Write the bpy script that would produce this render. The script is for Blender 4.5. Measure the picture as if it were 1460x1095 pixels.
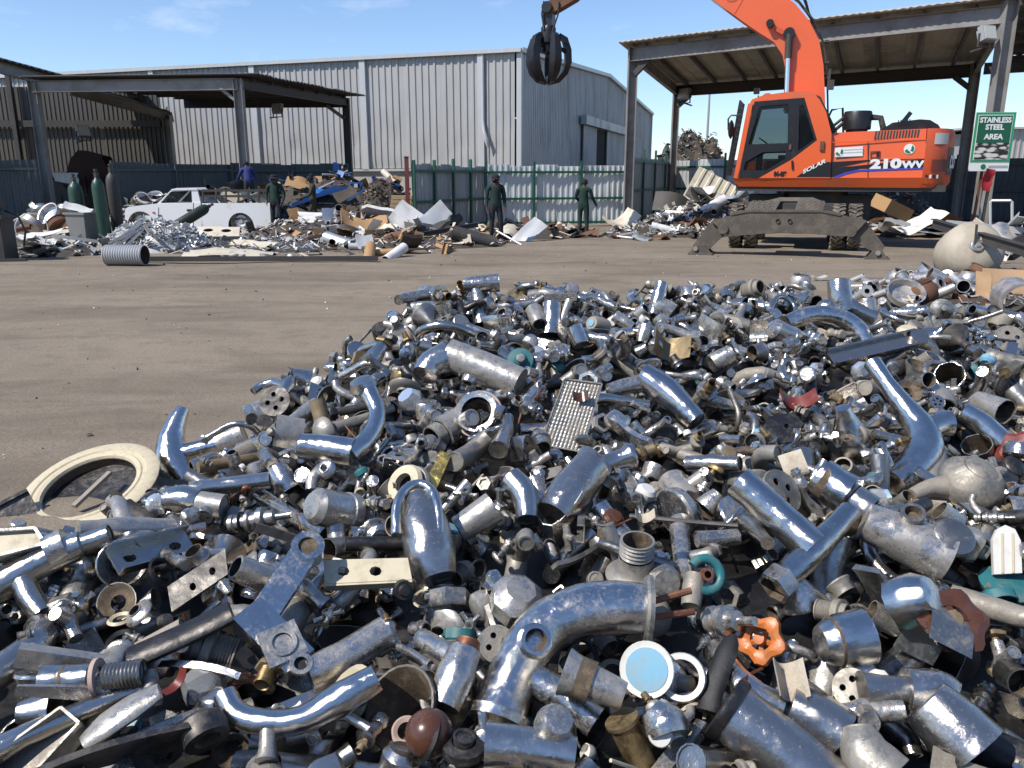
import bpy, bmesh, math, random
from mathutils import Vector, Matrix, Quaternion, noise
R = math.radians
for o in list(bpy.data.objects):
    bpy.data.objects.remove(o)
SC = bpy.context.scene
COL = SC.collection

# ------------------------------------------------------------------ camera
PITCH, FPX, CAMZ = R(14.3), 1146.0, 1.6
cam_data = bpy.data.cameras.new('camera')
cam_data.sensor_width = 36.0
cam_data.lens = 36.0 * FPX / 1460.0
cam_data.clip_start = 0.05
cam_data.clip_end = 2000.0
cam = bpy.data.objects.new('camera', cam_data)
COL.objects.link(cam)
cam.location = (0, 0, CAMZ)
cam.rotation_euler = (R(90) - PITCH, 0, 0)
SC.camera = cam

# ------------------------------------------------------------------ sun, sky, exposure
SUN_DIR = Vector((-0.76, -0.42, 1.02)).normalized()      # towards the sun: high, from the left, a little behind
SUN_EL = math.asin(SUN_DIR.z)
SUN_AZ = math.atan2(SUN_DIR.x, SUN_DIR.y)                # clockwise from +Y
sun_data = bpy.data.lights.new('sun', 'SUN')
sun_data.energy = 4.8
sun_data.angle = R(0.53)
sun_data.color = (1.0, 0.955, 0.89)
sun = bpy.data.objects.new('sun', sun_data)
COL.objects.link(sun)
sun.location = (0, 0, 40)
sun.rotation_euler = SUN_DIR.to_track_quat('Z', 'Y').to_euler()

world = bpy.data.worlds.new('World')
SC.world = world
world.use_nodes = True
wn, wl = world.node_tree.nodes, world.node_tree.links
wn.clear()
w_out = wn.new('ShaderNodeOutputWorld')
w_bg = wn.new('ShaderNodeBackground')
w_sky = wn.new('ShaderNodeTexSky')
w_sky.sky_type = 'NISHITA'
w_sky.sun_disc = False
w_sky.sun_elevation = SUN_EL
w_sky.sun_rotation = SUN_AZ
w_sky.air_density = 1.0
w_sky.dust_density = 0.1
w_sky.ozone_density = 2.2
w_sky.altitude = 100.0
w_bg.inputs['Strength'].default_value = 0.145
# thin wisps of fair-weather cloud
w_tc = wn.new('ShaderNodeTexCoord')
w_map = wn.new('ShaderNodeMapping')
w_map.inputs['Scale'].default_value = (4.6, 4.6, 15.0)
w_map.inputs['Location'].default_value = (1.35, 0.3, 0.55)
w_no = wn.new('ShaderNodeTexNoise')
w_no.inputs['Scale'].default_value = 1.0
w_no.inputs['Detail'].default_value = 7.0
w_no.inputs['Roughness'].default_value = 0.62
w_ra = wn.new('ShaderNodeValToRGB')
w_ra.color_ramp.elements[0].position = 0.60
w_ra.color_ramp.elements[0].color = (0, 0, 0, 1)
w_ra.color_ramp.elements[1].position = 0.86
w_ra.color_ramp.elements[1].color = (0.6, 0.6, 0.6, 1)
w_mix = wn.new('ShaderNodeMix')
w_mix.data_type = 'RGBA'
w_mix.inputs[7].default_value = (6.6, 7.0, 7.6, 1)
wl.new(w_tc.outputs['Generated'], w_map.inputs['Vector'])
wl.new(w_map.outputs['Vector'], w_no.inputs['Vector'])
wl.new(w_no.outputs['Fac'], w_ra.inputs['Fac'])
wl.new(w_ra.outputs['Color'], w_mix.inputs[0])
w_tint = wn.new('ShaderNodeMix')
w_tint.data_type = 'RGBA'
w_tint.blend_type = 'MULTIPLY'
w_tint.inputs[0].default_value = 1.0
w_tint.inputs[7].default_value = (0.85, 0.915, 1.05, 1)
wl.new(w_sky.outputs['Color'], w_tint.inputs[6])
wl.new(w_tint.outputs[2], w_mix.inputs[6])
wl.new(w_mix.outputs[2], w_bg.inputs['Color'])
wl.new(w_bg.outputs['Background'], w_out.inputs['Surface'])

SC.view_settings.view_transform = 'Standard'
SC.view_settings.look = 'None'
SC.view_settings.exposure = 0.15
SC.view_settings.gamma = 1.0
SC.view_settings.use_curve_mapping = False
SC.render.engine = 'CYCLES'
SC.cycles.max_bounces = 8
SC.cycles.glossy_bounces = 5
SC.cycles.diffuse_bounces = 3
SC.cycles.caustics_reflective = False
SC.cycles.sample_clamp_indirect = 6.0
SC.cycles.use_denoising = True

# ------------------------------------------------------------------ geometry from the survey of the place
CP, SP = math.cos(PITCH), math.sin(PITCH)
def ray(px, py):
    u, v = (px - 730.0) / FPX, (547.5 - py) / FPX
    return Vector((u, CP + v * SP, -SP + v * CP))
def at_y(px, py, Y):
    d = ray(px, py)
    return Vector((0, 0, CAMZ)) + d * (Y / d.y)
def at_z(px, py, Z=0.0):
    d = ray(px, py)
    return Vector((0, 0, CAMZ)) + d * ((Z - CAMZ) / d.z)
def project(p):
    x, y, z = p[0], p[1], p[2] - CAMZ
    f = y * CP - z * SP
    return (730 + FPX * x / f, 547.5 - FPX * (y * SP + z * CP) / f, f)
class Wall:
    """a vertical plane through (x,y) running along direction dx; s along it, n away from the viewer"""
    def __init__(s, x, y, dx, dy):
        s.p = Vector((x, y, 0)); s.d = Vector((dx, dy, 0)).normalized()
        s.n = Vector((-s.d.y, s.d.x, 0))
        s.rz = math.atan2(s.d.y, s.d.x)
    def at(s, px, py):
        d = ray(px, py); c = Vector((0, 0, CAMZ))
        t = (s.p - c).dot(s.n) / d.dot(s.n)
        q = c + d * t
        return ((q - s.p).dot(s.d), q.z)
    def pt(s, a, z, n=0.0):
        return s.p + s.d * a + s.n * n + Vector((0, 0, z))

# ------------------------------------------------------------------ mesh builder
class MB:
    def __init__(s):
        s.v, s.f, s.m = [], [], []
    def add(s, verts, faces, mi=0):
        b = len(s.v)
        s.v += [tuple(p) for p in verts]
        s.f += [tuple(i + b for i in f) for f in faces]
        s.m += [mi] * len(faces)
        return s
    def box(s, c, d, mi=0, M=None, taper=1.0):
        cx, cy, cz = c; x, y, z = d[0] / 2, d[1] / 2, d[2] / 2
        vs = [Vector((cx + sx * x * (taper if sz > 0 else 1), cy + sy * y * (taper if sz > 0 else 1), cz + sz * z)) for sz in (-1, 1) for sx, sy in ((-1, -1), (1, -1), (1, 1), (-1, 1))]
        if M is not None: vs = [M @ p for p in vs]
        return s.add(vs, [(3, 2, 1, 0), (4, 5, 6, 7), (0, 1, 5, 4), (1, 2, 6, 5), (2, 3, 7, 6), (3, 0, 4, 7)], mi)
    def bar(s, a, b, w, h, mi=0, up=(0, 0, 1)):
        """box beam from a to b, w wide, h high (along up)"""
        a, b = Vector(a), Vector(b); t = b - a; L = t.length; t.normalize()
        up = Vector(up)
        if abs(t.dot(up)) > .95: up = Vector((0, 1, 0))
        r = t.cross(up).normalized(); u = r.cross(t)
        M = Matrix((t, r, u)).transposed().to_4x4(); M.translation = (a + b) / 2
        return s.box((0, 0, 0), (L, w, h), mi, M)
    def hbeam(s, a, b, w, h, t=.014, mi=0, up=(0, 0, 1)):
        """rolled steel H section: two flanges and a web"""
        a, b = Vector(a), Vector(b); d = (b - a).normalized(); up = Vector(up)
        if abs(d.dot(up)) > .95: up = Vector((0, 1, 0))
        r = d.cross(up).normalized(); u = r.cross(d)
        s.bar(a + u * (h / 2 - t / 2), b + u * (h / 2 - t / 2), w, t, mi, u)
        s.bar(a - u * (h / 2 - t / 2), b - u * (h / 2 - t / 2), w, t, mi, u)
        s.bar(a, b, t, h - 2 * t, mi, u)
        return s
    def prism(s, poly, t0, t1, to3, mi=0, cap=True):
        """poly [(a,b)] extruded from depth t0 to t1 through to3(a,b,t)"""
        n = len(poly)
        vs = [to3(a, b, t0) for a, b in poly] + [to3(a, b, t1) for a, b in poly]
        fs = [(i, (i + 1) % n, n + (i + 1) % n, n + i) for i in range(n)]
        if cap: fs += [tuple(range(n))[::-1], tuple(range(n, 2 * n))]
        return s.add(vs, fs, mi)
    def tube(s, path, r, seg=10, mi=0, caps=True, mi_cap=None, squash=None):
        path = [Vector(p) for p in path]; n = len(path)
        rr = r if isinstance(r, (list, tuple)) else [r] * n
        t0 = (path[1] - path[0]).normalized()
        ref = Vector((0, 0, 1)) if abs(t0.z) < .9 else Vector((0, 1, 0))
        u = t0.cross(ref).normalized(); vs = []
        for i in range(n):
            t = (path[min(i + 1, n - 1)] - path[max(i - 1, 0)]).normalized()
            u = (u - t * u.dot(t)).normalized(); w = t.cross(u)
            q = squash[i] if squash else 1.0
            for k in range(seg):
                a = 2 * math.pi * k / seg
                vs.append(path[i] + (u * math.cos(a) + w * math.sin(a) * q) * rr[i])
        fs = [(i * seg + k, i * seg + (k + 1) % seg, (i + 1) * seg + (k + 1) % seg, (i + 1) * seg + k) for i in range(n - 1) for k in range(seg)]
        s.add(vs, fs, mi)
        if caps:
            b = len(s.v) - n * seg
            s.f.append(tuple(b + k for k in range(seg))[::-1]); s.m.append(mi if mi_cap is None else mi_cap)
            s.f.append(tuple(b + (n - 1) * seg + k for k in range(seg))); s.m.append(mi if mi_cap is None else mi_cap)
        return s
    def lathe(s, prof, seg=14, mi=0, M=None, mod=None, mis=None):
        """profile [(r,z)] spun round z; r=0 closes; mod(angle,i)->radius factor; mis per band material"""
        n = len(prof); vs = []; rows = []
        for i, (r, z) in enumerate(prof):
            if r < 1e-6:
                rows.append([len(vs)]); vs.append(Vector((0, 0, z)))
            else:
                row = []
                for k in range(seg):
                    a = 2 * math.pi * k / seg; q = r * (mod(a, i) if mod else 1)
                    row.append(len(vs)); vs.append(Vector((q * math.cos(a), q * math.sin(a), z)))
                rows.append(row)
        fs, ms = [], []
        for i in range(n - 1):
            A, B = rows[i], rows[i + 1]; mm = mis[i] if mis else mi
            for k in range(seg):
                l = (k + 1) % seg
                if len(A) == 1 and len(B) == 1: continue
                if len(A) == 1: fs.append((A[0], B[l], B[k]))
                elif len(B) == 1: fs.append((A[k], A[l], B[0]))
                else: fs.append((A[k], A[l], B[l], B[k]))
                ms.append(mm)
        if M is not None: vs = [M @ p for p in vs]
        b = len(s.v); s.v += [tuple(p) for p in vs]; s.f += [tuple(i + b for i in f) for f in fs]; s.m += ms
        return s
    def cyl(s, a, b, r, seg=12, mi=0, r2=None):
        return s.tube([a, b], [r, r if r2 is None else r2], seg, mi)
    def mesh(s, name, mats, smooth=38):
        me = bpy.data.meshes.new(name)
        me.from_pydata(s.v, [], s.f)
        for m in (mats if isinstance(mats, (list, tuple)) else [mats]): me.materials.append(m)
        me.polygons.foreach_set('material_index', s.m)
        me.update()
        if smooth:
            me.polygons.foreach_set('use_smooth', [True] * len(me.polygons))
            me.set_sharp_from_angle(angle=R(smooth))
        return me
    def build(s, name, mats, parent=None, smooth=38, loc=None, rz=None):
        o = bpy.data.objects.new(name, s.mesh(name, mats, smooth))
        COL.objects.link(o)
        if parent is not None: o.parent = parent
        if loc is not None: o.location = loc
        if rz is not None: o.rotation_euler = (0, 0, rz)
        return o
def tag(o, label=None, cat=None, group=None, kind=None):
    if label: o['label'] = label
    if cat: o['category'] = cat
    if group: o['group'] = group
    if kind: o['kind'] = kind
    return o
def empty(name, loc, rz=0.0, label=None, cat=None, group=None):
    o = bpy.data.objects.new(name, None); COL.objects.link(o)
    o.empty_display_size = .1
    o.location = loc; o.rotation_euler = (0, 0, rz)
    return tag(o, label, cat, group)
def copy_tree(o, parent=None):
    c = o.copy(); COL.objects.link(c)
    if parent is not None: c.parent = parent
    for ch in list(o.children): copy_tree(ch, c)
    return c
def rot_to(direction, origin=(0, 0, 0)):
    M = Vector(direction).normalized().to_track_quat('Z', 'Y').to_matrix().to_4x4()
    M.translation = Vector(origin)
    return M
def xyz(x=0, y=0, z=0, rx=0, ry=0, rz=0):
    from mathutils import Euler
    M = Euler((rx, ry, rz)).to_matrix().to_4x4(); M.translation = Vector((x, y, z)); return M

# ------------------------------------------------------------------ materials
def _nodes(name):
    m = bpy.data.materials.new(name); m.use_nodes = True
    nt = m.node_tree; nt.nodes.clear()
    out = nt.nodes.new('ShaderNodeOutputMaterial'); bs = nt.nodes.new('ShaderNodeBsdfPrincipled')
    nt.links.new(bs.outputs[0], out.inputs[0])
    return m, nt, bs
def _noise(nt, vec, scale, detail=4, rough=.55, dist=0.0):
    n = nt.nodes.new('ShaderNodeTexNoise'); n.inputs['Scale'].default_value = scale
    n.inputs['Detail'].default_value = detail; n.inputs['Roughness'].default_value = rough
    n.inputs['Distortion'].default_value = dist
    nt.links.new(vec, n.inputs['Vector']); return n.outputs['Fac']
def _ramp(nt, fac, a, b, ca=(0, 0, 0, 1), cb=(1, 1, 1, 1)):
    r = nt.nodes.new('ShaderNodeMapRange'); r.inputs['From Min'].default_value = a; r.inputs['From Max'].default_value = b
    r.clamp = True
    nt.links.new(fac, r.inputs['Value']); return r.outputs['Result']
def _math(nt, op, a, b):
    n = nt.nodes.new('ShaderNodeMath'); n.operation = op
    for i, q in enumerate((a, b)):
        if isinstance(q, (int, float)): n.inputs[i].default_value = q
        else: nt.links.new(q, n.inputs[i])
    return n.outputs[0]
def _mix(nt, fac, a, b, blend='MIX'):
    n = nt.nodes.new('ShaderNodeMix'); n.data_type = 'RGBA'; n.blend_type = blend
    for i, q in ((0, fac), (6, a), (7, b)):
        if isinstance(q, (int, float)): n.inputs[i].default_value = q
        elif isinstance(q, (tuple, list)): n.inputs[i].default_value = (*q[:3], 1)
        else: nt.links.new(q, n.inputs[i])
    return n.outputs[2]
def _vec(nt, scale=(1, 1, 1), rand=True, world_space=False):
    tc = nt.nodes.new('ShaderNodeTexCoord')
    src = tc.outputs['Object']
    if world_space:
        g = nt.nodes.new('ShaderNodeNewGeometry'); src = g.outputs['Position']
    mp = nt.nodes.new('ShaderNodeMapping'); mp.inputs['Scale'].default_value = scale
    nt.links.new(src, mp.inputs['Vector'])
    if rand:
        oi = nt.nodes.new('ShaderNodeObjectInfo')
        k = _math(nt, 'MULTIPLY', oi.outputs['Random'], 37.0)
        cx = nt.nodes.new('ShaderNodeCombineXYZ')
        for i in range(3): nt.links.new(k, cx.inputs[i])
        nt.links.new(cx.outputs[0], mp.inputs['Location'])
        return mp.outputs[0], oi.outputs['Random']
    return mp.outputs[0], None
def _bump(nt, bs, h, strength, dist=.01):
    b = nt.nodes.new('ShaderNodeBump'); b.inputs['Strength'].default_value = strength; b.inputs['Distance'].default_value = dist
    nt.links.new(h, b.inputs['Height']); nt.links.new(b.outputs[0], bs.inputs['Normal'])
def paint(name, col, rough=.5, metal=0.0, dirt=(.20, .165, .125), amount=.35, scale=3.0, bump=.15, coat=0.0, vary=.12, stretch=(1, 1, 1)):
    """worn painted or plain surface: colour breaks up a little, dust and grime lie on it in patches"""
    m, nt, bs = _nodes(name)
    v, rnd = _vec(nt, stretch)
    n1 = _noise(nt, v, scale, 6, .6); n2 = _noise(nt, v, scale * 9, 4, .6)
    base = _mix(nt, n2, tuple(c * (1 - vary) for c in col), tuple(min(1, c * (1 + vary)) for c in col))
    k = _ramp(nt, _math(nt, 'ADD', _math(nt, 'MULTIPLY', n1, .7), _math(nt, 'MULTIPLY', n2, .3)), .62 - .3 * amount, .78 - .1 * amount)
    k = _math(nt, 'MULTIPLY', k, min(1, .35 + amount))
    nt.links.new(_mix(nt, k, base, dirt), bs.inputs['Base Color'])
    bs.inputs['Metallic'].default_value = metal
    if metal > 0: nt.links.new(_math(nt, 'MULTIPLY', _math(nt, 'SUBTRACT', 1.0, k), metal), bs.inputs['Metallic'])
    nt.links.new(_math(nt, 'ADD', rough, _math(nt, 'MULTIPLY', k, max(0, .85 - rough))), bs.inputs['Roughness'])
    if coat: bs.inputs['Coat Weight'].default_value = coat; bs.inputs['Coat Roughness'].default_value = .12
    if bump: _bump(nt, bs, n2, bump, .004)
    return m
def plain(name, col, rough=.5, metal=0.0, emit=None):
    m, nt, bs = _nodes(name)
    bs.inputs['Base Color'].default_value = (*col, 1); bs.inputs['Roughness'].default_value = rough; bs.inputs['Metallic'].default_value = metal
    return m
MAT = {}
MAT['steel_grey'] = paint('weathered_grey_paint_steel', (.25, .24, .225), .6, 0, (.13, .10, .075), .5, 1.5, .2)
MAT['steel_dark'] = paint('dark_steel', (.06, .055, .05), .6, .2, (.11, .085, .06), .4, 2.5)
MAT['galv'] = paint('galvanised_sheet', (.50, .505, .50), .45, .15, (.33, .29, .24), .25, .35, .05, stretch=(1, 1, .35))
MAT['galv_front'] = paint('galvanised_wall_sheet', (.41, .40, .38), .5, .05, (.27, .235, .19), .34, .5, .05, stretch=(1.6, 1.6, .22))
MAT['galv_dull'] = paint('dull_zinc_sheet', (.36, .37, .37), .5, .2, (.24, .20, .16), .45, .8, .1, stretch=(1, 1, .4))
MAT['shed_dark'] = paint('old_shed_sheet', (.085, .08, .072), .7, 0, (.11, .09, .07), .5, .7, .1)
MAT['roof_under'] = paint('roof_sheet_underside', (.42, .38, .30), .6, .1, (.17, .13, .09), .5, .8, .05)
MAT['concrete'] = paint('concrete', (.42, .40, .37), .85, 0, (.25, .22, .18), .5, 1.2, .3)
MAT['fence_sheet'] = paint('fence_sheet_zinc', (.58, .60, .57), .5, .05, (.36, .34, .29), .35, .8, .05, stretch=(1.5, 1.5, .4))
MAT['green_paint'] = paint('green_fence_paint', (.012, .085, .052), .45, 0, (.10, .09, .07), .3, 4)
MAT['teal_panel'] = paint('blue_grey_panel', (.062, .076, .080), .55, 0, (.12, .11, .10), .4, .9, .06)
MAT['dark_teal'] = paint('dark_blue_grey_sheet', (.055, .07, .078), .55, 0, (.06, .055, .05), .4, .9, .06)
MAT['rust'] = paint('rusty_steel', (.16, .075, .04), .8, .1, (.07, .04, .028), .5, 5, .4)
MAT['red_paint'] = paint('old_red_paint', (.15, .03, .02), .55, 0, (.10, .06, .045), .5, 4)
MAT['black'] = paint('black_plastic', (.012, .012, .013), .4, 0, (.07, .06, .05), .25, 5, .1)
MAT['rubber'] = paint('dusty_rubber', (.022, .021, .02), .8, 0, (.20, .165, .125), .5, 4, .4)
MAT['orange'] = paint('orange_machine_paint', (.75, .12, .028), .38, 0, (.30, .13, .07), .36, 1.4, .03, .3, .05)
MAT['white_paint'] = paint('white_car_paint', (.82, .82, .80), .3, 0, (.40, .36, .30), .22, 2, .03, .4, .03)
MAT['white_sheet'] = paint('white_enamel_sheet', (.72, .70, .66), .5, 0, (.30, .25, .19), .45, 3, .1)
MAT['cream_sheet'] = paint('cream_sheet', (.62, .55, .42), .55, 0, (.28, .22, .15), .45, 3, .1)
MAT['alu'] = paint('bare_aluminium', (.62, .62, .61), .38, .75, (.22, .19, .15), .4, 4, .1)
MAT['stainless'] = paint('dull_stainless', (.55, .53, .50), .33, .85, (.30, .25, .19), .55, 6, .15)
MAT['blue_sheet'] = paint('blue_sheet', (.03, .13, .38), .45, 0, (.18, .17, .15), .3, 4)
MAT['wood'] = paint('raw_timber', (.42, .29, .16), .8, 0, (.16, .11, .07), .45, 6, .3, stretch=(1, 6, 6))
MAT['board_tan'] = paint('tan_board', (.38, .23, .105), .75, 0, (.40, .16, .05), .45, 2.5, .15)
MAT['cardboard'] = paint('cardboard', (.56, .36, .20), .85, 0, (.36, .24, .14), .25, 3, .08)
MAT['glass_dark'] = plain('tinted_glass', (.012, .016, .018), .06)
MAT['chrome_rod'] = plain('chromed_rod', (.75, .76, .78), .12, 1.0)
MAT['cyl_green'] = paint('dark_green_cylinder_paint', (.016, .055, .032), .42, 0, (.10, .09, .07), .35, 4)
MAT['skin'] = plain('skin', (.07, .036, .022), .55)
# ------------------------------------------------------------------ ground
def ground_material():
    m, nt, bs = _nodes('packed_earth')
    v, _ = _vec(nt, (1, 1, 1), False, True)
    vs, _ = _vec(nt, (.3, 1.1, 1), False, True)       # vehicle tracks run across the yard
    big = _noise(nt, v, .33, 5, .6, .3); streak = _noise(nt, vs, .9, 6, .62, .6)
    mid = _noise(nt, v, 3.2, 6, .65); fine = _noise(nt, v, 38, 5, .7)
    c = _mix(nt, _ramp(nt, big, .3, .7), (.228, .186, .136), (.31, .256, .19))
    c = _mix(nt, _math(nt, 'MULTIPLY', _ramp(nt, streak, .47, .72), .85), c, (.135, .106, .078))
    c = _mix(nt, _math(nt, 'MULTIPLY', _ramp(nt, mid, .50, .72), .55), c, (.150, .124, .097))
    c = _mix(nt, _math(nt, 'MULTIPLY', _ramp(nt, mid, .42, .22), .5), c, (.32, .275, .22))
    c = _mix(nt, _math(nt, 'MULTIPLY', _ramp(nt, fine, .35, .75), .5), c, (.11, .085, .062))
    nt.links.new(c, bs.inputs['Base Color'])
    nt.links.new(_ramp(nt, streak, .3, .8), bs.inputs['Specular IOR Level'])
    bs.inputs['Roughness'].default_value = .9
    bs.inputs['Specular IOR Level'].default_value = .2
    nt.links.remove(bs.inputs['Specular IOR Level'].links[0])
    h = _math(nt, 'ADD', _math(nt, 'MULTIPLY', mid, .6), _math(nt, 'MULTIPLY', fine, .45))
    _bump(nt, bs, h, .75, .03)
    return m
def ground_z(x, y):
    if y < 1 or y > 60 or abs(x) > 40: return 0.0
    k = min(1, (y - 1) / 4) * min(1, (60 - y) / 10)
    return k * (.035 * noise.noise((x * .25, y * .5, 3.1)) + .018 * noise.noise((x * .9, y * 2.2, 7.7)) + .008 * noise.noise((x * 3, y * 5, 1.7)))
xs = [-600, -200, -80] + [-40 + .5 * i for i in range(161)] + [80, 200, 600]
ys = [-400, -100, -20, -4] + [.25 * i for i in range(0, 121)] + [31 + i * 1.0 for i in range(30)] + [80, 140, 300, 900]
b = MB()
b.v = [(x, y, ground_z(x, y)) for y in ys for x in xs]
nx = len(xs)
b.f = [(j * nx + i, j * nx + i + 1, (j + 1) * nx + i + 1, (j + 1) * nx + i) for j in range(len(ys) - 1) for i in range(nx - 1)]
b.m = [0] * len(b.f)
tag(b.build('ground', ground_material(), smooth=60), 'bare brown packed earth yard with vehicle tracks', kind='structure')

# ------------------------------------------------------------------ corrugated sheet
def rib_profile(L, pitch=.34, depth=.05):
    """box-rib sheet outline seen from above: (s, out) pairs along L"""
    pts, s = [], 0.0
    while s < L - 1e-4:
        for a, d in ((0, 0), (.19, 0), (.225, depth), (.31, depth)):
            if s + a * pitch / .34 < L: pts.append((s + a * pitch / .34, d))
        s += pitch
    pts.append((L, 0))
    return pts
def ribbed(bm, to3, L, z0, z1, nz=6, pitch=.34, depth=.05, z_top=None, dent=None, mi=0):
    """upright ribbed sheet; to3(s, out, z) places a point; z_top(s) shapes a raking top"""
    pr = rib_profile(L, pitch, depth); n = len(pr); vs = []
    for j in range(nz + 1):
        for s, d in pr:
            zt = z_top(s) if z_top else z1
            z = z0 + (zt - z0) * j / nz
            vs.append(to3(s, d + (dent(s, z) if dent else 0), z))
    bm.add(vs, [(j * n + i, j * n + i + 1, (j + 1) * n + i + 1, (j + 1) * n + i) for j in range(nz) for i in range(n - 1)], mi)

# ------------------------------------------------------------------ warehouse
WH = Vector((.313, .949, 0)); WF = Vector((-.949, .313, 0)); WC = Vector((.31, 38.0, 0))
EAVE, RIDGE, GL, FL, SHEET0 = 7.1, 8.15, 38.0, 46.0, 2.1
wh = empty('warehouse', WC, 0, 'large grey corrugated steel warehouse behind the yard fence', 'warehouse')
def front3(s, out, z): return WF * s + Vector((-WH.x, -WH.y, 0)) * (out) + Vector((0, 0, z))
def gable3(s, out, z): return WH * s + Vector((-WF.x, -WF.y, 0)) * (out) + Vector((0, 0, z))
def wh_dent(s0):
    def f(s, z):
        q = noise.noise(((s + s0) * .9, z * .9, 4.0))
        low = max(0, 1 - (z - SHEET0) / 3.0)
        return -.13 * max(0, q) * low + .012 * noise.noise(((s + s0) * 2, z * 1.3, 9))
    return f
wl_s = Wall(WC.x, WC.y, WF.x, WF.y)
bays = [wl_s.at(687, 150)[0], wl_s.at(520, 150)[0]]
edges = [0.05, bays[0], bays[1]]
while edges[-1] < FL - 1: edges.append(min(edges[-1] + 6.1, FL))
for a, c in zip(edges, edges[1:]):
    k = max(1, round((c - a - .3) / 2.04)); w = (c - a - .3) / k
    for i in range(k):
        s0 = a + .15 + i * w; off = .004 * ((i * 7) % 3)
        bm = MB(); ribbed(bm, lambda s, o, z, s0=s0, off=off: front3(s0 + s, o + off, z), w, SHEET0, EAVE - .05, 14, dent=wh_dent(s0))
        bm.build('wall_sheet', MAT['galv_front'], wh, 30)
for s in edges[1:-1]:
    bm = MB(); bm.bar(front3(s, .08, SHEET0 - .1), front3(s, .08, EAVE - .1), .16, .3, up=WF); bm.build('wall_flashing', MAT['galv'], wh)
bm = MB(); bm.bar(front3(.02, .03, SHEET0), front3(.02, .03, EAVE - .1), .1, .14, up=WF)
bm.build('corner_flashing', MAT['galv'], wh)
bm = MB()
s = bays[0]
bm.tube([front3(s - .1, .14, EAVE - .2), front3(s - .1, .14, 4.2), front3(s - .16, .2, 3.75), front3(s - .3, .3, 3.35), front3(s - .36, .22, 3.0)], [.07, .07, .075, .10, .05], 8)
bm.build('downpipe', MAT['galv'], wh)
bm = MB(); bm.bar(front3(-.15, .12, EAVE), front3(FL, .12, EAVE), .22, .16); bm.build('gutter', MAT['galv'], wh)
bm = MB(); bm.prism([(0, 0), (FL, 0), (FL, SHEET0 - .02), (0, SHEET0 - .02)], 0, .3, lambda a, c, t: front3(a, -t, c))
bm.bar(front3(0, .08, SHEET0 - .08), front3(FL, .08, SHEET0 - .08), .16, .1)
bm.build('plinth', MAT['concrete'], wh)
ztop = lambda s: EAVE + (RIDGE - EAVE) * (1 - abs(s - GL / 2) / (GL / 2)) - .06
wg = Wall(WC.x, WC.y, WH.x, WH.y)
d0, d1 = wg.at(828, 200)[0], wg.at(886, 200)[0]; dz = wg.at(850, 180)[1]
n = 18
for i in range(n):
    s0 = .06 + (GL - .1) * i / n; w = (GL - .1) / n
    bm = MB(); ribbed(bm, lambda s, o, z, s0=s0, i=i: gable3(s0 + s, o - .03 + .003 * (i % 2), z), w, .4, EAVE, 5, pitch=.3, depth=.035, z_top=lambda s, s0=s0: ztop(s0 + s))
    bm.build('gable_sheet', MAT['galv_dull'], wh, 30)
bm = MB()
bm.bar(gable3(-.1, .12, EAVE + .02), gable3(GL / 2, .12, RIDGE + .02), .2, .2); bm.bar(gable3(GL / 2, .12, RIDGE + .02), gable3(GL + .1, .12, EAVE + .02), .2, .2)
bm.bar(gable3(0, .05, .2), gable3(0, .05, EAVE), .16, .16, up=WF)
bm.bar(gable3(GL, .05, .2), gable3(GL, .05, EAVE), .16, .16, up=WF)
bm.build('barge_flashing', MAT['galv'], wh)
dl, dr = wg.at(847, 200)[0], wg.at(862, 200)[0]
bm = MB(); bm.bar(gable3(d0 - .6, .3, dz + .1), gable3(d1 + .2, .3, dz + .1), .35, .5); bm.build('door_track', MAT['galv_dull'], wh)
bm = MB(); bm.bar(gable3(dl, .05, .2), gable3(dl, .05, dz - .2), .06, .1, up=WH)
bm.prism([(dl, .2), (dr, .2), (dr, dz - .2), (dl, dz - .2)], .02, .07, lambda a, c, t: gable3(a, t, c)); bm.build('door_opening', plain('doorway_shade_black', (.006, .006, .007), .9), wh)  # near-black plate over the wall, painted as the shade inside the doorway
for a, c in ((d0, dl), (dr, d1)):
    bm = MB(); ribbed(bm, lambda s, o, z, a=a: gable3(a + s, .16 + o, z), c - a, .2, dz - .15, 2, .25, .03)
    bm.bar(gable3(a, .17, .2), gable3(a, .17, dz - .15), .08, .08, up=WH); bm.build('sliding_door', MAT['galv_dull'], wh)
bm = MB()
for sgn in (0, 1):
    s0, s1 = (0, GL / 2) if sgn == 0 else (GL / 2, GL)
    z0, z1 = (EAVE, RIDGE) if sgn == 0 else (RIDGE, EAVE)
    a0, a1 = gable3(s0, .2, z0), gable3(s1, .2, z1); e = WF * (FL + .2)
    bm.add([a0, a1, a1 + e, a0 + e, a0 + Vector((0, 0, .06)), a1 + Vector((0, 0, .06)), a1 + e + Vector((0, 0, .06)), a0 + e + Vector((0, 0, .06))], [(0, 1, 2, 3), (7, 6, 5, 4), (0, 4, 5, 1), (1, 5, 6, 2), (2, 6, 7, 3), (3, 7, 4, 0)])
bm.build('roof', MAT['galv'], wh)
bm = MB()
for k in range(2):
    q = front3(FL, -GL * .5, 0)
bm.prism([(0, 0), (GL, 0), (GL, EAVE - .1), (GL / 2, RIDGE - .1), (0, EAVE - .1)], FL - .1, FL, lambda a, c, t: WH * a + WF * t + Vector((0, 0, c)))
bm.prism([(0, 0), (FL, 0), (FL, EAVE - .1), (0, EAVE - .1)], GL - .15, GL - .05, lambda a, c, t: WF * a + WH * t + Vector((0, 0, c)))
bm.build('rear_wall', MAT['galv_dull'], wh)
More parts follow.
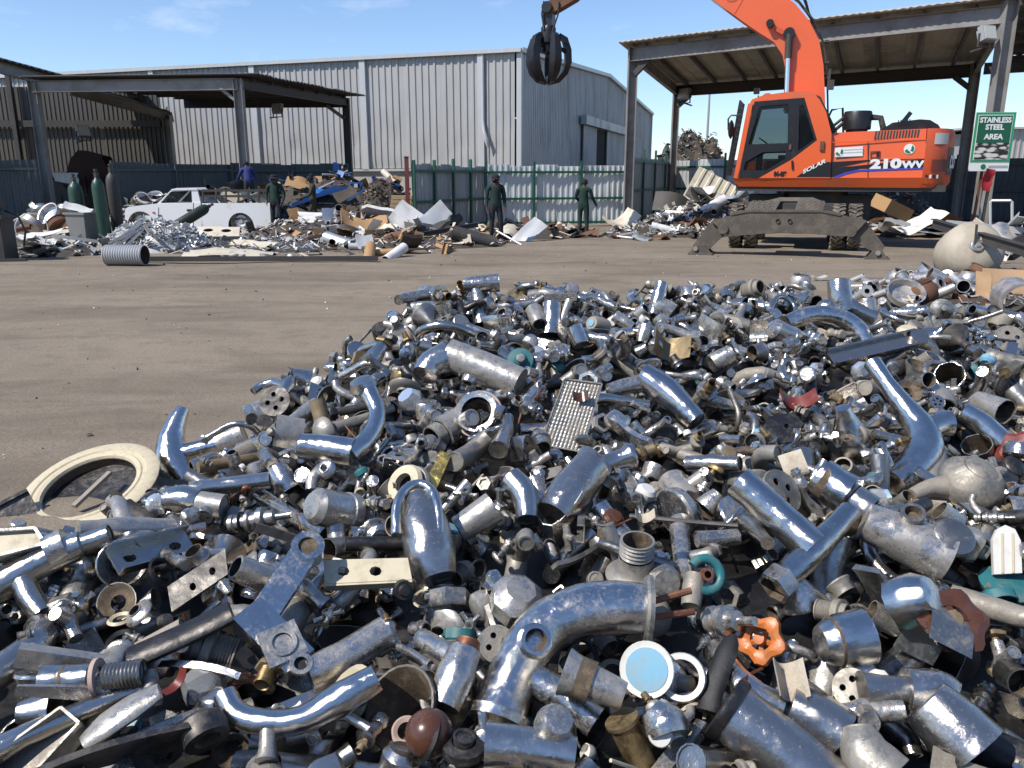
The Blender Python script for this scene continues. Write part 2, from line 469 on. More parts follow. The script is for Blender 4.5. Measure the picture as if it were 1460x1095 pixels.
# second, farther store to the right of the yard
st = empty('store_building', (30.5, 52, 0), 0, 'pale corrugated store rising behind the dark fence on the right', 'building')
bm = MB(); ribbed(bm, lambda s, o, z: Vector((s - 2, -o, z)), 30, 0, 4.6, 3); bm.build('wall_sheet', MAT['galv_front'], st, 30)
bm = MB(); bm.box((13, 8, 4.65), (31, 16.6, .12)); bm.build('roof', MAT['galv'], st)
bm = MB(); bm.box((13, 8.2, 2.2), (29.6, 15.6, 4.4)); bm.build('wall', MAT['galv_dull'], st)

# ------------------------------------------------------------------ roofs of corrugated sheet on purlins
def roof_sheets(parent, A, B, C, D, nsheet, thick=.02, mat=None, torn=0.0, pitch=.2, amp=.025, rnd=None):
    """A-B front edge, D-C rear edge; sheets run front to rear, wavy across"""
    A, B, C, D = map(Vector, (A, B, C, D)); rnd = rnd or random.Random(3)
    for i in range(nsheet):
        a0, a1 = i / nsheet, (i + 1) / nsheet + .004
        w = (B - A).length / nsheet; n = max(4, int(w / pitch) * 4); bm = MB(); vs = []
        e0, e1 = -.01 - torn * rnd.random(), 1.01 + torn * rnd.random(); lift = torn * .6 * rnd.random()
        for layer in (0, 1):
            for j in range(4):
                q = e0 + (e1 - e0) * j / 3
                for k in range(n + 1):
                    t = a0 + (a1 - a0) * k / n
                    p = (A.lerp(B, t)).lerp(D.lerp(C, t), q)
                    vs.append(p + Vector((0, 0, amp * math.sin(2 * math.pi * k / n * int(w / pitch)) + layer * thick + .006 * (i % 2) + (lift * (k / n) * .15 if j in (0, 3) else 0))))
        m = 4 * (n + 1); fs = []
        for j in range(3):
            for k in range(n):
                q = j * (n + 1) + k
                fs.append((q, q + n + 1, q + n + 2, q + 1)); fs.append((m + q, m + q + 1, m + q + n + 2, m + q + n + 1))
        for k in range(n):
            fs.append((k, k + 1, m + k + 1, m + k)); q = 3 * (n + 1) + k; fs.append((q + 1, q, m + q, m + q + 1))
        bm.add(vs, fs); bm.build('roof_sheet', mat or MAT['roof_under'], parent, 50)
def V(*a): return Vector(a)
def post(parent, base, top, w=.26, mat=None, name='post'):
    base, top = Vector(base), Vector(top)
    bm = MB(); bm.hbeam(base, top, w, w, .02, up=(1, 0, 0)); bm.box((base.x, base.y, .02), (w + .2, w + .2, .04))
    return bm.build(name, mat or MAT['steel_grey'], parent)
def floodlight(loc, rz, tilt, label, scale=1.0):
    f = empty('floodlight', loc, rz, label, 'floodlight'); f.scale = (scale,) * 3
    M = xyz(0, 0, 0, tilt)
    bm = MB(); bm.box((0, 0, 0), (.5, .18, .42), 0, M); bm.box((0, .14, 0), (.34, .12, .3), 0, M); bm.build('housing', MAT['galv_dull'], f)
    bm = MB(); bm.box((0, -.095, 0), (.44, .012, .36), 0, M); bm.build('lens', plain('floodlight_lens', (.55, .55, .5), .12), f)
    bm = MB(); bm.bar((-.27, .03, -.35), (-.27, .03, 0), .03, .05); bm.bar((.27, .03, -.35), (.27, .03, 0), .03, .05); bm.bar((-.28, .03, -.35), (.28, .03, -.35), .06, .03); bm.bar((0, .03, -.35), (0, .5, -.42), .05, .05); bm.build('bracket', MAT['steel_dark'], f)
    return f

# right canopy: two front posts, two rear posts, pitched gently to the back
A = V(*at_y(903, 68, 28.0)); B = V(*at_y(1440, 6, 21.2)); C = V(*at_y(1392, 90, 29.2)); D = V(*at_y(965, 122, 35.0))
cr = empty('canopy_shed', V(A.x, A.y, 0), 0, 'tall open canopy of grey steel posts over the excavator', 'shed')
def L(p): return Vector(p) - cr.location
for p in (A, D, C): post(cr, L(V(p.x, p.y, 0)), L(p), .30 if p is A else .26)
pr = post(cr, L(V(B.x, B.y, 0)), L(B + V(0, 0, .5)), .30)
bm = MB(); bm.hbeam(L(A + V(-.1, 0, -.22)), L(B + V(0, 0, -.22)), .2, .42); bm.build('front_beam', MAT['steel_grey'], cr)
bm = MB(); bm.hbeam(L(D + V(-.1, 0, -.22)), L(C + V(.2, 0, -.22)), .2, .42); bm.build('rear_beam', MAT['steel_dark'], cr)
for p, q in ((A, D), (B, C)):
    bm = MB(); bm.hbeam(L(p + V(0, 0, -.2)), L(q + V(0, 0, -.2)), .16, .34); bm.build('side_beam', MAT['steel_grey'], cr)
for p, q in ((A, B), (D, C), (C, D)):
    d = (q - p).normalized(); bm = MB(); bm.bar(L(p + d * .1 + V(0, 0, -.8)), L(p + d * .6 + V(0, 0, -.4)), .12, .18); bm.build('knee_brace', MAT['steel_dark'], cr)
for i in range(9):
    t = (i + .4) / 9; bm = MB(); bm.bar(L(A.lerp(B, t) + V(0, 0, -.02)), L(D.lerp(C, t) + V(0, 0, -.02)), .09, .14); bm.build('purlin', MAT['steel_dark'], cr)
over = (D - A).normalized() * .35; over_b = (D - A).normalized() * 1.2
up = V(0, 0, .10)
roof_sheets(cr, L(A + V(-.35, .2, 0) - over + up), L(B + V(.15, 0, 0) - over + up), L(C + V(.3, 0, 0) + over_b + up), L(D + V(-.3, .2, 0) + over_b + up), 9, mat=MAT['roof_under'], amp=.012)
bm = MB(); bm.bar(L(A + V(-.35, .2, .12) - over * 1.05), L(B + V(.15, 0, .12) - over * 1.05), .03, .07); bm.build('edge_flashing', MAT['galv'], cr)
# next bay to the right
E = B + V(6, -3.6, .0); G = C + V(7.5, -4.2, .1)
cb = empty('canopy_shed', V(E.x, E.y, 0), 0, 'dark underside of the second canopy bay at the right edge of the yard', 'shed')
def L2(p): return Vector(p) - cb.location
B2, C2 = B + V(.25, -.15, .35), C + V(.4, -.25, .05)
for p in (E, G): post(cb, L2(V(p.x, p.y, 0)), L2(p))
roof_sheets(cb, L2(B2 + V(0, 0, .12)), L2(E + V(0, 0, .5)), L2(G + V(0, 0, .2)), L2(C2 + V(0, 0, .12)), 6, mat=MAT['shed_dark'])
for i in range(7):
    t = i / 6; bm = MB(); bm.bar(L2(B2.lerp(C2, t) + V(0, 0, .02)), L2((E + V(0, 0, .4)).lerp(G + V(0, 0, .1), t)), .1, .16); bm.build('purlin', MAT['steel_dark'], cb)
bm = MB(); bm.hbeam(L2(C2 + V(-.2, .1, -.25)), L2(G + V(0, 0, -.25)), .18, .36); bm.build('rear_beam', MAT['steel_dark'], cb)
q = at_y(1408, 48, 21.0); floodlight(q, R(20), R(-18), 'grey floodlight high on the canopy post above the green sign', .85)
q = at_y(976, 134, 34.6); floodlight(q, R(-50), R(-15), 'small floodlight on the rear left post of the tall canopy', 1.0)

# left open shed: P1, P2 front, P3 rear right
P1 = at_y(47, 116, 28.6); P2 = at_y(339, 112, 28.0); P3 = at_y(493, 140, 35.2); P4 = P1 + (P3 - P2) * 1.02 + V(0, 0, .05)
sl = empty('lean_to_shed', V(P2.x, P2.y, 0), 0, 'low open-sided shed with ragged roof sheets behind the white pickup', 'shed')
def L3(p): return Vector(p) - sl.location
for p, m in ((P1, 'steel_grey'), (P2, 'steel_grey'), (P3, 'steel_dark')): post(sl, L3(V(p.x, p.y, 0)), L3(p), .28, MAT[m])
bm = MB(); bm.hbeam(L3(P1 + V(0, -.06, -.18)), L3(P2 + V(0, -.06, -.18)), .2, .36); bm.build('front_beam', MAT['steel_grey'], sl)
bm = MB(); bm.hbeam(L3(P4 + V(0, 0, -.18)), L3(P3 + V(0, 0, -.18)), .2, .36); bm.build('rear_beam', MAT['steel_dark'], sl)
bm = MB(); bm.hbeam(L3(P2 + V(.1, 0, -.16)), L3(P3 + V(.1, 0, -.16)), .16, .3); bm.build('side_beam', MAT['steel_dark'], sl)
bm = MB(); bm.bar(L3(P2 + V(-.1, 0, -.7)), L3(P2 + V(-.6, 0, -.3)), .08, .1); bm.build('knee_brace', MAT['steel_grey'], sl)
bm = MB(); bm.bar(L3(P3 + V(-.1, 0, -.8)), L3(P3 + V(-.8, 0, -.3)), .1, .14); bm.build('knee_brace', MAT['steel_grey'], sl)
for i in range(7):
    t = (i + .5) / 7; bm = MB(); bm.bar(L3(P1.lerp(P4, t) + V(0, 0, .0)), L3(P2.lerp(P3, t) + V(.25, 0, .0)), .08, .1); bm.build('purlin', MAT['steel_dark'], sl)
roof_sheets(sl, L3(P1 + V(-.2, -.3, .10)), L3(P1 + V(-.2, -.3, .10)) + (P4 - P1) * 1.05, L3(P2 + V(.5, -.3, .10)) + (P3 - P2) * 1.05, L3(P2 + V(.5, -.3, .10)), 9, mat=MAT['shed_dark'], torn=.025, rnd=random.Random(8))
# big dark shed on the far left with sloping eave
sb = empty('old_shed', V(-19, 33, 0), 0, 'big dark open shed with sloping eave at the left edge of the yard', 'shed')
def L4(p): return Vector(p) - sb.location
Q1 = at_y(72, 106, 30.0); Q0 = Q1 + (at_y(0, 86, 28.5) - Q1) * 9.0; Q2 = at_y(238, 164, 35.5)
bm = MB(); bm.hbeam(L4(at_y(100, 128, 30.5)), L4(Q2), .2, .36); bm.build('eave_beam', MAT['steel_grey'], sb)
post(sb, L4(V(Q2.x, Q2.y, 0)), L4(Q2), .3)
bm = MB(); bm.hbeam(L4(Q0 + V(0, 0, -.25)), L4(Q1 + V(0, 0, -.25)), .2, .34); bm.build('rafter', MAT['steel_grey'], sb)
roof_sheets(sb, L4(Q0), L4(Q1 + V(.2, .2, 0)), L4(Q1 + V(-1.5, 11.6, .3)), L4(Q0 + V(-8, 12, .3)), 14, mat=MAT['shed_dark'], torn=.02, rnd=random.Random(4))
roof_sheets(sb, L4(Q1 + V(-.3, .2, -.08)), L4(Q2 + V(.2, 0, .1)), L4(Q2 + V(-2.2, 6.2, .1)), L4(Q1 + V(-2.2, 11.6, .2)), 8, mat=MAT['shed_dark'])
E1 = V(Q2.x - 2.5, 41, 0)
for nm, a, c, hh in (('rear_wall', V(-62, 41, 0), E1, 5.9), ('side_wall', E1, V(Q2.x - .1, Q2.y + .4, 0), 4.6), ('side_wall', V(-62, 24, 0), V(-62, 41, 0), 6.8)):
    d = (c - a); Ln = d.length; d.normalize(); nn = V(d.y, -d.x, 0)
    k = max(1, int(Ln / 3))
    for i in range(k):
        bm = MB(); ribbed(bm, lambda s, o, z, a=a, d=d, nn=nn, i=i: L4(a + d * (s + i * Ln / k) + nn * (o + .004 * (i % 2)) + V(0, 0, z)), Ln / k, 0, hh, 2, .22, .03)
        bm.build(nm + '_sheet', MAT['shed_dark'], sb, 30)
bm = MB(); bm.bar(L4(V(-50, 40.85, 1.9)), L4(V(E1.x, 40.85, 1.9)), .08, .12); bm.bar(L4(V(-50, 40.8, 4.2)), L4(V(E1.x, 40.8, 4.2)), .1, .3)
for x in (-40, -30, -24): bm.bar(L4(V(x, 40.7, 0)), L4(V(x, 40.7, 6.4)), .2, .2)
bm.build('wall_frame', MAT['steel_dark'], sb)
q = at_y(118, 187, 33); floodlight(q, R(60), R(-15), 'dusty floodlight inside the dark shed on the left', 1.0)
q = at_y(396, 155, 33.8); floodlight(q, R(150), R(10), 'dark floodlight hanging under the ragged shed roof', .9)

# light mast far off
lm = empty('light_mast', at_z(1008, 262, 0).xyz if False else V(*at_y(1008, 200, 62)).xy.to_3d(), 0, 'thin tall lighting mast far behind the yard fence', 'mast')
bm = MB(); bm.cyl((0, 0, 0), (0, 0, 9.8), .12, 8, 0, .06); bm.build('pole', MAT['galv_dull'], lm)
bm = MB(); bm.bar((-.6, 0, 9.85), (.6, 0, 9.85), .2, .2); bm.build('lamp_head', MAT['galv_dull'], lm)

# ------------------------------------------------------------------ fences
def fence(pts, name, label, h=2.05, z0=.1, sheet='fence_sheet', posts='green_paint', rails=(.14, .95, 1.82), step=1.55, rnd=None, side=-1, top_jag=.05, post_h=2.15, skip=()):
    rnd = rnd or random.Random(1)
    o0 = Vector(pts[0]); f = empty(name, o0, 0, label, 'fence')
    for a, c in zip(pts, pts[1:]):
        a, c = Vector(a) - o0, Vector(c) - o0; d = c - a; Ln = d.length; d.normalize(); nn = V(d.y, -d.x, 0)
        k = max(1, round(Ln / step)); w = Ln / k
        for i in range(k):
            m = 2
            for j in range(m):
                bm = MB(); hh = h + rnd.uniform(-top_jag, top_jag); off = rnd.uniform(0, .01); ww = w / m; ph = rnd.random() * 9
                ribbed(bm, lambda s, o, z, i=i, j=j, off=off, ww=ww: a + d * (i * w + j * ww + s) - nn * (.06 - o - off) + V(0, 0, z), ww + .005, z0, hh, 7, .19, .022,
                       dent=lambda s, z, ph=ph: .045 * noise.noise((s * 1.5 + ph, z * 1.7, ph)))
                bm.build('fence_sheet', MAT[sheet], f, 30)
            bm = MB(); p = a + d * (i * w)
            bm.bar(p + nn * .04, p + nn * .04 + V(0, 0, post_h + rnd.uniform(-.03, .08)), .075, .075, up=d); bm.build('post', MAT[posts], f)
        for z in rails:
            bm = MB(); bm.bar(a + nn * .02 + V(0, 0, z), c + nn * .02 + V(0, 0, z + .02), .06, .075); bm.build('rail', MAT[posts], f)
    return f
FA, FB, FC = at_y(590, 300, 23.6), at_y(693, 300, 27.8), at_y(893, 300, 28.7)
FA.z = FB.z = FC.z = 0
fence([FA, FB], 'sheet_fence', 'torn corrugated fence with green posts running back from the red post', h=2.0, sheet='galv_dull', step=1.3, rnd=random.Random(5))
fence([FB, FC], 'sheet_fence', 'straight silvery corrugated fence on green posts behind two standing men', step=1.72, rnd=random.Random(6))
FD = V(*at_y(958, 300, 36)).xy.to_3d(); FE = V(C.x + .2, C.y + .75, 0); FG = V(G.x + 9, G.y - 4.0, 0)
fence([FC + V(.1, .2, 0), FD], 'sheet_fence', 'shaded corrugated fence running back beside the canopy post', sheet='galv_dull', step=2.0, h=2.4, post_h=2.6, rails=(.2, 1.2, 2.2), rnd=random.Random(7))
FM = FD.lerp(FE, .42)
fence([FD, FM], 'sheet_fence', 'corrugated fence below the rubbish heap, left of the excavator cab', sheet='galv', step=2.2, h=2.4, post_h=2.6, rails=(.2, 1.2, 2.1), rnd=random.Random(8))
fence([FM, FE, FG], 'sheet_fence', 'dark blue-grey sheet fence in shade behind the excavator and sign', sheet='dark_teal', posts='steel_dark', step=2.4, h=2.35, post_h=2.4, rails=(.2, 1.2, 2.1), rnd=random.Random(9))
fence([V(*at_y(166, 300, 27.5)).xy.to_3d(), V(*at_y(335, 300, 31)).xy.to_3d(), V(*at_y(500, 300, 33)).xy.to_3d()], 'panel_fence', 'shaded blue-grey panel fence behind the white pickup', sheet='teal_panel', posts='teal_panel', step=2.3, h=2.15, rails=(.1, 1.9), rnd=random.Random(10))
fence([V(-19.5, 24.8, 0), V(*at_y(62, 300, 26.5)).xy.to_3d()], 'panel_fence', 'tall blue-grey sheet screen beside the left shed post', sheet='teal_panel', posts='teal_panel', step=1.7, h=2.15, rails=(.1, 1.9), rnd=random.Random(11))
bm = MB(); bm.bar((0, 0, 0), (0, 0, 2.2), .11, .11); bm.box((0, 0, 2.21), (.14, .14, .02)); o = bm.build('gate_post', MAT['red_paint'], None, loc=FA + V(-.16, -.05, 0)); tag(o, 'red painted steel post at the left end of the torn fence', 'post')
# long shed added behind the camera, out of view, to darken the chrome's reflections
rs = empty('added_reflection_shed', V(0, -15, 0), 0, 'added dark shed behind the camera, unseen except as darkening in the chrome', 'shed')
bm = MB(); bm.prism([(-26, 0), (26, 0), (26, 6.2), (-26, 6.2)], -9, -8.8, lambda a, c, t: V(a, t, c)); bm.build('rear_wall', MAT['shed_dark'], rs)
bm = MB(); bm.add([V(-26, 0, 5.8), V(26, 0, 5.8), V(26, -9, 6.6), V(-26, -9, 6.6), V(-26, 0, 5.9), V(26, 0, 5.9), V(26, -9, 6.7), V(-26, -9, 6.7)], [(3, 2, 1, 0), (4, 5, 6, 7), (0, 1, 5, 4), (1, 2, 6, 5), (2, 3, 7, 6), (3, 0, 4, 7)]); bm.build('roof', MAT['galv_dull'], rs)
for i in range(9): post(rs, V(-26 + i * 6.5, 0, 0), V(-26 + i * 6.5, 0, 5.75), .25)
from mathutils.geometry import tessellate_polygon
def plate(bm, outer, holes, t0, t1, to3, mi=0):
    """flat plate with holes, t0..t1 thick"""
    loops = [outer] + list(holes); pts = [p for l in loops for p in l]
    tris = tessellate_polygon([[Vector((a, b, 0)) for a, b in l] for l in loops]); n = len(pts)
    vs = [to3(a, b, t0) for a, b in pts] + [to3(a, b, t1) for a, b in pts]
    fs = [tuple(t) for t in tris] + [tuple(i + n for i in t)[::-1] for t in tris]
    b = 0
    for l in loops:
        m = len(l)
        for i in range(m): fs.append((b + i, b + (i + 1) % m, n + b + (i + 1) % m, n + b + i))
        b += m
    return bm.add(vs, fs, mi)
def text_obj(txt, size, mat, parent, M, name='lettering', sx=1.0, bold=0.0, shear=0.0, align='LEFT', depth=.004):
    cu = bpy.data.curves.new('lettering', 'FONT'); cu.body = txt; cu.size = size; cu.extrude = depth / 2; cu.offset = bold; cu.shear = shear; cu.align_x = align; cu.resolution_u = 3
    t = bpy.data.objects.new('lettering_source', cu); COL.objects.link(t)
    dg = bpy.context.evaluated_depsgraph_get(); me = bpy.data.meshes.new_from_object(t.evaluated_get(dg))
    bpy.data.objects.remove(t); bpy.data.curves.remove(cu)
    me.transform(M @ Matrix.Diagonal((sx, 1, 1, 1))); me.materials.clear(); me.materials.append(mat)
    o = bpy.data.objects.new(name, me); COL.objects.link(o); o.parent = parent
    return o
MAT['white_print'] = plain('white_print', (.75, .75, .72), .5)
MAT['black_print'] = plain('black_print', (.012, .012, .012), .45)
MAT['blue_print'] = plain('blue_print', (.05, .06, .42), .4)
MAT['green_print'] = plain('green_print', (.012, .16, .075), .45)
MAT['navy_print'] = plain('navy_print', (.02, .028, .04), .4)
MAT['dirty_orange'] = paint('dirty_orange_paint', (.60, .085, .02), .45, 0, (.16, .10, .07), .5, 2.2, .1)
MAT['tyre_mud'] = paint('mud_dusted_tyre', (.035, .032, .028), .9, 0, (.30, .25, .185), .75, 5, .4)
MAT['track_grey'] = paint('mud_caked_steel', (.085, .072, .058), .8, 0, (.19, .155, .115), .55, 4, .5)
def glass_mat():
    m, nt, bs = _nodes('cab_glass')
    bs.inputs['Base Color'].default_value = (.02, .025, .028, 1); bs.inputs['Roughness'].default_value = .04
    tr = nt.nodes.new('ShaderNodeBsdfTransparent'); tr.inputs[0].default_value = (.80, .86, .88, 1)
    mx = nt.nodes.new('ShaderNodeMixShader'); mx.inputs[0].default_value = .30
    out = [n for n in nt.nodes if n.type == 'OUTPUT_MATERIAL'][0]
    nt.links.new(tr.outputs[0], mx.inputs[1]); nt.links.new(bs.outputs[0], mx.inputs[2]); nt.links.new(mx.outputs[0], out.inputs[0])
    return m
MAT['cab_glass'] = glass_mat()

# ------------------------------------------------------------------ excavator
YAW = R(20)
U = Wall(5.35, 20.2, math.cos(YAW), -math.sin(YAW))
S0, N0 = 1.95, 1.25
ex = empty('excavator', U.pt(S0, 0, N0), U.rz, 'orange wheeled excavator with raised boom, stabiliser legs down, beneath the tall canopy', 'excavator')
def E(s, z, n): return Vector((s - S0, n - N0, z))
def sz(pts): return [U.at(*p) for p in pts]
# upper structure ---------------------------------------------------
body = sz([(1186, 189), (1322, 183), (1322, 254), (1184, 255)])
zcr = U.at(1250, 201)[1]
def EB(s, z, n): return E(s, z, n + (max(0, z - zcr) * .4 if n < 1 else 0))
bm = MB(); c4 = [body[0], body[1], (body[1][0], zcr), body[2], body[3], (body[0][0], zcr)]; bm.prism(c4, 0, 2.5, EB)
sk = sz([(1046, 254), (1322, 253), (1323, 262), (1319, 268), (1053, 266), (1047, 262)])
bm.build('engine_housing', MAT['orange'], ex)
zsk = U.at(1180, 260)[1]
def ES(s, z, n): return E(s, z, n + (max(0, zsk - z) * .9 if n < 1 else 0))
sk = sz([(1046, 254), (1322, 253), (1323, 260), (1320, 268), (1053, 266), (1047, 260)]); bm = MB(); bm.prism(sk, -.03, 2.5, ES); bm.build('side_skirt', MAT['orange'], ex)
a, c = U.at(1236, 200), U.at(1236, 254)
for x in (1184.5, 1237.5, 1321.5):
    bm = MB(); q, w = U.at(x, 202), U.at(x, 253); bm.bar(E(q[0], q[1], -.004), E(w[0], w[1], -.004), .012, .016, up=(1, 0, 0)); bm.build('panel_gap', MAT['black_print'], ex)
p0, p1 = U.at(1187, 203), U.at(1321, 199)
bm = MB(); bm.bar(E(p0[0], p0[1], -.006), E(p1[0], p1[1], -.006), .012, .02); bm.build('panel_crease', MAT['orange'], ex)
# rounded counterweight
q0, q1 = U.at(1323, 183), U.at(1323, 268); s0 = q0[0]; zt, zb = q0[1], q1[1]
W2, LEN = 2.54, .72
plan = [(s0, -.02)] + [(s0 + LEN * max(0, math.cos(R(an))) ** .8, 1.25 + 1.27 * math.sin(R(an))) for an in range(-84, 85, 8)] + [(s0, W2)]
def cw(p, z, k=1.0): return [Vector((s0 + (a - s0) * k - S0, (b - 1.26) * (1 - .06 * (1 - k) * 6) + 1.26 - N0, z)) for a, b in p]
bm = MB(); lv = [(zb, .88), (zb + .12, 1.0), (zt - .12, 1.0), (zt, .93)]; n = len(plan); vs = []
for z, k in lv: vs += cw(plan, z, k)
bm.add(vs, [(j * n + i, j * n + (i + 1) % n, (j + 1) * n + (i + 1) % n, (j + 1) * n + i) for j in range(3) for i in range(n)] + [tuple(range(n))[::-1], tuple(range(3 * n, 4 * n))])
bm.build('counterweight', MAT['dirty_orange'], ex, 50)
bm = MB()
pz0, pz1 = zt - .40, zt - 1.0
def tail(t):
    """point and heading a distance t along the tail from its near front corner"""
    for p, q in zip(plan, plan[1:]):
        d = math.hypot(q[0] - p[0], q[1] - p[1])
        if t <= d: k = t / d; return p[0] + (q[0] - p[0]) * k, p[1] + (q[1] - p[1]) * k, math.atan2(q[1] - p[1], q[0] - p[0])
        t -= d
def tail_patch(t0, t1, z0, z1, mat, name, off=.01):
    vs = []
    for i in range(9):
        x, y, h = tail(t0 + (t1 - t0) * i / 8); ox, oy = math.sin(h) * off, -math.cos(h) * off
        vs += [Vector((x + ox - S0, y + oy - N0, z0)), Vector((x + ox - S0, y + oy - N0, z1))]
    bm = MB(); bm.add(vs, [(2 * i, 2 * i + 2, 2 * i + 3, 2 * i + 1) for i in range(8)]); bm.build(name, mat, ex, 60)
tail_patch(.62, 2.3, pz1, pz0, MAT['navy_print'], 'name_panel')
for k, ch in enumerate('DOOSAN'):
    x, y, h = tail(.74 + k * .24); M = Matrix.Translation((x + math.sin(h) * .02 - S0, y - math.cos(h) * .02 - N0, pz0 - .45)) @ Matrix.Rotation(h, 4, 'Z') @ Matrix.Rotation(R(90), 4, 'X')
    text_obj(ch, .38, MAT['white_print'], ex, M, 'name_lettering', .9, .012)
tail_patch(.16, .52, zt - .34, zt - .10, MAT['galv'], 'plate', .02)
tail_patch(.16, .56, zb + .36, zb + .62, MAT['red_paint'], 'access_cover', .02)
for i in range(4):
    tail_patch(.06 + i * .08, .11 + i * .08, zb + .21, zb + .29, MAT['white_print' if i % 2 else 'black_print'], 'warning_stripe', .012)
# louvres
l0, l1 = U.at(1247, 199), U.at(1312, 188)
for i in range(15):
    s, z = U.at(1248 + i * 4.35, 192.5 - i * .16); bm = MB(); bm.bar(EB(s, z - .085, -.004), EB(s + .02, z + .085, -.004), .012, .035, up=(1, 0, 0)); bm.build('louvre_slot', MAT['black_print'], ex)
# decals
def decal(pts, mat, name, n0=-.003, th=.004):
    bm = MB(); plate(bm, sz(pts), [], n0 - th, n0, E); return bm.build(name, mat, ex)
decal([(1185, 240), (1321, 226), (1321, 226.2), (1321, 238.5), (1226, 240.5), (1205, 246), (1192, 252), (1185, 252.5)], MAT['black_print'], 'stripe_panel')
decal([(1185, 240), (1237, 230), (1321, 226), (1236, 228), (1185, 231)], MAT['black_print'], 'stripe_panel')
decal([(1188, 252.5), (1204, 246), (1222, 242), (1321, 238.5), (1321, 241), (1224, 244.5), (1208, 248), (1195, 252.5)], MAT['blue_print'], 'blue_stripe', -.008)
decal([(1136, 252), (1158, 236), (1172, 231), (1184, 231), (1184, 252)], MAT['black_print'], 'stripe_panel', -.055)
def on_side(px, py, n=-.012, tilt=0): 
    s, z = U.at(px, py); return Matrix.Translation(E(s, z, n)) @ Matrix.Rotation(R(90), 4, 'X') @ Matrix.Rotation(tilt, 4, 'Z')
text_obj('210', .275, MAT['white_print'], ex, on_side(1240.5, 240.0, -.012, R(1.2)), 'model_lettering', 1.55, .016)
text_obj('WV', .20, MAT['white_print'], ex, on_side(1286, 239.2, -.012, R(1.2)), 'model_lettering', 1.3, .012)
text_obj('SOLAR', .115, MAT['white_print'], ex, on_side(1144.5, 248, -.062, R(28)), 'series_lettering', 1.55, .004, .35)
text_obj('04-469', .15, MAT['black_print'], ex, on_side(1103.5, 251.2, -.058), 'fleet_number', .66, .012)
decal([(1190.5, 211), (1230, 208.5), (1230, 222.5), (1190.5, 224)], MAT['white_print'], 'label_plate', -.003)
def roundel(px, py, r, n=-.01):
    s, z = U.at(px, py); M = Matrix.Translation(E(s, z, n)) @ Matrix.Rotation(R(90), 4, 'X')
    bm = MB(); bm.lathe([(0, .003), (r, .003), (r, -.004)], 20, 0, M); bm.build('emblem', MAT['white_print'], ex)
    bm = MB()
    for a0 in (R(200), R(320)):
        vs = []
        for k in range(9):
            an = a0 + R(95) * k / 8; vs += [M @ Vector((r * .86 * math.cos(an), r * .86 * math.sin(an), .006)), M @ Vector((r * .34 * math.cos(an - .5), r * .34 * math.sin(an - .5), .006))]
        bm.add(vs, [(2 * i, 2 * i + 2, 2 * i + 3, 2 * i + 1) for i in range(8)])
    bm.build('emblem_leaf', MAT['green_print'], ex)
roundel(1296.5, 212.5, .115); roundel(1196.5, 216.5, .10)
for i in range(2):
    s, z = U.at(1202.5, 214 + i * 4); bm = MB(); bm.bar(E(s, z, -.009), E(s + .42, z + .02, -.009), .004, .022, up=(0, 0, 1)); bm.build('label_line', MAT['galv'], ex)
bm = MB(); plate(bm, sz([(1241, 216), (1255, 215), (1255, 225), (1241, 226)]), [sz([(1242.5, 217.5), (1253.7, 216.7), (1253.7, 223.6), (1242.5, 224.4)])], -.016, -.002, E); bm.build('latch_frame', MAT['red_paint'], ex)
s, z = U.at(1251.5, 220); bm = MB(); bm.box(tuple(E(s, z, -.012)), (.05, .02, .10)); bm.build('latch', MAT['black'], ex)
# top of the engine deck
s, z = U.at(1223, 188); bm = MB(); bm.lathe([(0, 0), (.24, 0), (.24, .10), (.31, .12), (.31, .50), (.29, .53), (0, .53)], 18, 0, Matrix.Translation(E(s, z - .03, .75))); bm.build('air_cleaner', MAT['black'], ex)
s2, z2 = U.at(1240, 172)
bm = MB(); bm.tube([E(s + .3, z + .36, .75), E(s + .5, z + .34, .75), E(s + .58, z + .1, .75), E(s + .56, z - .1, .75)], .07, 8); bm.build('intake_hose', MAT['rubber'], ex)
bm = MB(); bm.tube([E(s - .3, z + .25, .7), E(s - .55, z + .02, .7), E(s - .68, z - .1, .7)], .04, 8); bm.tube([E(s - .3, z + .38, .8), E(s - .6, z + .12, .8), E(s - .75, z - .1, .8)], .035, 8); bm.build('hose', MAT['rubber'], ex)
hood = sz([(1255, 187), (1262, 181), (1275, 173), (1315, 168), (1330, 169), (1342, 176), (1347, 184)]); hood.append((hood[0][0], hood[0][1] - .1)); hood.insert(-1, (hood[-2][0], hood[-2][1] - .05))
bm = MB(); bm.prism(hood, .45, 1.9, E); bm.build('engine_hood', MAT['black'], ex)
for i in range(6):
    s, z = U.at(1283 + i * 3.3, 173.2 - i * .3); bm = MB(); bm.bar(E(s, z - .06, .445), E(s + .01, z + .06, .445), .02, .02, up=(1, 0, 0)); bm.build('hood_slot', MAT['black_print'], ex)
s, z = U.at(1292, 172); bm = MB(); bm.bar(E(s, z, .9), E(s + .16, z + .24, .9), .02, .1, up=(1, 0, 0)); bm.build('exhaust_flap', MAT['black'], ex)
bm = MB(); g = [U.at(*p) for p in ((1182, 183), (1182, 160), (1189, 146), (1206, 143), (1207, 186))]
bm.tube([E(s, z, 2.2) for s, z in g], .028, 8); bm.build('handrail', MAT['black'], ex)
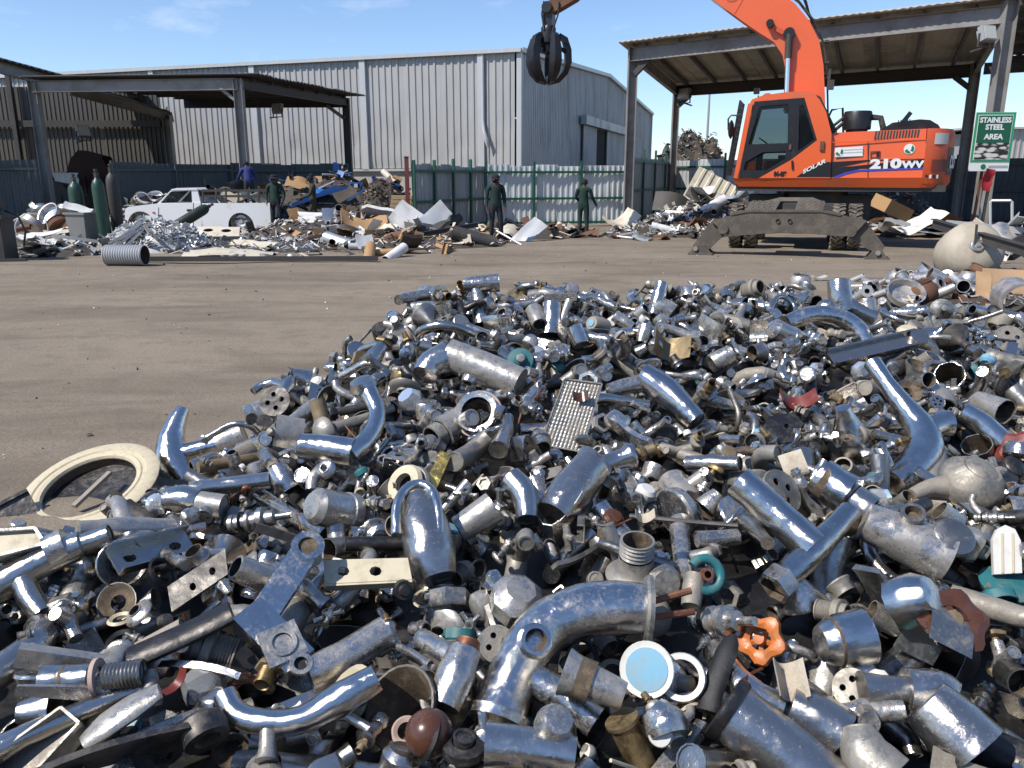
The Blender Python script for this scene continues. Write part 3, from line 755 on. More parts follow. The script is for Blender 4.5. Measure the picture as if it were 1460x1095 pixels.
# cab -----------------------------------------------------------------
CW = 1.02
roofp = sz([(1066, 153), (1072, 142), (1088, 136), (1120, 131.5), (1150, 130), (1161, 133), (1168, 142), (1150, 140), (1110, 142), (1082, 147)])
bm = MB(); bm.prism(roofp, -.03, CW + .03, E); bm.build('cab_roof', MAT['orange'], ex, 60)
quarter = sz([(1147, 139.5), (1168, 141), (1178, 160), (1185.5, 190), (1184, 254), (1082, 254), (1128, 228), (1165, 200)])
bm = MB(); plate(bm, quarter, [], -.05, .0, E); bm.build('cab_side_panel', MAT['orange'], ex)
bm = MB(); plate(bm, quarter, [], CW - .05, CW, E); bm.build('cab_side_panel', MAT['orange'], ex)
door = sz([(1076, 145), (1147, 139.5), (1165, 200), (1128, 228), (1082, 254), (1051, 254)])
w1 = sz([(1083, 152), (1124, 148), (1123, 204), (1067, 206)]); w2 = sz([(1140, 151), (1146, 149), (1161, 199), (1138, 215)]); w3 = sz([(1088, 217), (1120, 216), (1120, 226), (1092, 243), (1060, 243), (1063, 231)])
for n0, nm in ((-.045, 'cab_door'), (CW - .05, 'cab_door')):
    bm = MB(); plate(bm, door, [w1, w2, w3], n0, n0 + .05, E); dr = bm.build(nm, MAT['black'], ex)
    for w in (w1, w2, w3):
        bm = MB(); plate(bm, w, [], n0 + .02, n0 + .028, E); bm.build('pane', MAT['cab_glass'], dr)
h0, h1 = U.at(1129.5, 229), U.at(1130, 241)
bm = MB(); bm.bar(E(h0[0], h0[1], -.07), E(h1[0], h1[1], -.07), .03, .04, up=(1, 0, 0)); bm.build('door_handle', MAT['black'], ex)
s, z = U.at(1127, 206); bm = MB(); bm.bar(E(s, z, -.06), E(s, z - .12, -.06), .03, .05, up=(1, 0, 0)); s, z = U.at(1172, 208); bm.bar(E(s, z + .1, -.07), E(s, z - .1, -.07), .05, .09, up=(1, 0, 0)); bm.build('door_latch', MAT['rust'], ex)
p0, p1 = U.at(1070, 148), U.at(1049.5, 254)
for n in (.0, CW - .02):
    bm = MB(); bm.bar(E(p0[0], p0[1], n), E(p1[0], p1[1], n), .09, .11, up=(1, 0, 0)); bm.build('cab_pillar', MAT['orange'], ex)
bm = MB(); bm.add([E(p0[0] - .03, p0[1], .05), E(p0[0] - .03, p0[1], CW - .07), E(p1[0] - .03, p1[1] + .25, CW - .07), E(p1[0] - .03, p1[1] + .25, .05)], [(0, 1, 2, 3)]); bm.build('windscreen', MAT['cab_glass'], ex)
bk = sz([(1168, 141), (1178, 160), (1185.5, 190), (1185, 254)])
bm = MB(); bm.prism(sz([(1163, 134.5), (1170, 138), (1194, 187.5), (1186, 190), (1178.5, 160), (1168.5, 141)]), .03, CW - .02, E); bm.build('rear_window', MAT['glass_dark'], ex)
bm = MB(); bm.bar(E(bk[2][0] - .1, bk[2][1] - .5, CW / 2), E(bk[2][0] - .1, bk[2][1], CW / 2), CW - .1, .06, up=(1, 0, 0)); bm.build('cab_rear_wall', MAT['black'], ex)
s, z = U.at(1115, 225); bm = MB(); bm.box(tuple(E(s + .15, z - .25, .5)), (.5, .5, .3)); bm.box(tuple(E(s + .15, z, .5)), (.5, .48, .14)); bm.bar(E(s + .38, z, .5), E(s + .55, z + .75, .5), .46, .13, up=(1, 0, 0)); bm.box(tuple(E(s + .6, z + .85, .5)), (.12, .26, .2)); bm.build('seat', MAT['black'], ex, 0)
bm = MB(); s, z = U.at(1082, 214); bm.box(tuple(E(s, z - .3, .5)), (.14, .3, .9)); M = Matrix.Translation(E(s + .1, z + .2, .5)) @ Matrix.Rotation(R(35), 4, 'Y')
bm.lathe([(.17, -.015), (.19, 0), (.17, .015), (.15, 0), (.17, -.015)], 18, 0, M); bm.build('steering_column', MAT['black'], ex)
# front guard mesh, mirror, lamp, beacon
g0, g1 = U.at(1062, 143), U.at(1042, 250)
def G(t, n, o=0): return E(g0[0] + (g1[0] - g0[0]) * t - .1 + o, g0[1] + (g1[1] - g0[1]) * t, n)
bm = MB()
for n in (-.02, CW): bm.bar(G(0, n), G(1, n), .04, .05, up=(1, 0, 0))
bm.build('guard_frame', MAT['black'], ex)
bm = MB()
for i in range(14): bm.bar(G(i / 13, -.02), G(i / 13, CW), .012, .012)
for i in range(1, 8): bm.bar(G(0, CW * i / 8), G(1, CW * i / 8), .012, .012, up=(1, 0, 0))
tag(bm.build('guard_mesh', MAT['black'], ex), kind='stuff')
m0 = [U.at(*p) for p in ((1056, 165), (1043, 165), (1039, 170), (1039, 186))]
bm = MB(); bm.tube([E(s, z, -.12) for s, z in m0], .02, 8); bm.build('mirror_arm', MAT['black'], ex)
s, z = U.at(1043, 185); bm = MB(); bm.lathe([(0, -.03), (.09, -.03), (.11, 0), (.09, .03), (0, .03)], 14, 0, Matrix.Translation(E(s, z, -.12)) @ Matrix.Rotation(R(60), 4, 'Z') @ Matrix.Rotation(R(90), 4, 'X') @ Matrix.Diagonal((.9, 2.0, 1, 1))); bm.build('mirror', MAT['black'], ex)
s, z = U.at(1078, 130); bm = MB(); bm.box(tuple(E(s, z + .02, .2)), (.13, .16, .13)); bm.bar(E(s + .04, z - .08, .2), E(s + .1, z - .25, .2), .03, .03, up=(1, 0, 0)); bm.build('work_lamp', MAT['black'], ex)
s, z = U.at(1092, 134); bm = MB(); bm.lathe([(0, 0), (.1, 0), (.1, .06), (.05, .09), (0, .09)], 12, 0, Matrix.Translation(E(s, z - .02, .6))); bm.build('beacon', MAT['dirty_orange'], ex)
bm = MB(); bm.box(tuple(E(1.1, 1.68, 2.05)), (2.0, .9, .75)); bm.build('tool_box', MAT['dirty_orange'], ex)
bm = MB(); bm.box(tuple(E(2.4, 1.40, 1.25)), (4.6, 2.3, .16)); bm.build('main_frame', MAT['steel_dark'], ex)
# boom in the middle plane ---------------------------------------------
UB = Wall(*(U.p + U.n * N0).xy, U.d.x, U.d.y)
def bz(pts): return [UB.at(*p) for p in pts]
lo = bz([(1128, 215), (1121, 135), (1120, 100), (1116, 80), (1104, 62), (1085, 50), (1060, 33), (1015, 0), (960, -45), (900, -88)])
hi = bz([(880, -118), (960, -98), (1045, -52), (1105, -14), (1134, 8), (1154, 32), (1168, 60), (1174, 95), (1176, 135), (1178, 215)])
bm = MB(); plate(bm, lo + hi, [], N0 - .24, N0 + .24, E); bm.build('boom', MAT['orange'], ex)
bm = MB()
e0, e1 = bz([(1048, 22), (1064, -6)]); bm.bar(E(*e0, N0 - .246), E(*e1, N0 - .246), .01, .03); bm.build('weld_seam', MAT['orange'], ex)
for q in ((1099, 37, .09), (1126, 51, .13)):
    s, z = UB.at(q[0], q[1]); bm = MB(); bm.lathe([(0, -.42), (q[2], -.42), (q[2], .42), (0, .42)], 14, 0, Matrix.Translation(E(s, z, N0)) @ Matrix.Rotation(R(90), 4, 'X')); bm.build('boom_pin', MAT['black'], ex)
bm = MB(); c = bz([(1106, 43), (1118, 50)]); bm.bar(E(*c[0], N0 - .3), E(*c[1], N0 - .3), .08, .1); bm.build('pin_link', MAT['dirty_orange'], ex)
for n in (N0 - .36, N0 + .36):
    c0, c1, c2 = bz([(1126, 52), (1124, 86), (1121, 160)])
    bm = MB(); bm.cyl(E(*c1, n), E(*c2, n), .058, 12); bm.build('cylinder_rod', MAT['chrome_rod'], ex)
    bm = MB(); bm.cyl(E(*c0, n), E(*c1, n), .085, 12); bm.build('cylinder_end', MAT['steel_dark'], ex)
for k, off in enumerate((0, .07, .14)):
    pth = bz([(1040 + 2 * k, -58), (1108, -19), (1138, 4), (1158, 30), (1172, 60), (1177.5, 95), (1179, 140), (1180, 200)])
    bm = MB(); bm.tube([E(s + .015, z + .02, N0 - .12 + off * 1.6) for s, z in pth], .022, 6); bm.build('hydraulic_pipe', MAT['rubber'], ex)
for k in range(3):
    pth = bz([(1122 + 3 * k, -22), (1136 + 2 * k, -12 + 3 * k), (1146, 6 + 2 * k), (1150 - k, 22), (1156, 34)])
    bm = MB(); bm.tube([E(s + .05, z + .05, N0 + .05 * k) for s, z in pth], .025, 6); bm.build('hydraulic_hose', MAT['black'], ex)
for py in (60, 90, 112):
    s, z = UB.at(1176, py); bm = MB(); bm.box(tuple(E(s + .04, z, N0)), (.10, .3, .05)); bm.build('pipe_clamp', MAT['steel_dark'], ex)
s, z = UB.at(1184, 122); bm = MB(); bm.box(tuple(E(s, z, N0 - .15)), (.16, .12, .22)); s, z = UB.at(1182, 112); bm.bar(E(s, z + .2, N0 - .15), E(s, z - .2, N0 - .15), .06, .06, up=(1, 0, 0)); bm.build('valve_block', MAT['steel_dark'], ex)
s, z = UB.at(1045, 2); bm = MB(); bm.lathe([(0, -.25), (.18, -.25), (.18, .25), (0, .25)], 16, 0, Matrix.Translation(E(s, z + .12, N0)) @ Matrix.Rotation(R(90), 4, 'X')); bm.build('boom_boss', MAT['dirty_orange'], ex)
# arm: from the boom tip down to the grab
ap = bz([(915, -128), (875, -128), (800, -6), (776, 8), (778, 22), (790, 20), (822, 1), (905, -80)])
bm = MB(); plate(bm, ap, [], N0 - .17, N0 + .17, E); bm.build('arm', MAT['rust'], ex)
j = bz([(783, 12), (783, 35), (781, 60)])
bm = MB(); bm.lathe([(0, -.24), (.14, -.24), (.14, .24), (0, .24)], 14, 0, Matrix.Translation(E(*j[0], N0)) @ Matrix.Rotation(R(90), 4, 'X')); bm.bar(E(*j[0], N0), E(j[0][0], j[1][1] - .05, N0), .3, .26, up=(1, 0, 0)); bm.build('grab_hanger', MAT['black'], ex)
gx, gz = bz([(782, 40)])[0]
gb = MB(); M0 = Matrix.Translation(E(gx, gz, N0))
gb.lathe([(0, .06), (.16, .06), (.20, 0), (.20, -.1), (.28, -.14), (.28, -.38), (.22, -.44), (.22, -.62), (.1, -.66), (0, -.66)], 16, 0, M0); grab = gb.build('grab_head', MAT['black'], ex)
def tine_path(a):
    return [Vector((math.cos(a) * r, math.sin(a) * r, z)) for r, z in ((.26, -.20), (.42, -.30), (.50, -.55), (.515, -.85), (.44, -1.10), (.27, -1.30), (.06, -1.40))]
for k in range(5):
    a = R(72 * k + 25); bm = MB(); P = tine_path(a); t = Vector((-math.sin(a), math.cos(a), 0)); vs = []
    for i, p in enumerate(P):
        w = (.16, .24, .33, .37, .34, .24, .06)[i]; d = (.13, .16, .17, .17, .15, .12, .05)[i]
        tn = (P[min(i + 1, 6)] - P[max(i - 1, 0)]).normalized(); o = tn.cross(t).normalized()
        vs += [M0 @ (p + t * w / 2 * sx + o * d * sy) for sx, sy in ((-1, -.3), (1, -.3), (.55, .7), (-.55, .7))]
    bm.add(vs, [(i * 4 + q, i * 4 + (q + 1) % 4, i * 4 + 4 + (q + 1) % 4, i * 4 + 4 + q) for i in range(6) for q in range(4)] + [(3, 2, 1, 0), (24, 25, 26, 27)])
    bm.build('grab_tine', MAT['black'], grab, 30)
    bm = MB(); bm.cyl(M0 @ Vector((math.cos(a) * .2, math.sin(a) * .2, -.40)), M0 @ Vector((math.cos(a) * .5, math.sin(a) * .5, -.62)), .05, 8); bm.build('tine_ram', MAT['steel_dark'], grab)
hz = bz([(800, 5), (799, 22), (793, 40), (789, 52)]); bm = MB(); bm.tube([E(s, z, N0 - .2) for s, z in hz], .022, 6); hz = bz([(779, 4), (776, 22), (779, 44)]); bm.tube([E(s, z, N0 - .22) for s, z in hz], .022, 6); bm.build('grab_hose', MAT['rubber'], ex)
# undercarriage (stands square to the camera, turned against the upper part) ----
UC = Matrix.Identity(4)
cw_ = U.pt(S0, 0, N0)
ux = -.15
def K(x, y, z): return UC @ Vector((x + ux, y, z))
bm = MB(); bm.lathe([(0, 1.0), (.75, 1.0), (.75, 1.32), (0, 1.32)], 24, 0, None); bm.build('slew_ring', MAT['steel_dark'], ex)
bm = MB(); M = UC @ Matrix.Translation((ux, 0, 0)); bm.box((0, 0, .80), (1.1, 3.9, .5), 0, M); bm.box((0, -1.3, .55), (1.9, .22, .22), 0, M); bm.box((0, 1.3, .55), (1.9, .22, .22), 0, M); bm.box((1.0, .1, .92), (.85, 1.1, .62), 0, M); bm.box((-1.0, .1, .92), (.85, 1.1, .62), 0, M); bm.build('chassis', MAT['steel_dark'], ex)
def tyre_mesh():
    bm = MB(); M = Matrix.Rotation(R(90), 4, 'Y')
    bm.lathe([(.27, -.11), (.36, -.13), (.46, -.14), (.505, -.11), (.505, .11), (.46, .14), (.36, .13), (.27, .11)], 28, 0, M)
    for k in range(24):
        for sd in (-1, 1):
            a = 2 * math.pi * (k + (.5 if sd > 0 else 0)) / 24
            Mx = Matrix.Rotation(a, 4, 'X') @ Matrix.Translation((sd * .065, 0, .515)) @ Matrix.Rotation(sd * R(28), 4, 'Z')
            bm.box((0, 0, 0), (.15, .06, .045), 0, Mx)
    return bm.mesh('tyre', MAT['tyre_mud'], 35)
def rim_mesh():
    bm = MB(); M = Matrix.Rotation(R(90), 4, 'Y'); bm.lathe([(0, -.05), (.12, -.05), (.14, -.02), (.27, -.03), (.28, -.12), (.29, -.12), (.29, .12), (.28, .12), (.27, .05), (0, .05)], 20, 0, M); return bm.mesh('rim', MAT['steel_dark'])
TY, RM = tyre_mesh(), rim_mesh()
WA = Wall(*(U.p + U.n * (N0 - 1.72)).xy, U.d.x, U.d.y)
xw = [WA.at(px, 330)[0] - S0 for px in (1050, 1072, 1193, 1217)]
for y in (-1.72, 1.5):
    for x in [q - ux for q in xw]:
        w = bpy.data.objects.new('wheel', TY); COL.objects.link(w); w.parent = ex; w.location = K(x, y, .52); w.rotation_euler = (0, 0, 0)
        r = bpy.data.objects.new('rim', RM); COL.objects.link(r); r.parent = w
# stabiliser beam facing the camera
fp = at_z(998, 361.5, .02); SN = (Vector((fp.x, fp.y, 0)) - U.p).dot(U.n)
WS = Wall(*(U.p + U.n * SN).xy, U.d.x, U.d.y)
def ws(pts): return [WS.at(*p) for p in pts]
def KS(s, z, n): return Vector((s - S0, SN + n - N0, z))
beam = ws([(1014, 316), (1048, 306), (1066, 302), (1171, 302), (1198, 307), (1236, 315), (1216, 336), (1202, 337), (1132, 332), (1103, 332), (1040, 337), (1030, 328)])
bm = MB(); plate(bm, beam, [], 0, .06, KS); plate(bm, beam, [], .34, .40, KS); bm.build('stabiliser_beam', MAT['track_grey'], ex)
bm = MB(); bm.prism(ws([(1040, 304), (1066, 299.5), (1171, 299.5), (1200, 305), (1198, 308), (1171, 302.6), (1066, 302.6), (1042, 307)]), -.02, .42, KS); bm.build('beam_flange', MAT['track_grey'], ex)
for i in range(2):
    bm = MB(); s, z = ws([((1109, 1126)[i], 315)])[0]; bm.lathe([(.03, -.03), (.045, -.03), (.045, .02)], 10, 0, Matrix.Translation(KS(s, z, -.01)) @ UC @ Matrix.Rotation(R(90), 4, 'X')); bm.build('bolt', MAT['steel_grey'], ex)
for legp, footp, pin, piv in ((
        [(1012, 318), (1034, 309), (1048, 312), (1034, 333), (1010, 356), (996, 358), (987, 350)], [(983, 362), (1014, 361), (1003, 350), (990, 349)], (992, 354), (1031, 326)),
        ([(1200, 326), (1216, 318), (1236, 316), (1262, 352), (1254, 362), (1238, 356), (1206, 336)], [(1234, 367.5), (1266, 368), (1257, 352), (1248, 352)], (1252, 358), (1213, 330))):
    bm = MB(); plate(bm, ws(legp), [], .08, .32, KS); leg = bm.build('stabiliser_leg', MAT['track_grey'], ex)
    s, z = ws([piv])[0]; bm = MB(); bm.lathe([(0, -.04), (.11, -.04), (.11, .44), (0, .44)], 16, 0, Matrix.Translation(KS(s, z, 0)) @ UC @ Matrix.Rotation(R(-90), 4, 'X')); bm.build('pivot', MAT['track_grey'], leg)
    f = ws(footp); zmin = min(p[1] for p in f); f = [(a, b - zmin + .01) for a, b in f]
    bm = MB(); plate(bm, f, [], -.02, .06, KS); plate(bm, f, [], .34, .42, KS)
    bm.prism([(f[0][0] - .03, .0), (f[1][0] + .03, .0), (f[1][0] + .03, .035), (f[0][0] - .03, .035)], -.08, .5, KS); ft = bm.build('stabiliser_foot', MAT['track_grey'], ex)
    s, z = ws([pin])[0]; bm = MB(); bm.lathe([(0, -.06), (.05, -.06), (.05, .48), (0, .48)], 12, 0, Matrix.Translation(KS(s, z - zmin, 0)) @ UC @ Matrix.Rotation(R(-90), 4, 'X')); bm.build('pin', MAT['steel_grey'], ft)
# tread-plate deck with its hatch, sloping up behind the beam
dk = [(1062, 301), (1068, 288), (1090, 287), (1111, 282), (1159, 282), (1177, 289), (1172, 301)]; hl = [(1105, 300), (1112, 287.5), (1137, 287.5), (1133, 300)]
def KD(s, z, n): return KS(s, z, n + .1 + (z - beam[3][1]) * 1.1)
bm = MB(); plate(bm, ws(dk), [ws(hl)], 0, .03, KD); bm.build('deck_plate', MAT['track_grey'], ex)
bm = MB()
d_ = ws(dk); zmin = min(p[1] for p in d_); zmax = max(p[1] for p in d_)
rr = random.Random(2)
for i in range(26):
    for j in range(6):
        s = d_[1][0] + (d_[5][0] - d_[1][0]) * (i + .5 + .5 * (j % 2)) / 26.5; z = zmin + (zmax - zmin) * (.12 + .6 * j / 5)
        h = ws(hl)
        if h[0][0] - .04 < s < h[2][0] + .04: continue
        Mx = Matrix.Translation(KD(s, z, -.006)) @ UC @ Matrix.Rotation(R(45), 4, 'X') @ Matrix.Rotation(R(45 if (i + j) % 2 else -45), 4, 'Z'); bm.box((0, 0, 0), (.05, .014, .012), 0, Mx)
tag(bm.build('tread_pattern', MAT['track_grey'], ex), kind='stuff')
bm = MB(); bm.prism(ws([(1086, 322), (1150, 322), (1150, 332), (1086, 332)]), .42, 1.2, KS); bm.build('axle_block', MAT['steel_dark'], ex)

# ------------------------------------------------------------------ pickup
WP = Wall(-13, 25.3, 1, 0)
def pz(pts): return [(s, z) for s, z in (WP.at(*p) for p in pts)]
pk = empty('pickup_truck', V(-10.2, 25.3 + .82, 0), 0, 'white single cab pickup truck loaded with scrap, parked beneath the ragged shed roof', 'pickup truck')
def PK(s, z, n): return Vector((s - 13 + 10.2, n - .82, z + .09))
def arch(px, py, r, k=12): 
    c = WP.at(px, py); rr = r * .0218
    return [(c[0] + rr * math.cos(a), c[1] + rr * math.sin(a)) for a in [math.pi - math.pi * i / k for i in range(k + 1)]]
fa, ra = arch(202, 325, 19), arch(344, 326, 18)
sill = WP.at(270, 331)[1]
lower = pz([(178, 326), (179, 302), (184, 299), (224, 294.5), (286, 293)]) + [(WP.at(286, 293)[0], sill)]
low = [(p if p[1] > sill else (p[0], sill)) for p in fa[::-1]]
lower += [(fa[-1][0], sill)] + fa[::-1] + [(fa[0][0], sill + .02)]
for n in (0, 1.60):
    bm = MB(); plate(bm, lower, [], n, n + .04, PK); bm.build('cab_side', MAT['white_paint'], pk)
bed = pz([(288, 294), (385, 293.5), (386.5, 327)]) + [(ra[-1][0], sill + .03)] + ra[::-1] + [(ra[0][0], sill), (WP.at(288, 330)[0], sill)]
for n in (0, 1.59):
    bm = MB(); plate(bm, bed, [], n, n + .05, PK); bm.build('load_bed_side', MAT['white_paint'], pk)
q = pz([(288, 318), (386, 318)]); bm = MB(); bm.prism([(q[0][0], q[0][1]), (q[1][0], q[1][1]), (q[1][0], q[1][1] + .06), (q[0][0], q[0][1] + .06)], .05, 1.59, PK); bm.build('load_bed_floor', MAT['steel_dark'], pk)
q = pz([(385, 294), (386, 327)]); bm = MB(); bm.prism([(q[0][0] - .04, q[0][1]), (q[1][0], q[0][1]), (q[1][0], q[1][1]), (q[0][0] - .04, q[1][1])], .05, 1.59, PK); bm.build('tailgate', MAT['white_paint'], pk)
q = pz([(289, 294), (289, 325)]); bm = MB(); bm.prism([(q[0][0] - .02, q[0][1]), (q[0][0] + .03, q[0][1]), (q[0][0] + .03, q[1][1]), (q[0][0] - .02, q[1][1])], .05, 1.59, PK); bm.build('load_bed_front', MAT['white_paint'], pk)
hood = pz([(178, 312), (179, 302), (184, 299), (224, 294.5), (226, 297), (184, 304)]); bm = MB(); bm.prism(hood, .04, 1.60, PK); bm.build('bonnet', MAT['white_paint'], pk, 50)
ghs = pz([(224, 294.5), (245, 274), (252, 272.7), (278, 272.2), (281, 274), (286, 293)]); win = pz([(229, 297 - 3.2), (243.5, 277.5), (273, 276), (274, 293.2)])
for n in (.02, 1.58):
    bm = MB(); plate(bm, ghs, [win], n, n + .04, PK); bm.build('cab_frame', MAT['white_paint'], pk)
bm = MB(); plate(bm, win, [], .035, .043, PK); bm.build('side_window', MAT['cab_glass'], pk)
bm = MB(); plate(bm, win, [], 1.595, 1.603, PK); bm.build('side_window', MAT['cab_glass'], pk)
r_ = pz([(244, 275.5), (252, 272.4), (278, 272), (282, 275)]); bm = MB(); bm.prism(r_, .0, 1.64, PK); bm.build('roof', MAT['white_paint'], pk, 50)
w_ = pz([(226, 293.5), (244.5, 274.8)]); bm = MB(); bm.add([PK(*w_[0], .1), PK(*w_[0], 1.54), PK(*w_[1], 1.5), PK(*w_[1], .14)], [(0, 1, 2, 3)]); bm.build('windscreen', MAT['cab_glass'], pk)
w_ = pz([(286, 292.5), (281, 274.5)]); bm = MB(); bm.add([PK(w_[0][0], w_[0][1], .06), PK(w_[0][0], w_[0][1], 1.58), PK(w_[1][0], w_[1][1], 1.58), PK(w_[1][0], w_[1][1], .06)], [(0, 1, 2, 3)]); bm.build('cab_back', MAT['white_paint'], pk)
d0, d1 = pz([(226.5, 300), (226.5, 328)]); bm = MB(); bm.bar(PK(*d0, -.003), PK(*d1, -.003), .008, .012, up=(1, 0, 0)); d0, d1 = pz([(276, 293), (276, 329)]); bm.bar(PK(*d0, -.003), PK(*d1, -.003), .008, .012, up=(1, 0, 0)); bm.build('door_gap', MAT['black_print'], pk)
h = pz([(271, 304)])[0]; bm = MB(); bm.box(tuple(PK(*h, -.015)), (.16, .04, .06)); bm.build('door_handle', MAT['black'], pk)
h = pz([(228, 311)])[0]; bm = MB(); bm.box(tuple(PK(h[0], h[1], -.005)), (.11, .012, .025)); bm.build('badge', MAT['black'], pk)
h = pz([(222, 309)])[0]; bm = MB(); bm.box(tuple(PK(h[0] - .05, h[1] + .04, -.01)), (.07, .02, .04)); bm.build('indicator', MAT['dirty_orange'], pk)
h = pz([(256, 312)])[0]; bm = MB(); bm.prism(pz([(180, 322), (300, 329), (300, 333), (180, 328)]), .3, 1.3, PK); bm.prism(pz([(176, 318), (181, 318), (181, 326), (176, 326)]), -.02, 1.66, PK); bm.build('chassis', MAT['steel_dark'], pk)
bm = MB(); c = pz([(240, 288)])[0]; bm.lathe([(.17, -.015), (.185, 0), (.17, .015), (.155, 0), (.17, -.015)], 18, 0, Matrix.Translation(PK(*c, .45)) @ Matrix.Rotation(R(65), 4, 'Y')); bm.build('steering_wheel', MAT['black'], pk)
bm = MB(); c = pz([(268, 300)])[0]; bm.box(tuple(PK(c[0], c[1], .82)), (.5, 1.4, .16)); bm.bar(PK(c[0] + .22, c[1], .82), PK(c[0] + .35, c[1] + .5, .82), 1.4, .14, up=(1, 0, 0)); bm.build('seat', MAT['black'], pk)
def wheel_mesh():
    bm = MB(); M = Matrix.Rotation(R(90), 4, 'X'); bm.lathe([(.20, -.10), (.30, -.115), (.335, -.08), (.335, .08), (.30, .115), (.20, .10)], 28, 0, M); return bm.mesh('tyre', MAT['rubber'])
def wrim_mesh():
    bm = MB(); M = Matrix.Rotation(R(90), 4, 'X'); bm.lathe([(0, .085), (.05, .085), (.06, .06), (.11, .05), (.15, .07), (.195, .06), (.205, .10), (.215, .10), (.215, -.1), (0, -.05)], 24, 0, M); return bm.mesh('rim', MAT['alu'])
wm, wr = wheel_mesh(), wrim_mesh()
for px in (202, 344):
    for n in (.12, 1.52):
        c = WP.at(px, 325); w = bpy.data.objects.new('wheel', wm); COL.objects.link(w); w.parent = pk; w.location = PK(c[0], .245, n); w.rotation_euler = (0, 0, 0 if n < 1 else math.pi)
        r = bpy.data.objects.new('rim', wr); COL.objects.link(r); r.parent = w
# drop sides: a dark tube rack above the bed
for n in (.03, 1.6):
    for py in (276, 284):
        a, c = pz([(288, py), (384, py)]); bm = MB(); bm.bar(PK(*a, n), PK(*c, n), .04, .07); bm.build('rack_rail', MAT['steel_dark'], pk)
    for px in (289, 308, 322, 340, 354, 369, 383):
        a, c = pz([(px, 294), (px, 275)]); bm = MB(); bm.bar(PK(*a, n), PK(*c, n), .05, .05, up=(1, 0, 0)); bm.build('rack_post', MAT['steel_dark'], pk)
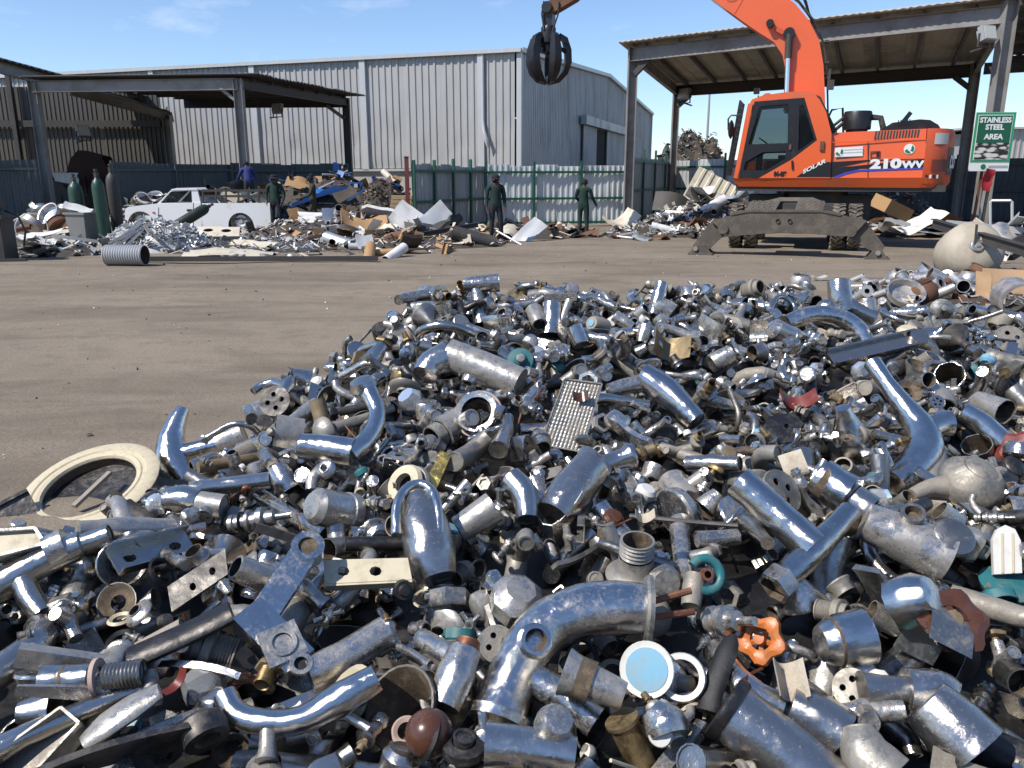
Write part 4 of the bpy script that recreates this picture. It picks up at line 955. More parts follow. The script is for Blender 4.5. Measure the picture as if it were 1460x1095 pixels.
# ------------------------------------------------------------------ people: one skinned body each
CLOTH = {'green': paint('dark_green_overall_cloth', (.007, .028, .021), .85, 0, (.02, .032, .026), .3, 6, .4), 'olive': paint('brown_green_overall_cloth', (.035, .035, .020), .85, 0, (.06, .05, .035), .3, 6, .4),
         'navy': paint('dark_trouser_cloth', (.016, .017, .022), .85, 0, (.04, .036, .03), .3, 6, .4), 'blue': paint('blue_overall_cloth', (.022, .032, .15), .85, 0, (.03, .04, .12), .3, 6, .4),
         'boot': paint('dusty_boots', (.03, .025, .02), .8, 0, (.14, .115, .085), .5, 9, .3), 'cap': paint('dark_cap_cloth', (.012, .012, .014), .9, 0, (.03, .03, .03), .2, 9)}
def person(loc, rz, label, top, legs, pose, scale=1.0, hat='cap', cat='person'):
    """pose: dict of joints in metres, facing -Y; legs/arms listed left then right"""
    J = {'pelvis': (0, 0, .95), 'waist': (0, 0, 1.08), 'chest': (0, 0, 1.30), 'collar': (0, .01, 1.45), 'neck': (0, 0, 1.51), 'head': (0, -.015, 1.60), 'crown': (0, 0, 1.71),
         'lsho': (.18, .01, 1.42), 'lelb': (.24, .03, 1.13), 'lwri': (.24, -.05, .88), 'rsho': (-.18, .01, 1.42), 'relb': (-.24, .03, 1.13), 'rwri': (-.24, -.05, .88),
         'lhip': (.095, 0, .90), 'lkne': (.11, -.02, .50), 'lank': (.12, .02, .09), 'ltoe': (.14, -.15, .04), 'rhip': (-.095, 0, .90), 'rkne': (-.11, -.02, .50), 'rank': (-.12, .02, .09), 'rtoe': (-.14, -.15, .04)}
    J.update(pose)
    rad = {'pelvis': .155, 'waist': .145, 'chest': .165, 'collar': .11, 'neck': .058, 'head': .088, 'crown': .07, 'lsho': .075, 'lelb': .055, 'lwri': .038, 'lhip': .10, 'lkne': .072, 'lank': .056, 'ltoe': .042}
    names, pts, edges, mats = [], [], [], []
    def add(n): names.append(n); pts.append(Vector(J[n])); return len(names) - 1
    order = ['pelvis', 'waist', 'chest', 'collar', 'neck', 'head', 'crown']
    idx = {n: add(n) for n in order + ['lsho', 'lelb', 'lwri', 'rsho', 'relb', 'rwri', 'lhip', 'lkne', 'lank', 'ltoe', 'rhip', 'rkne', 'rank', 'rtoe']}
    seg = [('pelvis', 'waist', 1), ('waist', 'chest', 1), ('chest', 'collar', 1), ('collar', 'neck', 3), ('neck', 'head', 3), ('head', 'crown', 3)]
    for s in 'lr': seg += [('collar', s + 'sho', 1), (s + 'sho', s + 'elb', 1), (s + 'elb', s + 'wri', 1), ('pelvis', s + 'hip', 2), (s + 'hip', s + 'kne', 2), (s + 'kne', s + 'ank', 2), (s + 'ank', s + 'toe', 4)]
    R_ = [rad.get(n, rad.get('l' + n[1:], .05)) for n in names]
    E_ = [(idx[a], idx[b]) for a, b, m in seg]; segs = [(Vector(J[a]), Vector(J[b]), m) for a, b, m in seg]
    for s, sx in (('l', 1), ('r', -1)):        # a hand: palm, four fingers and a thumb
        w = Vector(J[s + 'wri']); d = (w - Vector(J[s + 'elb'])).normalized(); side = d.cross(Vector((sx, 0, .2))).normalized()
        palm = w + d * .085; i0 = len(names); names.append('palm'); pts.append(palm); R_.append(.034); E_.append((idx[s + 'wri'], i0)); segs.append((w, palm, 3))
        for k in range(4):
            b = palm + side * (.027 - .018 * k) + d * .02; t = b + d * (.055, .068, .062, .045)[k] + Vector((-.012 * sx, -.006, 0))
            i1 = len(names); names += ['f', 'f']; pts += [b, t]; R_ += [.0095, .008]; E_ += [(i0, i1), (i1, i1 + 1)]; segs.append((b, t, 3))
        b = w + d * .035 + side * .036; t = b + d * .05 + side * .022; i1 = len(names); names += ['t', 't']; pts += [b, t]; R_ += [.012, .010]; E_ += [(idx[s + 'wri'], i1), (i1, i1 + 1)]; segs.append((b, t, 3))
    me = bpy.data.meshes.new('body'); me.from_pydata([tuple(p) for p in pts], E_, [])
    o = bpy.data.objects.new('body_source', me); COL.objects.link(o)
    sk = o.modifiers.new('skin', 'SKIN'); sk.use_smooth_shade = True
    for i, v in enumerate(me.skin_vertices[0].data):
        v.radius = (R_[i], R_[i] * (.72 if names[i] in ('pelvis', 'waist', 'chest', 'collar') else 1)); v.use_root = (i == 0)
    ss = o.modifiers.new('sub', 'SUBSURF'); ss.levels = 1; ss.render_levels = 1
    dg = bpy.context.evaluated_depsgraph_get(); body = bpy.data.meshes.new_from_object(o.evaluated_get(dg)); bpy.data.objects.remove(o)
    body.materials.clear()
    for m in (MAT['black'], CLOTH[top], CLOTH[legs], MAT['skin'], CLOTH['boot']): body.materials.append(m)
    fold = [noise.noise(v.co * 9) * .012 + noise.noise(v.co * 22) * .006 for v in body.vertices]
    nrm = [v.normal.copy() for v in body.vertices]
    def near(c):
        best, bm_ = 9, 1
        for a, b, m in segs:
            t = max(0, min(1, (c - a).dot(b - a) / max(1e-6, (b - a).length_squared))); q = (a + (b - a) * t - c).length
            if m == 3 and (b - a).length < .09: q -= .005
            if q < best: best, bm_ = q, m
        return bm_
    for p in body.polygons:
        p.material_index = near(p.center); p.use_smooth = True
    for v in body.vertices:
        if near(v.co) in (1, 2): v.co = v.co + nrm[v.index] * fold[v.index]
    r = empty('person', loc, rz, label, cat); r.scale = (scale,) * 3
    ob = bpy.data.objects.new('body', body); COL.objects.link(ob); ob.parent = r
    h = Vector(J['head']); up = (Vector(J['crown']) - Vector(J['neck'])).normalized(); M = rot_to(up, h) 
    fw = Vector((0, -1, 0)); fw = (fw - up * fw.dot(up)).normalized(); lf = up.cross(fw)
    M = Matrix((lf * -1, fw * -1, up)).transposed().to_4x4(); M.translation = h
    bm = MB(); bm.tube([M @ Vector((0, -.075, .02)), M @ Vector((0, -.108, -.018)), M @ Vector((0, -.085, -.03))], [.012, .017, .012], 6)
    for sx in (-1, 1): bm.lathe([(0, -.012), (.03, -.008), (.03, .008), (0, .012)], 8, 0, M @ Matrix.Translation((sx * .088, .01, 0)) @ Matrix.Rotation(R(90), 4, 'Y'))
    bm.build('face_features', MAT['skin'], ob)
    bm = MB()
    for sx in (-1, 1): bm.lathe([(0, -.01), (.012, -.004), (.012, .004), (0, .01)], 8, 0, M @ Matrix.Translation((sx * .032, -.082, .022)) @ Matrix.Rotation(R(90), 4, 'X'))
    bm.tube([M @ Vector((-.025, -.083, -.055)), M @ Vector((0, -.092, -.053)), M @ Vector((.025, -.083, -.055))], .006, 5)
    bm.build('eyes', MAT['black'], ob)
    bm = MB()
    if hat == 'cap':
        bm.lathe([(.106, .02), (.108, .06), (.095, .10), (.055, .13), (0, .138)], 16, 0, M); bm.tube([M @ Vector((0, -.06, .045)), M @ Vector((0, -.12, .045)), M @ Vector((0, -.17, .03))], [.09, .085, .06], 10, squash=[.1, .1, .1])
    elif hat == 'beanie':
        bm.lathe([(.104, .0), (.108, .03), (.108, .07), (.09, .115), (.045, .14), (0, .145)], 16, 0, M)
    else:
        bm.lathe([(.19, .015), (.17, .03), (.108, .045), (.104, .10), (.08, .125), (0, .13)], 18, 0, M)
    bm.build('hat', CLOTH['cap'], ob)
    return r
def gp(px, py, z=0.0):
    q = at_z(px, py, z); q.z = ground_z(q.x, q.y) + z - .005; return q
person(gp(707, 347), R(14), 'man in dark green jersey and black trousers standing with arms down before the silvery fence', 'green', 'navy', {'lank': (.15, .03, .09), 'ltoe': (.19, -.14, .04), 'lkne': (.13, -.03, .5), 'head': (-.01, -.035, 1.60), 'crown': (0, -.02, 1.71)}, .985, 'cap')
person(gp(831, 337), R(165), 'man in dark green overalls seen from behind, holding a small black tool by the fence', 'green', 'green',
       {'relb': (-.27, -.05, 1.15), 'rwri': (-.34, -.20, .98), 'lelb': (.25, -.06, 1.15), 'lwri': (.12, -.22, 1.04), 'head': (0, -.06, 1.58), 'crown': (0, -.07, 1.69), 'collar': (0, -.03, 1.44), 'neck': (0, -.035, 1.50)}, .93, 'beanie')
person(gp(396, 333), R(0), 'man in dark green jersey and wide hat standing at the tail of the white pickup', 'green', 'navy', {'relb': (-.27, .0, 1.13), 'rwri': (-.22, -.16, .95), 'lelb': (.28, 0, 1.12), 'lwri': (.24, -.15, .93)}, 1.0, 'hat')
person(gp(449, 331), R(-78), 'man in long brown-green overalls walking left past the scrap heap', 'olive', 'olive',
       {'lkne': (.10, -.16, .52), 'lank': (.10, -.22, .09), 'ltoe': (.10, -.38, .05), 'rkne': (-.10, .06, .50), 'rank': (-.10, .32, .13), 'rtoe': (-.10, .18, .04), 'lelb': (.24, -.08, 1.16), 'lwri': (.14, -.32, 1.08), 'relb': (-.24, -.08, 1.16), 'rwri': (-.14, -.32, 1.06), 'head': (0, -.05, 1.60), 'crown': (0, -.05, 1.71)}, .98, 'beanie')
person(V(*at_y(358, 300, 26.1)).xy.to_3d() + V(0, 0, .62), R(-150), 'man in bright blue overalls standing on the loaded bed of the white pickup', 'blue', 'navy',
       {'chest': (0, -.10, 1.28), 'collar': (0, -.16, 1.40), 'neck': (0, -.20, 1.45), 'head': (0, -.25, 1.52), 'crown': (0, -.28, 1.62), 'lsho': (.18, -.14, 1.38), 'rsho': (-.18, -.14, 1.38), 'lelb': (.27, -.24, 1.14), 'lwri': (.30, -.42, 1.0), 'relb': (-.27, -.24, 1.14), 'rwri': (-.24, -.44, 1.0)}, .92, 'cap')
# ------------------------------------------------------------------ things lying about the yard
REG = []            # (object, look, size in metres): labels are worked out at the end from what stands next to what
LANDMARK = []       # (name, point)
def reg(o, look, cat, group=None):
    o['category'] = cat
    if group: o['group'] = group
    REG.append((o, look)); return o
def lmk(name, p): LANDMARK.append((name, Vector(p)))
YR = random.Random(41)
def crumple(bm, w, h, nx, ny, bend=.0, rough=.02, th=.006, seed=0, mi=0, axis=0, shape=None):
    """a bent sheet with thickness, centred, lying in xy"""
    vs = []
    for L_ in (0, 1):
        for j in range(ny + 1):
            for i in range(nx + 1):
                a, c = i / nx - .5, j / ny - .5
                k = shape(a, c) if shape else 1
                x, y = a * w * k, c * h
                t = (a * w) if axis == 0 else (c * h)
                z = bend * (t * t) * 4 / max(w, h) + rough * (noise.noise((x * 3 + seed, y * 3, seed * 1.7)) * 2 + noise.noise((x * 8, y * 8 + seed, seed)))
                vs.append((x, y, z + L_ * th))
    m = (nx + 1) * (ny + 1); fs = []
    for j in range(ny):
        for i in range(nx):
            q = j * (nx + 1) + i; fs += [(q, q + nx + 1, q + nx + 2, q + 1), (m + q, m + q + 1, m + q + nx + 2, m + q + nx + 1)]
    for i in range(nx):
        q = i; fs.append((q, q + 1, m + q + 1, m + q)); q = ny * (nx + 1) + i; fs.append((q + 1, q, m + q, m + q + 1))
    for j in range(ny):
        q = j * (nx + 1); fs.append((q + nx + 1, q, m + q, m + q + nx + 1)); q += nx; fs.append((q, q + nx + 1, m + q + nx + 1, m + q))
    return bm.add(vs, fs, mi)
def hollow(bm, r, L_, t=.006, seg=18, mi=0, mi2=None, r2=None, M=None, ribs=0):
    r2 = r if r2 is None else r2; prof = []
    n = max(1, ribs * 2)
    for i in range(n + 1): prof.append((r + (r2 - r) * i / n + (.012 if i % 2 else 0) * (1 if ribs else 0), -L_ / 2 + L_ * i / n))
    prof += [(r2 - t, L_ / 2), (r - t, -L_ / 2), (r, -L_ / 2)]
    mis = [mi] * (n + 1) + [mi if mi2 is None else mi2] + [mi]
    return bm.lathe(prof, seg, mi, M, None, mis)
MAT['inner_dark'] = paint('dark_inside', (.06, .05, .04), .8, .2, (.12, .09, .06), .5, 8)
def item(kind, size, mat, seed):
    """one piece of yard scrap, centred on its own origin, resting height returned"""
    rnd = random.Random(seed); bm = MB(); mats = [mat, MAT['inner_dark']]; s = size
    if kind == 'sheet': crumple(bm, s, s * rnd.uniform(.4, .75), 7, 5, rnd.uniform(-.3, .3), .035, .008, seed)
    elif kind == 'curved_sheet': crumple(bm, s, s * .7, 9, 4, -rnd.uniform(.7, 1.0), .01, .01, seed)
    elif kind == 'channel':
        w = s * .12; bm.box((0, 0, 0), (s, w, .008)); bm.box((0, w / 2, w * .3), (s, .008, w * .6)); bm.box((0, -w / 2, w * .3), (s, .008, w * .6))
    elif kind == 'beam': bm.hbeam((-s / 2, 0, 0), (s / 2, 0, 0), .09, .12, .012)
    elif kind == 'tube': hollow(bm, s * .16, s, .008, 18, 0, 1, M=xyz(0, 0, 0, 0, R(90)))
    elif kind == 'pipe': hollow(bm, .035, s, .006, 10, 0, 1, M=xyz(0, 0, 0, 0, R(90)))
    elif kind == 'drum': hollow(bm, s * .3, s * .8, .012, 22, 0, 1, ribs=0, M=xyz(0, 0, 0, 0, R(90))); bm.lathe([(0, -s * .38), (s * .29, -s * .38)], 22, 0, xyz(0, 0, 0, 0, R(90)))
    elif kind == 'pan': bm.lathe([(0, 0), (s * .4, 0), (s * .46, s * .05), (s * .48, s * .25), (s * .52, s * .26), (s * .47, s * .25), (s * .45, s * .06), (s * .39, .015), (0, .015)], 20, 0)
    elif kind == 'casing':
        a, b_, c = s, s * .75, s * .4
        for q, d in (((0, 0, 0), (a, b_, .01)), ((a / 2, 0, c / 2), (.01, b_, c)), ((-a / 2, 0, c / 2), (.01, b_, c)), ((0, b_ / 2, c / 2), (a, .01, c)), ((0, -b_ / 2, c / 2), (a, .01, c))): bm.box(q, d)
        for q, d in (((a / 2 - .02, 0, c), (.05, b_, .008)), ((-a / 2 + .02, 0, c), (.05, b_, .008)), ((0, b_ / 2 - .02, c + .004), (a, .05, .008)), ((0, -b_ / 2 + .02, c + .004), (a, .05, .008))): bm.box(q, d)
    elif kind == 'block': 
        crumple(bm, s, s * .65, 7, 5, rnd.uniform(-.3, .3), .05, s * .10, seed)
    elif kind == 'profile':
        for k in range(3): bm.box((0, (k - 1) * s * .05, (k % 2) * .02), (s, s * .04, .03))
    elif kind == 'elbow':
        bm.tube([(-s * .4, 0, 0), (-s * .1, 0, 0), (s * .08, s * .05, 0), (s * .18, s * .18, 0), (s * .2, s * .4, 0)], s * .13, 16, 0, False); bm.tube([(-s * .4, 0, 0), (-s * .1, 0, 0), (s * .08, s * .05, 0), (s * .18, s * .18, 0), (s * .2, s * .4, 0)], s * .118, 16, 1, False)
    elif kind == 'flanged_pipe':
        hollow(bm, s * .2, s * .7, .01, 20, 0, 1, M=xyz(0, 0, 0, 0, R(90))); hollow(bm, s * .24, s * .06, .05, 20, 0, 1, M=xyz(s * .33, 0, 0, 0, R(90)))
    elif kind == 'pot': bm.lathe([(0, -s * .35), (s * .3, -s * .35), (s * .46, -s * .1), (s * .45, s * .15), (s * .33, s * .3), (s * .34, s * .36), (s * .30, s * .36), (s * .29, s * .28), (s * .3, s * .1), (0, -.2 * s)], 20, 0, mis=[0] * 7 + [1, 1])
    return bm, mats
NAMES = {'sheet': 'metal_sheet', 'curved_sheet': 'curved_sheet', 'channel': 'steel_channel', 'beam': 'steel_beam', 'tube': 'metal_tube', 'pipe': 'thin_pipe', 'drum': 'metal_drum', 'pan': 'cooking_pan', 'casing': 'appliance_casing', 'block': 'dented_panel', 'profile': 'window_profile', 'elbow': 'pipe_elbow', 'flanged_pipe': 'flanged_pipe', 'pot': 'steel_pot'}
LOOK = {'sheet': 'bent {} sheet', 'curved_sheet': 'curved {} sheet', 'channel': '{} channel', 'beam': '{} steel beam', 'tube': 'open {} tube', 'pipe': 'thin {} pipe', 'drum': '{} drum', 'pan': 'round {} pan', 'casing': '{} appliance casing', 'block': 'dented {} panel', 'profile': '{} window profiles', 'elbow': '{} pipe elbow', 'flanged_pipe': 'flanged {} pipe', 'pot': 'dented {} pot'}
CATS = {'sheet': 'sheet', 'curved_sheet': 'sheet', 'channel': 'channel', 'beam': 'beam', 'tube': 'tube', 'pipe': 'pipe', 'drum': 'drum', 'pan': 'pan', 'casing': 'casing', 'block': 'panel', 'profile': 'window profile', 'elbow': 'pipe', 'flanged_pipe': 'pipe', 'pot': 'pot'}
MW = {'inner_dark': 'grimy brown', 'white_sheet': 'white', 'cream_sheet': 'cream', 'alu': 'bare aluminium', 'galv_dull': 'grey zinc', 'stainless': 'dull stainless', 'rust': 'rusty', 'steel_dark': 'dark', 'blue_sheet': 'blue', 'board_tan': 'tan', 'wood': 'wooden', 'black': 'black', 'galv': 'pale zinc', 'red_paint': 'red', 'cardboard': 'cardboard'}
def put(kind, size, mk, loc, rot, seed=None, look=None, name=None, cat=None, group=None):
    seed = YR.randrange(9999) if seed is None else seed
    bm, mats = item(kind, size, MAT[mk], seed); o = bm.build(name or NAMES[kind], mats, None, 38)
    o.location = loc; o.rotation_euler = rot
    return reg(o, look or LOOK[kind].format(MW.get(mk, mk)), cat or CATS[kind], group)
def mound(name, label, cx, cy, rx, ry, h, shards, size, mks, seed=0, base='inner_dark'):
    """a heap of small mixed scrap: uneven core and loose shards, one mass nobody could count"""
    rnd = random.Random(seed); bm = MB(); n, m = 28, 10; vs = [(0, 0, h * 1.02)]
    def hz(x, y):
        d = math.sqrt((x / rx) ** 2 + (y / ry) ** 2)
        return max(0, h * (1 - d * d) * (1 + .45 * noise.noise((x * 1.3 + seed, y * 1.3, seed))) + .12 * h * noise.noise((x * 4, y * 4, seed)))
    for j in range(1, m + 1):
        for i in range(n):
            a = 2 * math.pi * i / n; x, y = rx * j / m * math.cos(a), ry * j / m * math.sin(a); vs.append((x, y, hz(x, y) if j < m else -.05))
    fs = [(0, 1 + i, 1 + (i + 1) % n) for i in range(n)] + [(1 + j * n + i, 1 + (j + 1) * n + i, 1 + (j + 1) * n + (i + 1) % n, 1 + j * n + (i + 1) % n) for j in range(m - 1) for i in range(n)]
    bm.add(vs, fs, 0)
    for k in range(shards):
        a, q = rnd.random() * 2 * math.pi, math.sqrt(rnd.random()) * .98; x, y = rx * q * math.cos(a), ry * q * math.sin(a)
        M = xyz(x, y, hz(x, y) + size * .1, rnd.uniform(-.7, .7), rnd.uniform(-.7, .7), rnd.random() * 6.3)
        s = size * rnd.uniform(.35, 1.3); mi = 1 + rnd.randrange(len(mks)); t = rnd.random()
        if t < .45:
            b2 = MB(); crumple(b2, s, s * rnd.uniform(.25, .8), 2, 2, rnd.uniform(-.6, .6), .03, .006, k); bm.add([M @ Vector(p) for p in b2.v], b2.f, mi)
        elif t < .8: bm.box((0, 0, 0), (s * 1.3, s * rnd.uniform(.06, .16), s * rnd.uniform(.04, .1)), mi, M)
        else:
            b2 = MB(); b2.tube([(-s / 2, 0, 0), (0, s * .06, 0), (s / 2, 0, 0)], s * .07, 6); bm.add([M @ Vector(p) for p in b2.v], b2.f, mi)
    o = bm.build(name, [MAT[base]] + [MAT[q] for q in mks], None, 30, (cx, cy, 0)); tag(o, label, 'scrap heap', kind='stuff'); return hz
def G(px, py): q = at_z(px, py, 0); return q
def scatter(n, zone, hfun, kinds, mks, sizes, seed, tilt=.5, group=None, lift=.05):
    rnd = random.Random(seed); 
    for i in range(n):
        x0, x1, y0, y1 = zone; px, py = rnd.uniform(x0, x1), rnd.uniform(y0, y1); p = G(px, py)
        z = hfun(p.x, p.y) + lift
        put(rnd.choice(kinds), rnd.uniform(*sizes), rnd.choice(mks), (p.x, p.y, z), (rnd.uniform(-tilt, tilt), rnd.uniform(-tilt, tilt), rnd.random() * 6.28), rnd.randrange(9999), group=group)
def hf(p, f): return lambda x, y: f(x - p.x, y - p.y)
# ---- middle heap (between the pickup and the fence)
c = V(-4.5, 24.2, 0); h1 = mound('mixed_scrap', 'tangled heap of mixed sheet scrap between the pickup and the torn fence', c.x, c.y, 3.6, 2.6, .50, 620, .34, ['white_sheet', 'cream_sheet', 'galv_dull', 'steel_dark', 'rust', 'alu', 'board_tan'], 3)
c2 = V(-6.2, 28.6, 0); h2 = mound('mixed_scrap', 'dark mound of beams and rusty scrap against the rear fence', c2.x, c2.y, 4.2, 2.6, 1.6, 560, .42, ['steel_dark', 'rust', 'galv_dull', 'steel_dark', 'blue_sheet', 'board_tan'], 4)
c3 = V(-6.6, 19.6, 0); h3 = mound('mixed_scrap', 'low front spread of mixed metal scrap along the yard', c3.x, c3.y, 3.0, 1.9, .16, 420, .24, ['white_sheet', 'alu', 'galv_dull', 'steel_dark', 'stainless', 'cream_sheet'], 5)
c4 = V(-2.6, 20.8, 0); h4 = mound('mixed_scrap', 'thin spread of sheet scrap left of the standing man', c4.x, c4.y, 2.6, 1.9, .22, 380, .26, ['white_sheet', 'cream_sheet', 'galv_dull', 'steel_dark', 'rust', 'board_tan'], 6)
c5 = V(.6, 23.6, 0); h5 = mound('mixed_scrap', 'flattened dark sheet scrap between the two standing men', c5.x, c5.y, 2.0, 1.4, .25, 120, .40, ['steel_dark', 'rust', 'cream_sheet', 'steel_dark'], 7)
kk = ['sheet', 'sheet', 'curved_sheet', 'channel', 'block', 'channel', 'sheet', 'profile', 'tube', 'pipe', 'beam']; mm = ['white_sheet', 'white_sheet', 'cream_sheet', 'galv_dull', 'alu', 'steel_dark', 'galv', 'rust', 'stainless', 'steel_dark', 'inner_dark', 'board_tan']
HX = lambda x, y: max(h1(x - c.x, y - c.y), h2(x - c2.x, y - c2.y), h3(x - c3.x, y - c3.y), h4(x - c4.x, y - c4.y), h5(x - c5.x, y - c5.y))
G1 = 'scrap pieces on the heap beside the pickup'
scatter(40, (465, 680, 322, 352), HX, kk, mm, (.45, 1.1), 11, .6, G1, .12)
scatter(30, (440, 640, 345, 368), HX, kk, mm, (.4, .95), 12, .45, G1, .08)
scatter(16, (290, 470, 358, 372), HX, kk + ['pan', 'elbow', 'tube'], ['white_sheet', 'galv_dull', 'alu', 'stainless', 'steel_dark', 'cream_sheet'], (.25, .55), 13, .3, G1, .03)
scatter(13, (440, 590, 300, 318), HX, ['beam', 'channel', 'sheet', 'channel', 'curved_sheet'], ['steel_dark', 'galv_dull', 'steel_dark', 'rust', 'galv'], (1.0, 2.4), 14, .35, G1, .2)
scatter(10, (690, 800, 330, 346), HX, ['sheet', 'channel', 'sheet', 'block'], ['steel_dark', 'cream_sheet', 'galv_dull', 'rust'], (.5, 1.1), 15, .25, G1, .06)
def hp(px, py, Y): q = at_y(px, py, Y); return q
# pieces the photograph picks out on that heap
o = put('curved_sheet', 1.5, 'cream_sheet', hp(585, 297, 25.5), (R(8), R(-8), R(20)), 5, 'large curved cream hood', 'curved_hood', 'hood')
o = put('block', 1.25, 'board_tan', hp(518, 326, 22.6), (R(22), R(6), R(15)), 6, 'orange stained tan board', 'chipboard', 'board'); lmk('the orange stained board', o.location)
o = put('sheet', .75, 'blue_sheet', hp(455, 272, 27.0), (R(22), R(-4), R(8)), 7, 'bright blue bent panel', 'blue_sheet', 'panel'); lmk('the bright blue panel', o.location)
for i, (px, py, rz, ry) in enumerate(((450, 282, 5, -22), (470, 276, 8, -16), (508, 279, -10, -30), (555, 262, 6, 14))):
    put('channel', (1.6, 1.2, .7, .7)[i], 'blue_sheet', hp(px, py, 26.8), (R(10), R(ry), R(rz)), 20 + i, ('long blue strip', 'second blue strip', 'short blue strip', 'pale blue strip')[i], 'blue_strip', 'strip')
put('sheet', 1.1, 'board_tan', hp(432, 262, 27.6), (R(35), R(18), R(12)), 9, 'pale brown board leaning on the dark mound', 'leaning_board', 'board')
for i in range(5):
    put('tube', 2.1, 'white_sheet', hp(475 + i * 3, 311 + i * 5.2, 24.2 - i * .2), (0, R(3 - i), R(6 + i)), 30 + i, 'long white tube of the stacked rollers', 'white_roller', 'tube').scale = (1, .42, .42)
put('block', 1.0, 'white_sheet', hp(540, 308, 23.8), (R(-40), R(10), R(8)), 41, 'white fridge door panel', 'fridge_panel', 'panel')
put('sheet', 1.0, 'steel_dark', hp(480, 333, 21.5), (R(40), R(-12), R(-8)), 42, 'slate blue bent sheet')
put('sheet', 1.25, 'galv', hp(612, 317, 22.6), (R(70), R(-38), R(16)), 43, 'upright pale sheet'); put('sheet', 1.3, 'white_sheet', hp(590, 318, 22.9), (R(65), R(35), R(-8)), 44, 'upright white sheet')
put('tube', .95, 'alu', hp(487, 346, 19.6), (R(5), R(14), R(-25)), 45, 'wide aluminium duct tube', 'duct_tube', 'tube')
put('drum', .62, 'cream_sheet', hp(648, 336, 20.7), (0, R(8), R(60)), 46, 'cream wheel rim', 'wheel_rim', 'wheel')
put('beam', 2.6, 'steel_dark', hp(610, 333, 20.4), (0, R(-9), R(14)), 47, 'long dark angled bar', 'steel_bar', 'bar')
put('pipe', 1.4, 'alu', hp(736, 345, 20.6), (0, R(24), R(-30)), 48, 'thin leaning aluminium pipe')
put('sheet', 1.1, 'galv', hp(752, 333, 21.6), (R(40), R(-40), R(30)), 49, 'tilted grey sheet')
put('curved_sheet', 1.6, 'cream_sheet', hp(725, 325, 22.4), (R(10), R(4), R(-6)), 50, 'curled cream sheet with dark inside')
put('beam', 4.9, 'steel_dark', G(362, 374) + V(0, 0, .07), (R(90), 0, R(1.5)), 51, 'very long dark pipe lying along the front edge', 'long_pipe', 'pipe')
# rusty swarf and timber stack by the red post
mound('rusty_swarf', 'heap of curly rusty swarf left of the red post', at_y(545, 290, 26.5).x, 26.5, 1.0, 1.0, 1.4, 700, .14, ['inner_dark', 'rust', 'steel_dark', 'wood', 'inner_dark'], 12, 'inner_dark')
tb = empty('board_stack', V(*at_y(572, 300, 25.2)).xy.to_3d(), R(4), 'stack of brown boards between the rusty swarf and the red post', 'board stack')
for i in range(9):
    bm = MB(); bm.box((.02 * (i % 3), 0, .06 + i * .125), (.62, .5, .11)); bm.build('board', MAT['wood'], tb, 0)
# ---- pallets on the fence
for px, py, lab in ((318, 241, 'wooden pallet lying on top of the panel fence, left of the shed post'), (373, 236, 'wooden pallet lying on top of the panel fence, right of the shed post')):
    p = at_y(px, py, 33.0); t = empty('pallet', p, R(-4), lab, 'pallet')
    for i in range(3): bm = MB(); bm.box((0, -.5 + i * .5, 0), (1.2, .1, .10)); bm.build('bearer', MAT['wood'], t, 0)
    for i in range(6): bm = MB(); bm.box((-.54 + i * .216, 0, .062), (.12, 1.1, .022)); bm.build('deck_slat', MAT['wood'], t, 0)
    for i in range(3): bm = MB(); bm.box((-.54 + i * .54, 0, -.062), (.12, 1.1, .022)); bm.build('bottom_slat', MAT['wood'], t, 0)
MAT['cyl_dark'] = paint('blackish_green_paint', (.014, .022, .014), .5, 0, (.07, .06, .045), .4, 4)
# ---- gas cylinders
def gas(loc, rot, label, m='cyl_green', h=1.5, r=.125):
    t = empty('gas_cylinder', loc, 0, label, 'gas cylinder'); t.rotation_euler = rot; t['group'] = 'green gas cylinders left of the pickup'
    bm = MB(); bm.lathe([(0, .0), (r * .9, 0), (r, .03), (r, h * .80), (r * .93, h * .86), (r * .7, h * .91), (r * .36, h * .94), (r * .3, h * .955), (0, h * .955)], 20); bm.build('body', MAT[m], t)
    bm = MB(); bm.lathe([(.03, h * .95), (.05, h * .955), (.05, h * .985), (.028, h * .99), (.028, h * 1.03), (.04, h * 1.03), (.04, h * 1.06), (0, h * 1.06)], 10); bm.bar((-.06, 0, h * 1.005), (.06, 0, h * 1.005), .03, .03); bm.build('valve', MAT['steel_dark'], t); return t
o = gas(G(119, 352) + V(0, 0, 0), (0, R(-1), 0), 'dark green gas cylinder standing behind the grey wheelie bin', h=1.62, r=.165); lmk('the cylinder behind the wheelie bin', o.location + V(0, 0, .8))
gas(G(150, 352), (0, 0, 0), 'green gas cylinder half hidden behind its tilted neighbour', h=1.6, r=.13)
gas(G(154, 358), (R(-2), R(-3), 0), 'bright shouldered green gas cylinder, foremost of the standing pair', h=1.72, r=.14)
o = gas(G(172, 350), (0, R(-1), 0), 'dull brown-green gas cylinder nearest the pickup bonnet', 'steel_dark', 1.85, .145); lmk('the cylinder by the pickup bonnet', o.location + V(0, 0, .8))
p0, p1 = G(243, 345) + V(0, 0, .3), at_y(303, 291, 22.3)
t = gas(p0, (p1 - p0).to_track_quat('Z', 'Y').to_euler(), 'long dark cylinder leaning diagonally in front of the pickup door', 'cyl_dark', (p1 - p0).length * .95, .14); lmk('the leaning cylinder', (p0 + p1) / 2)
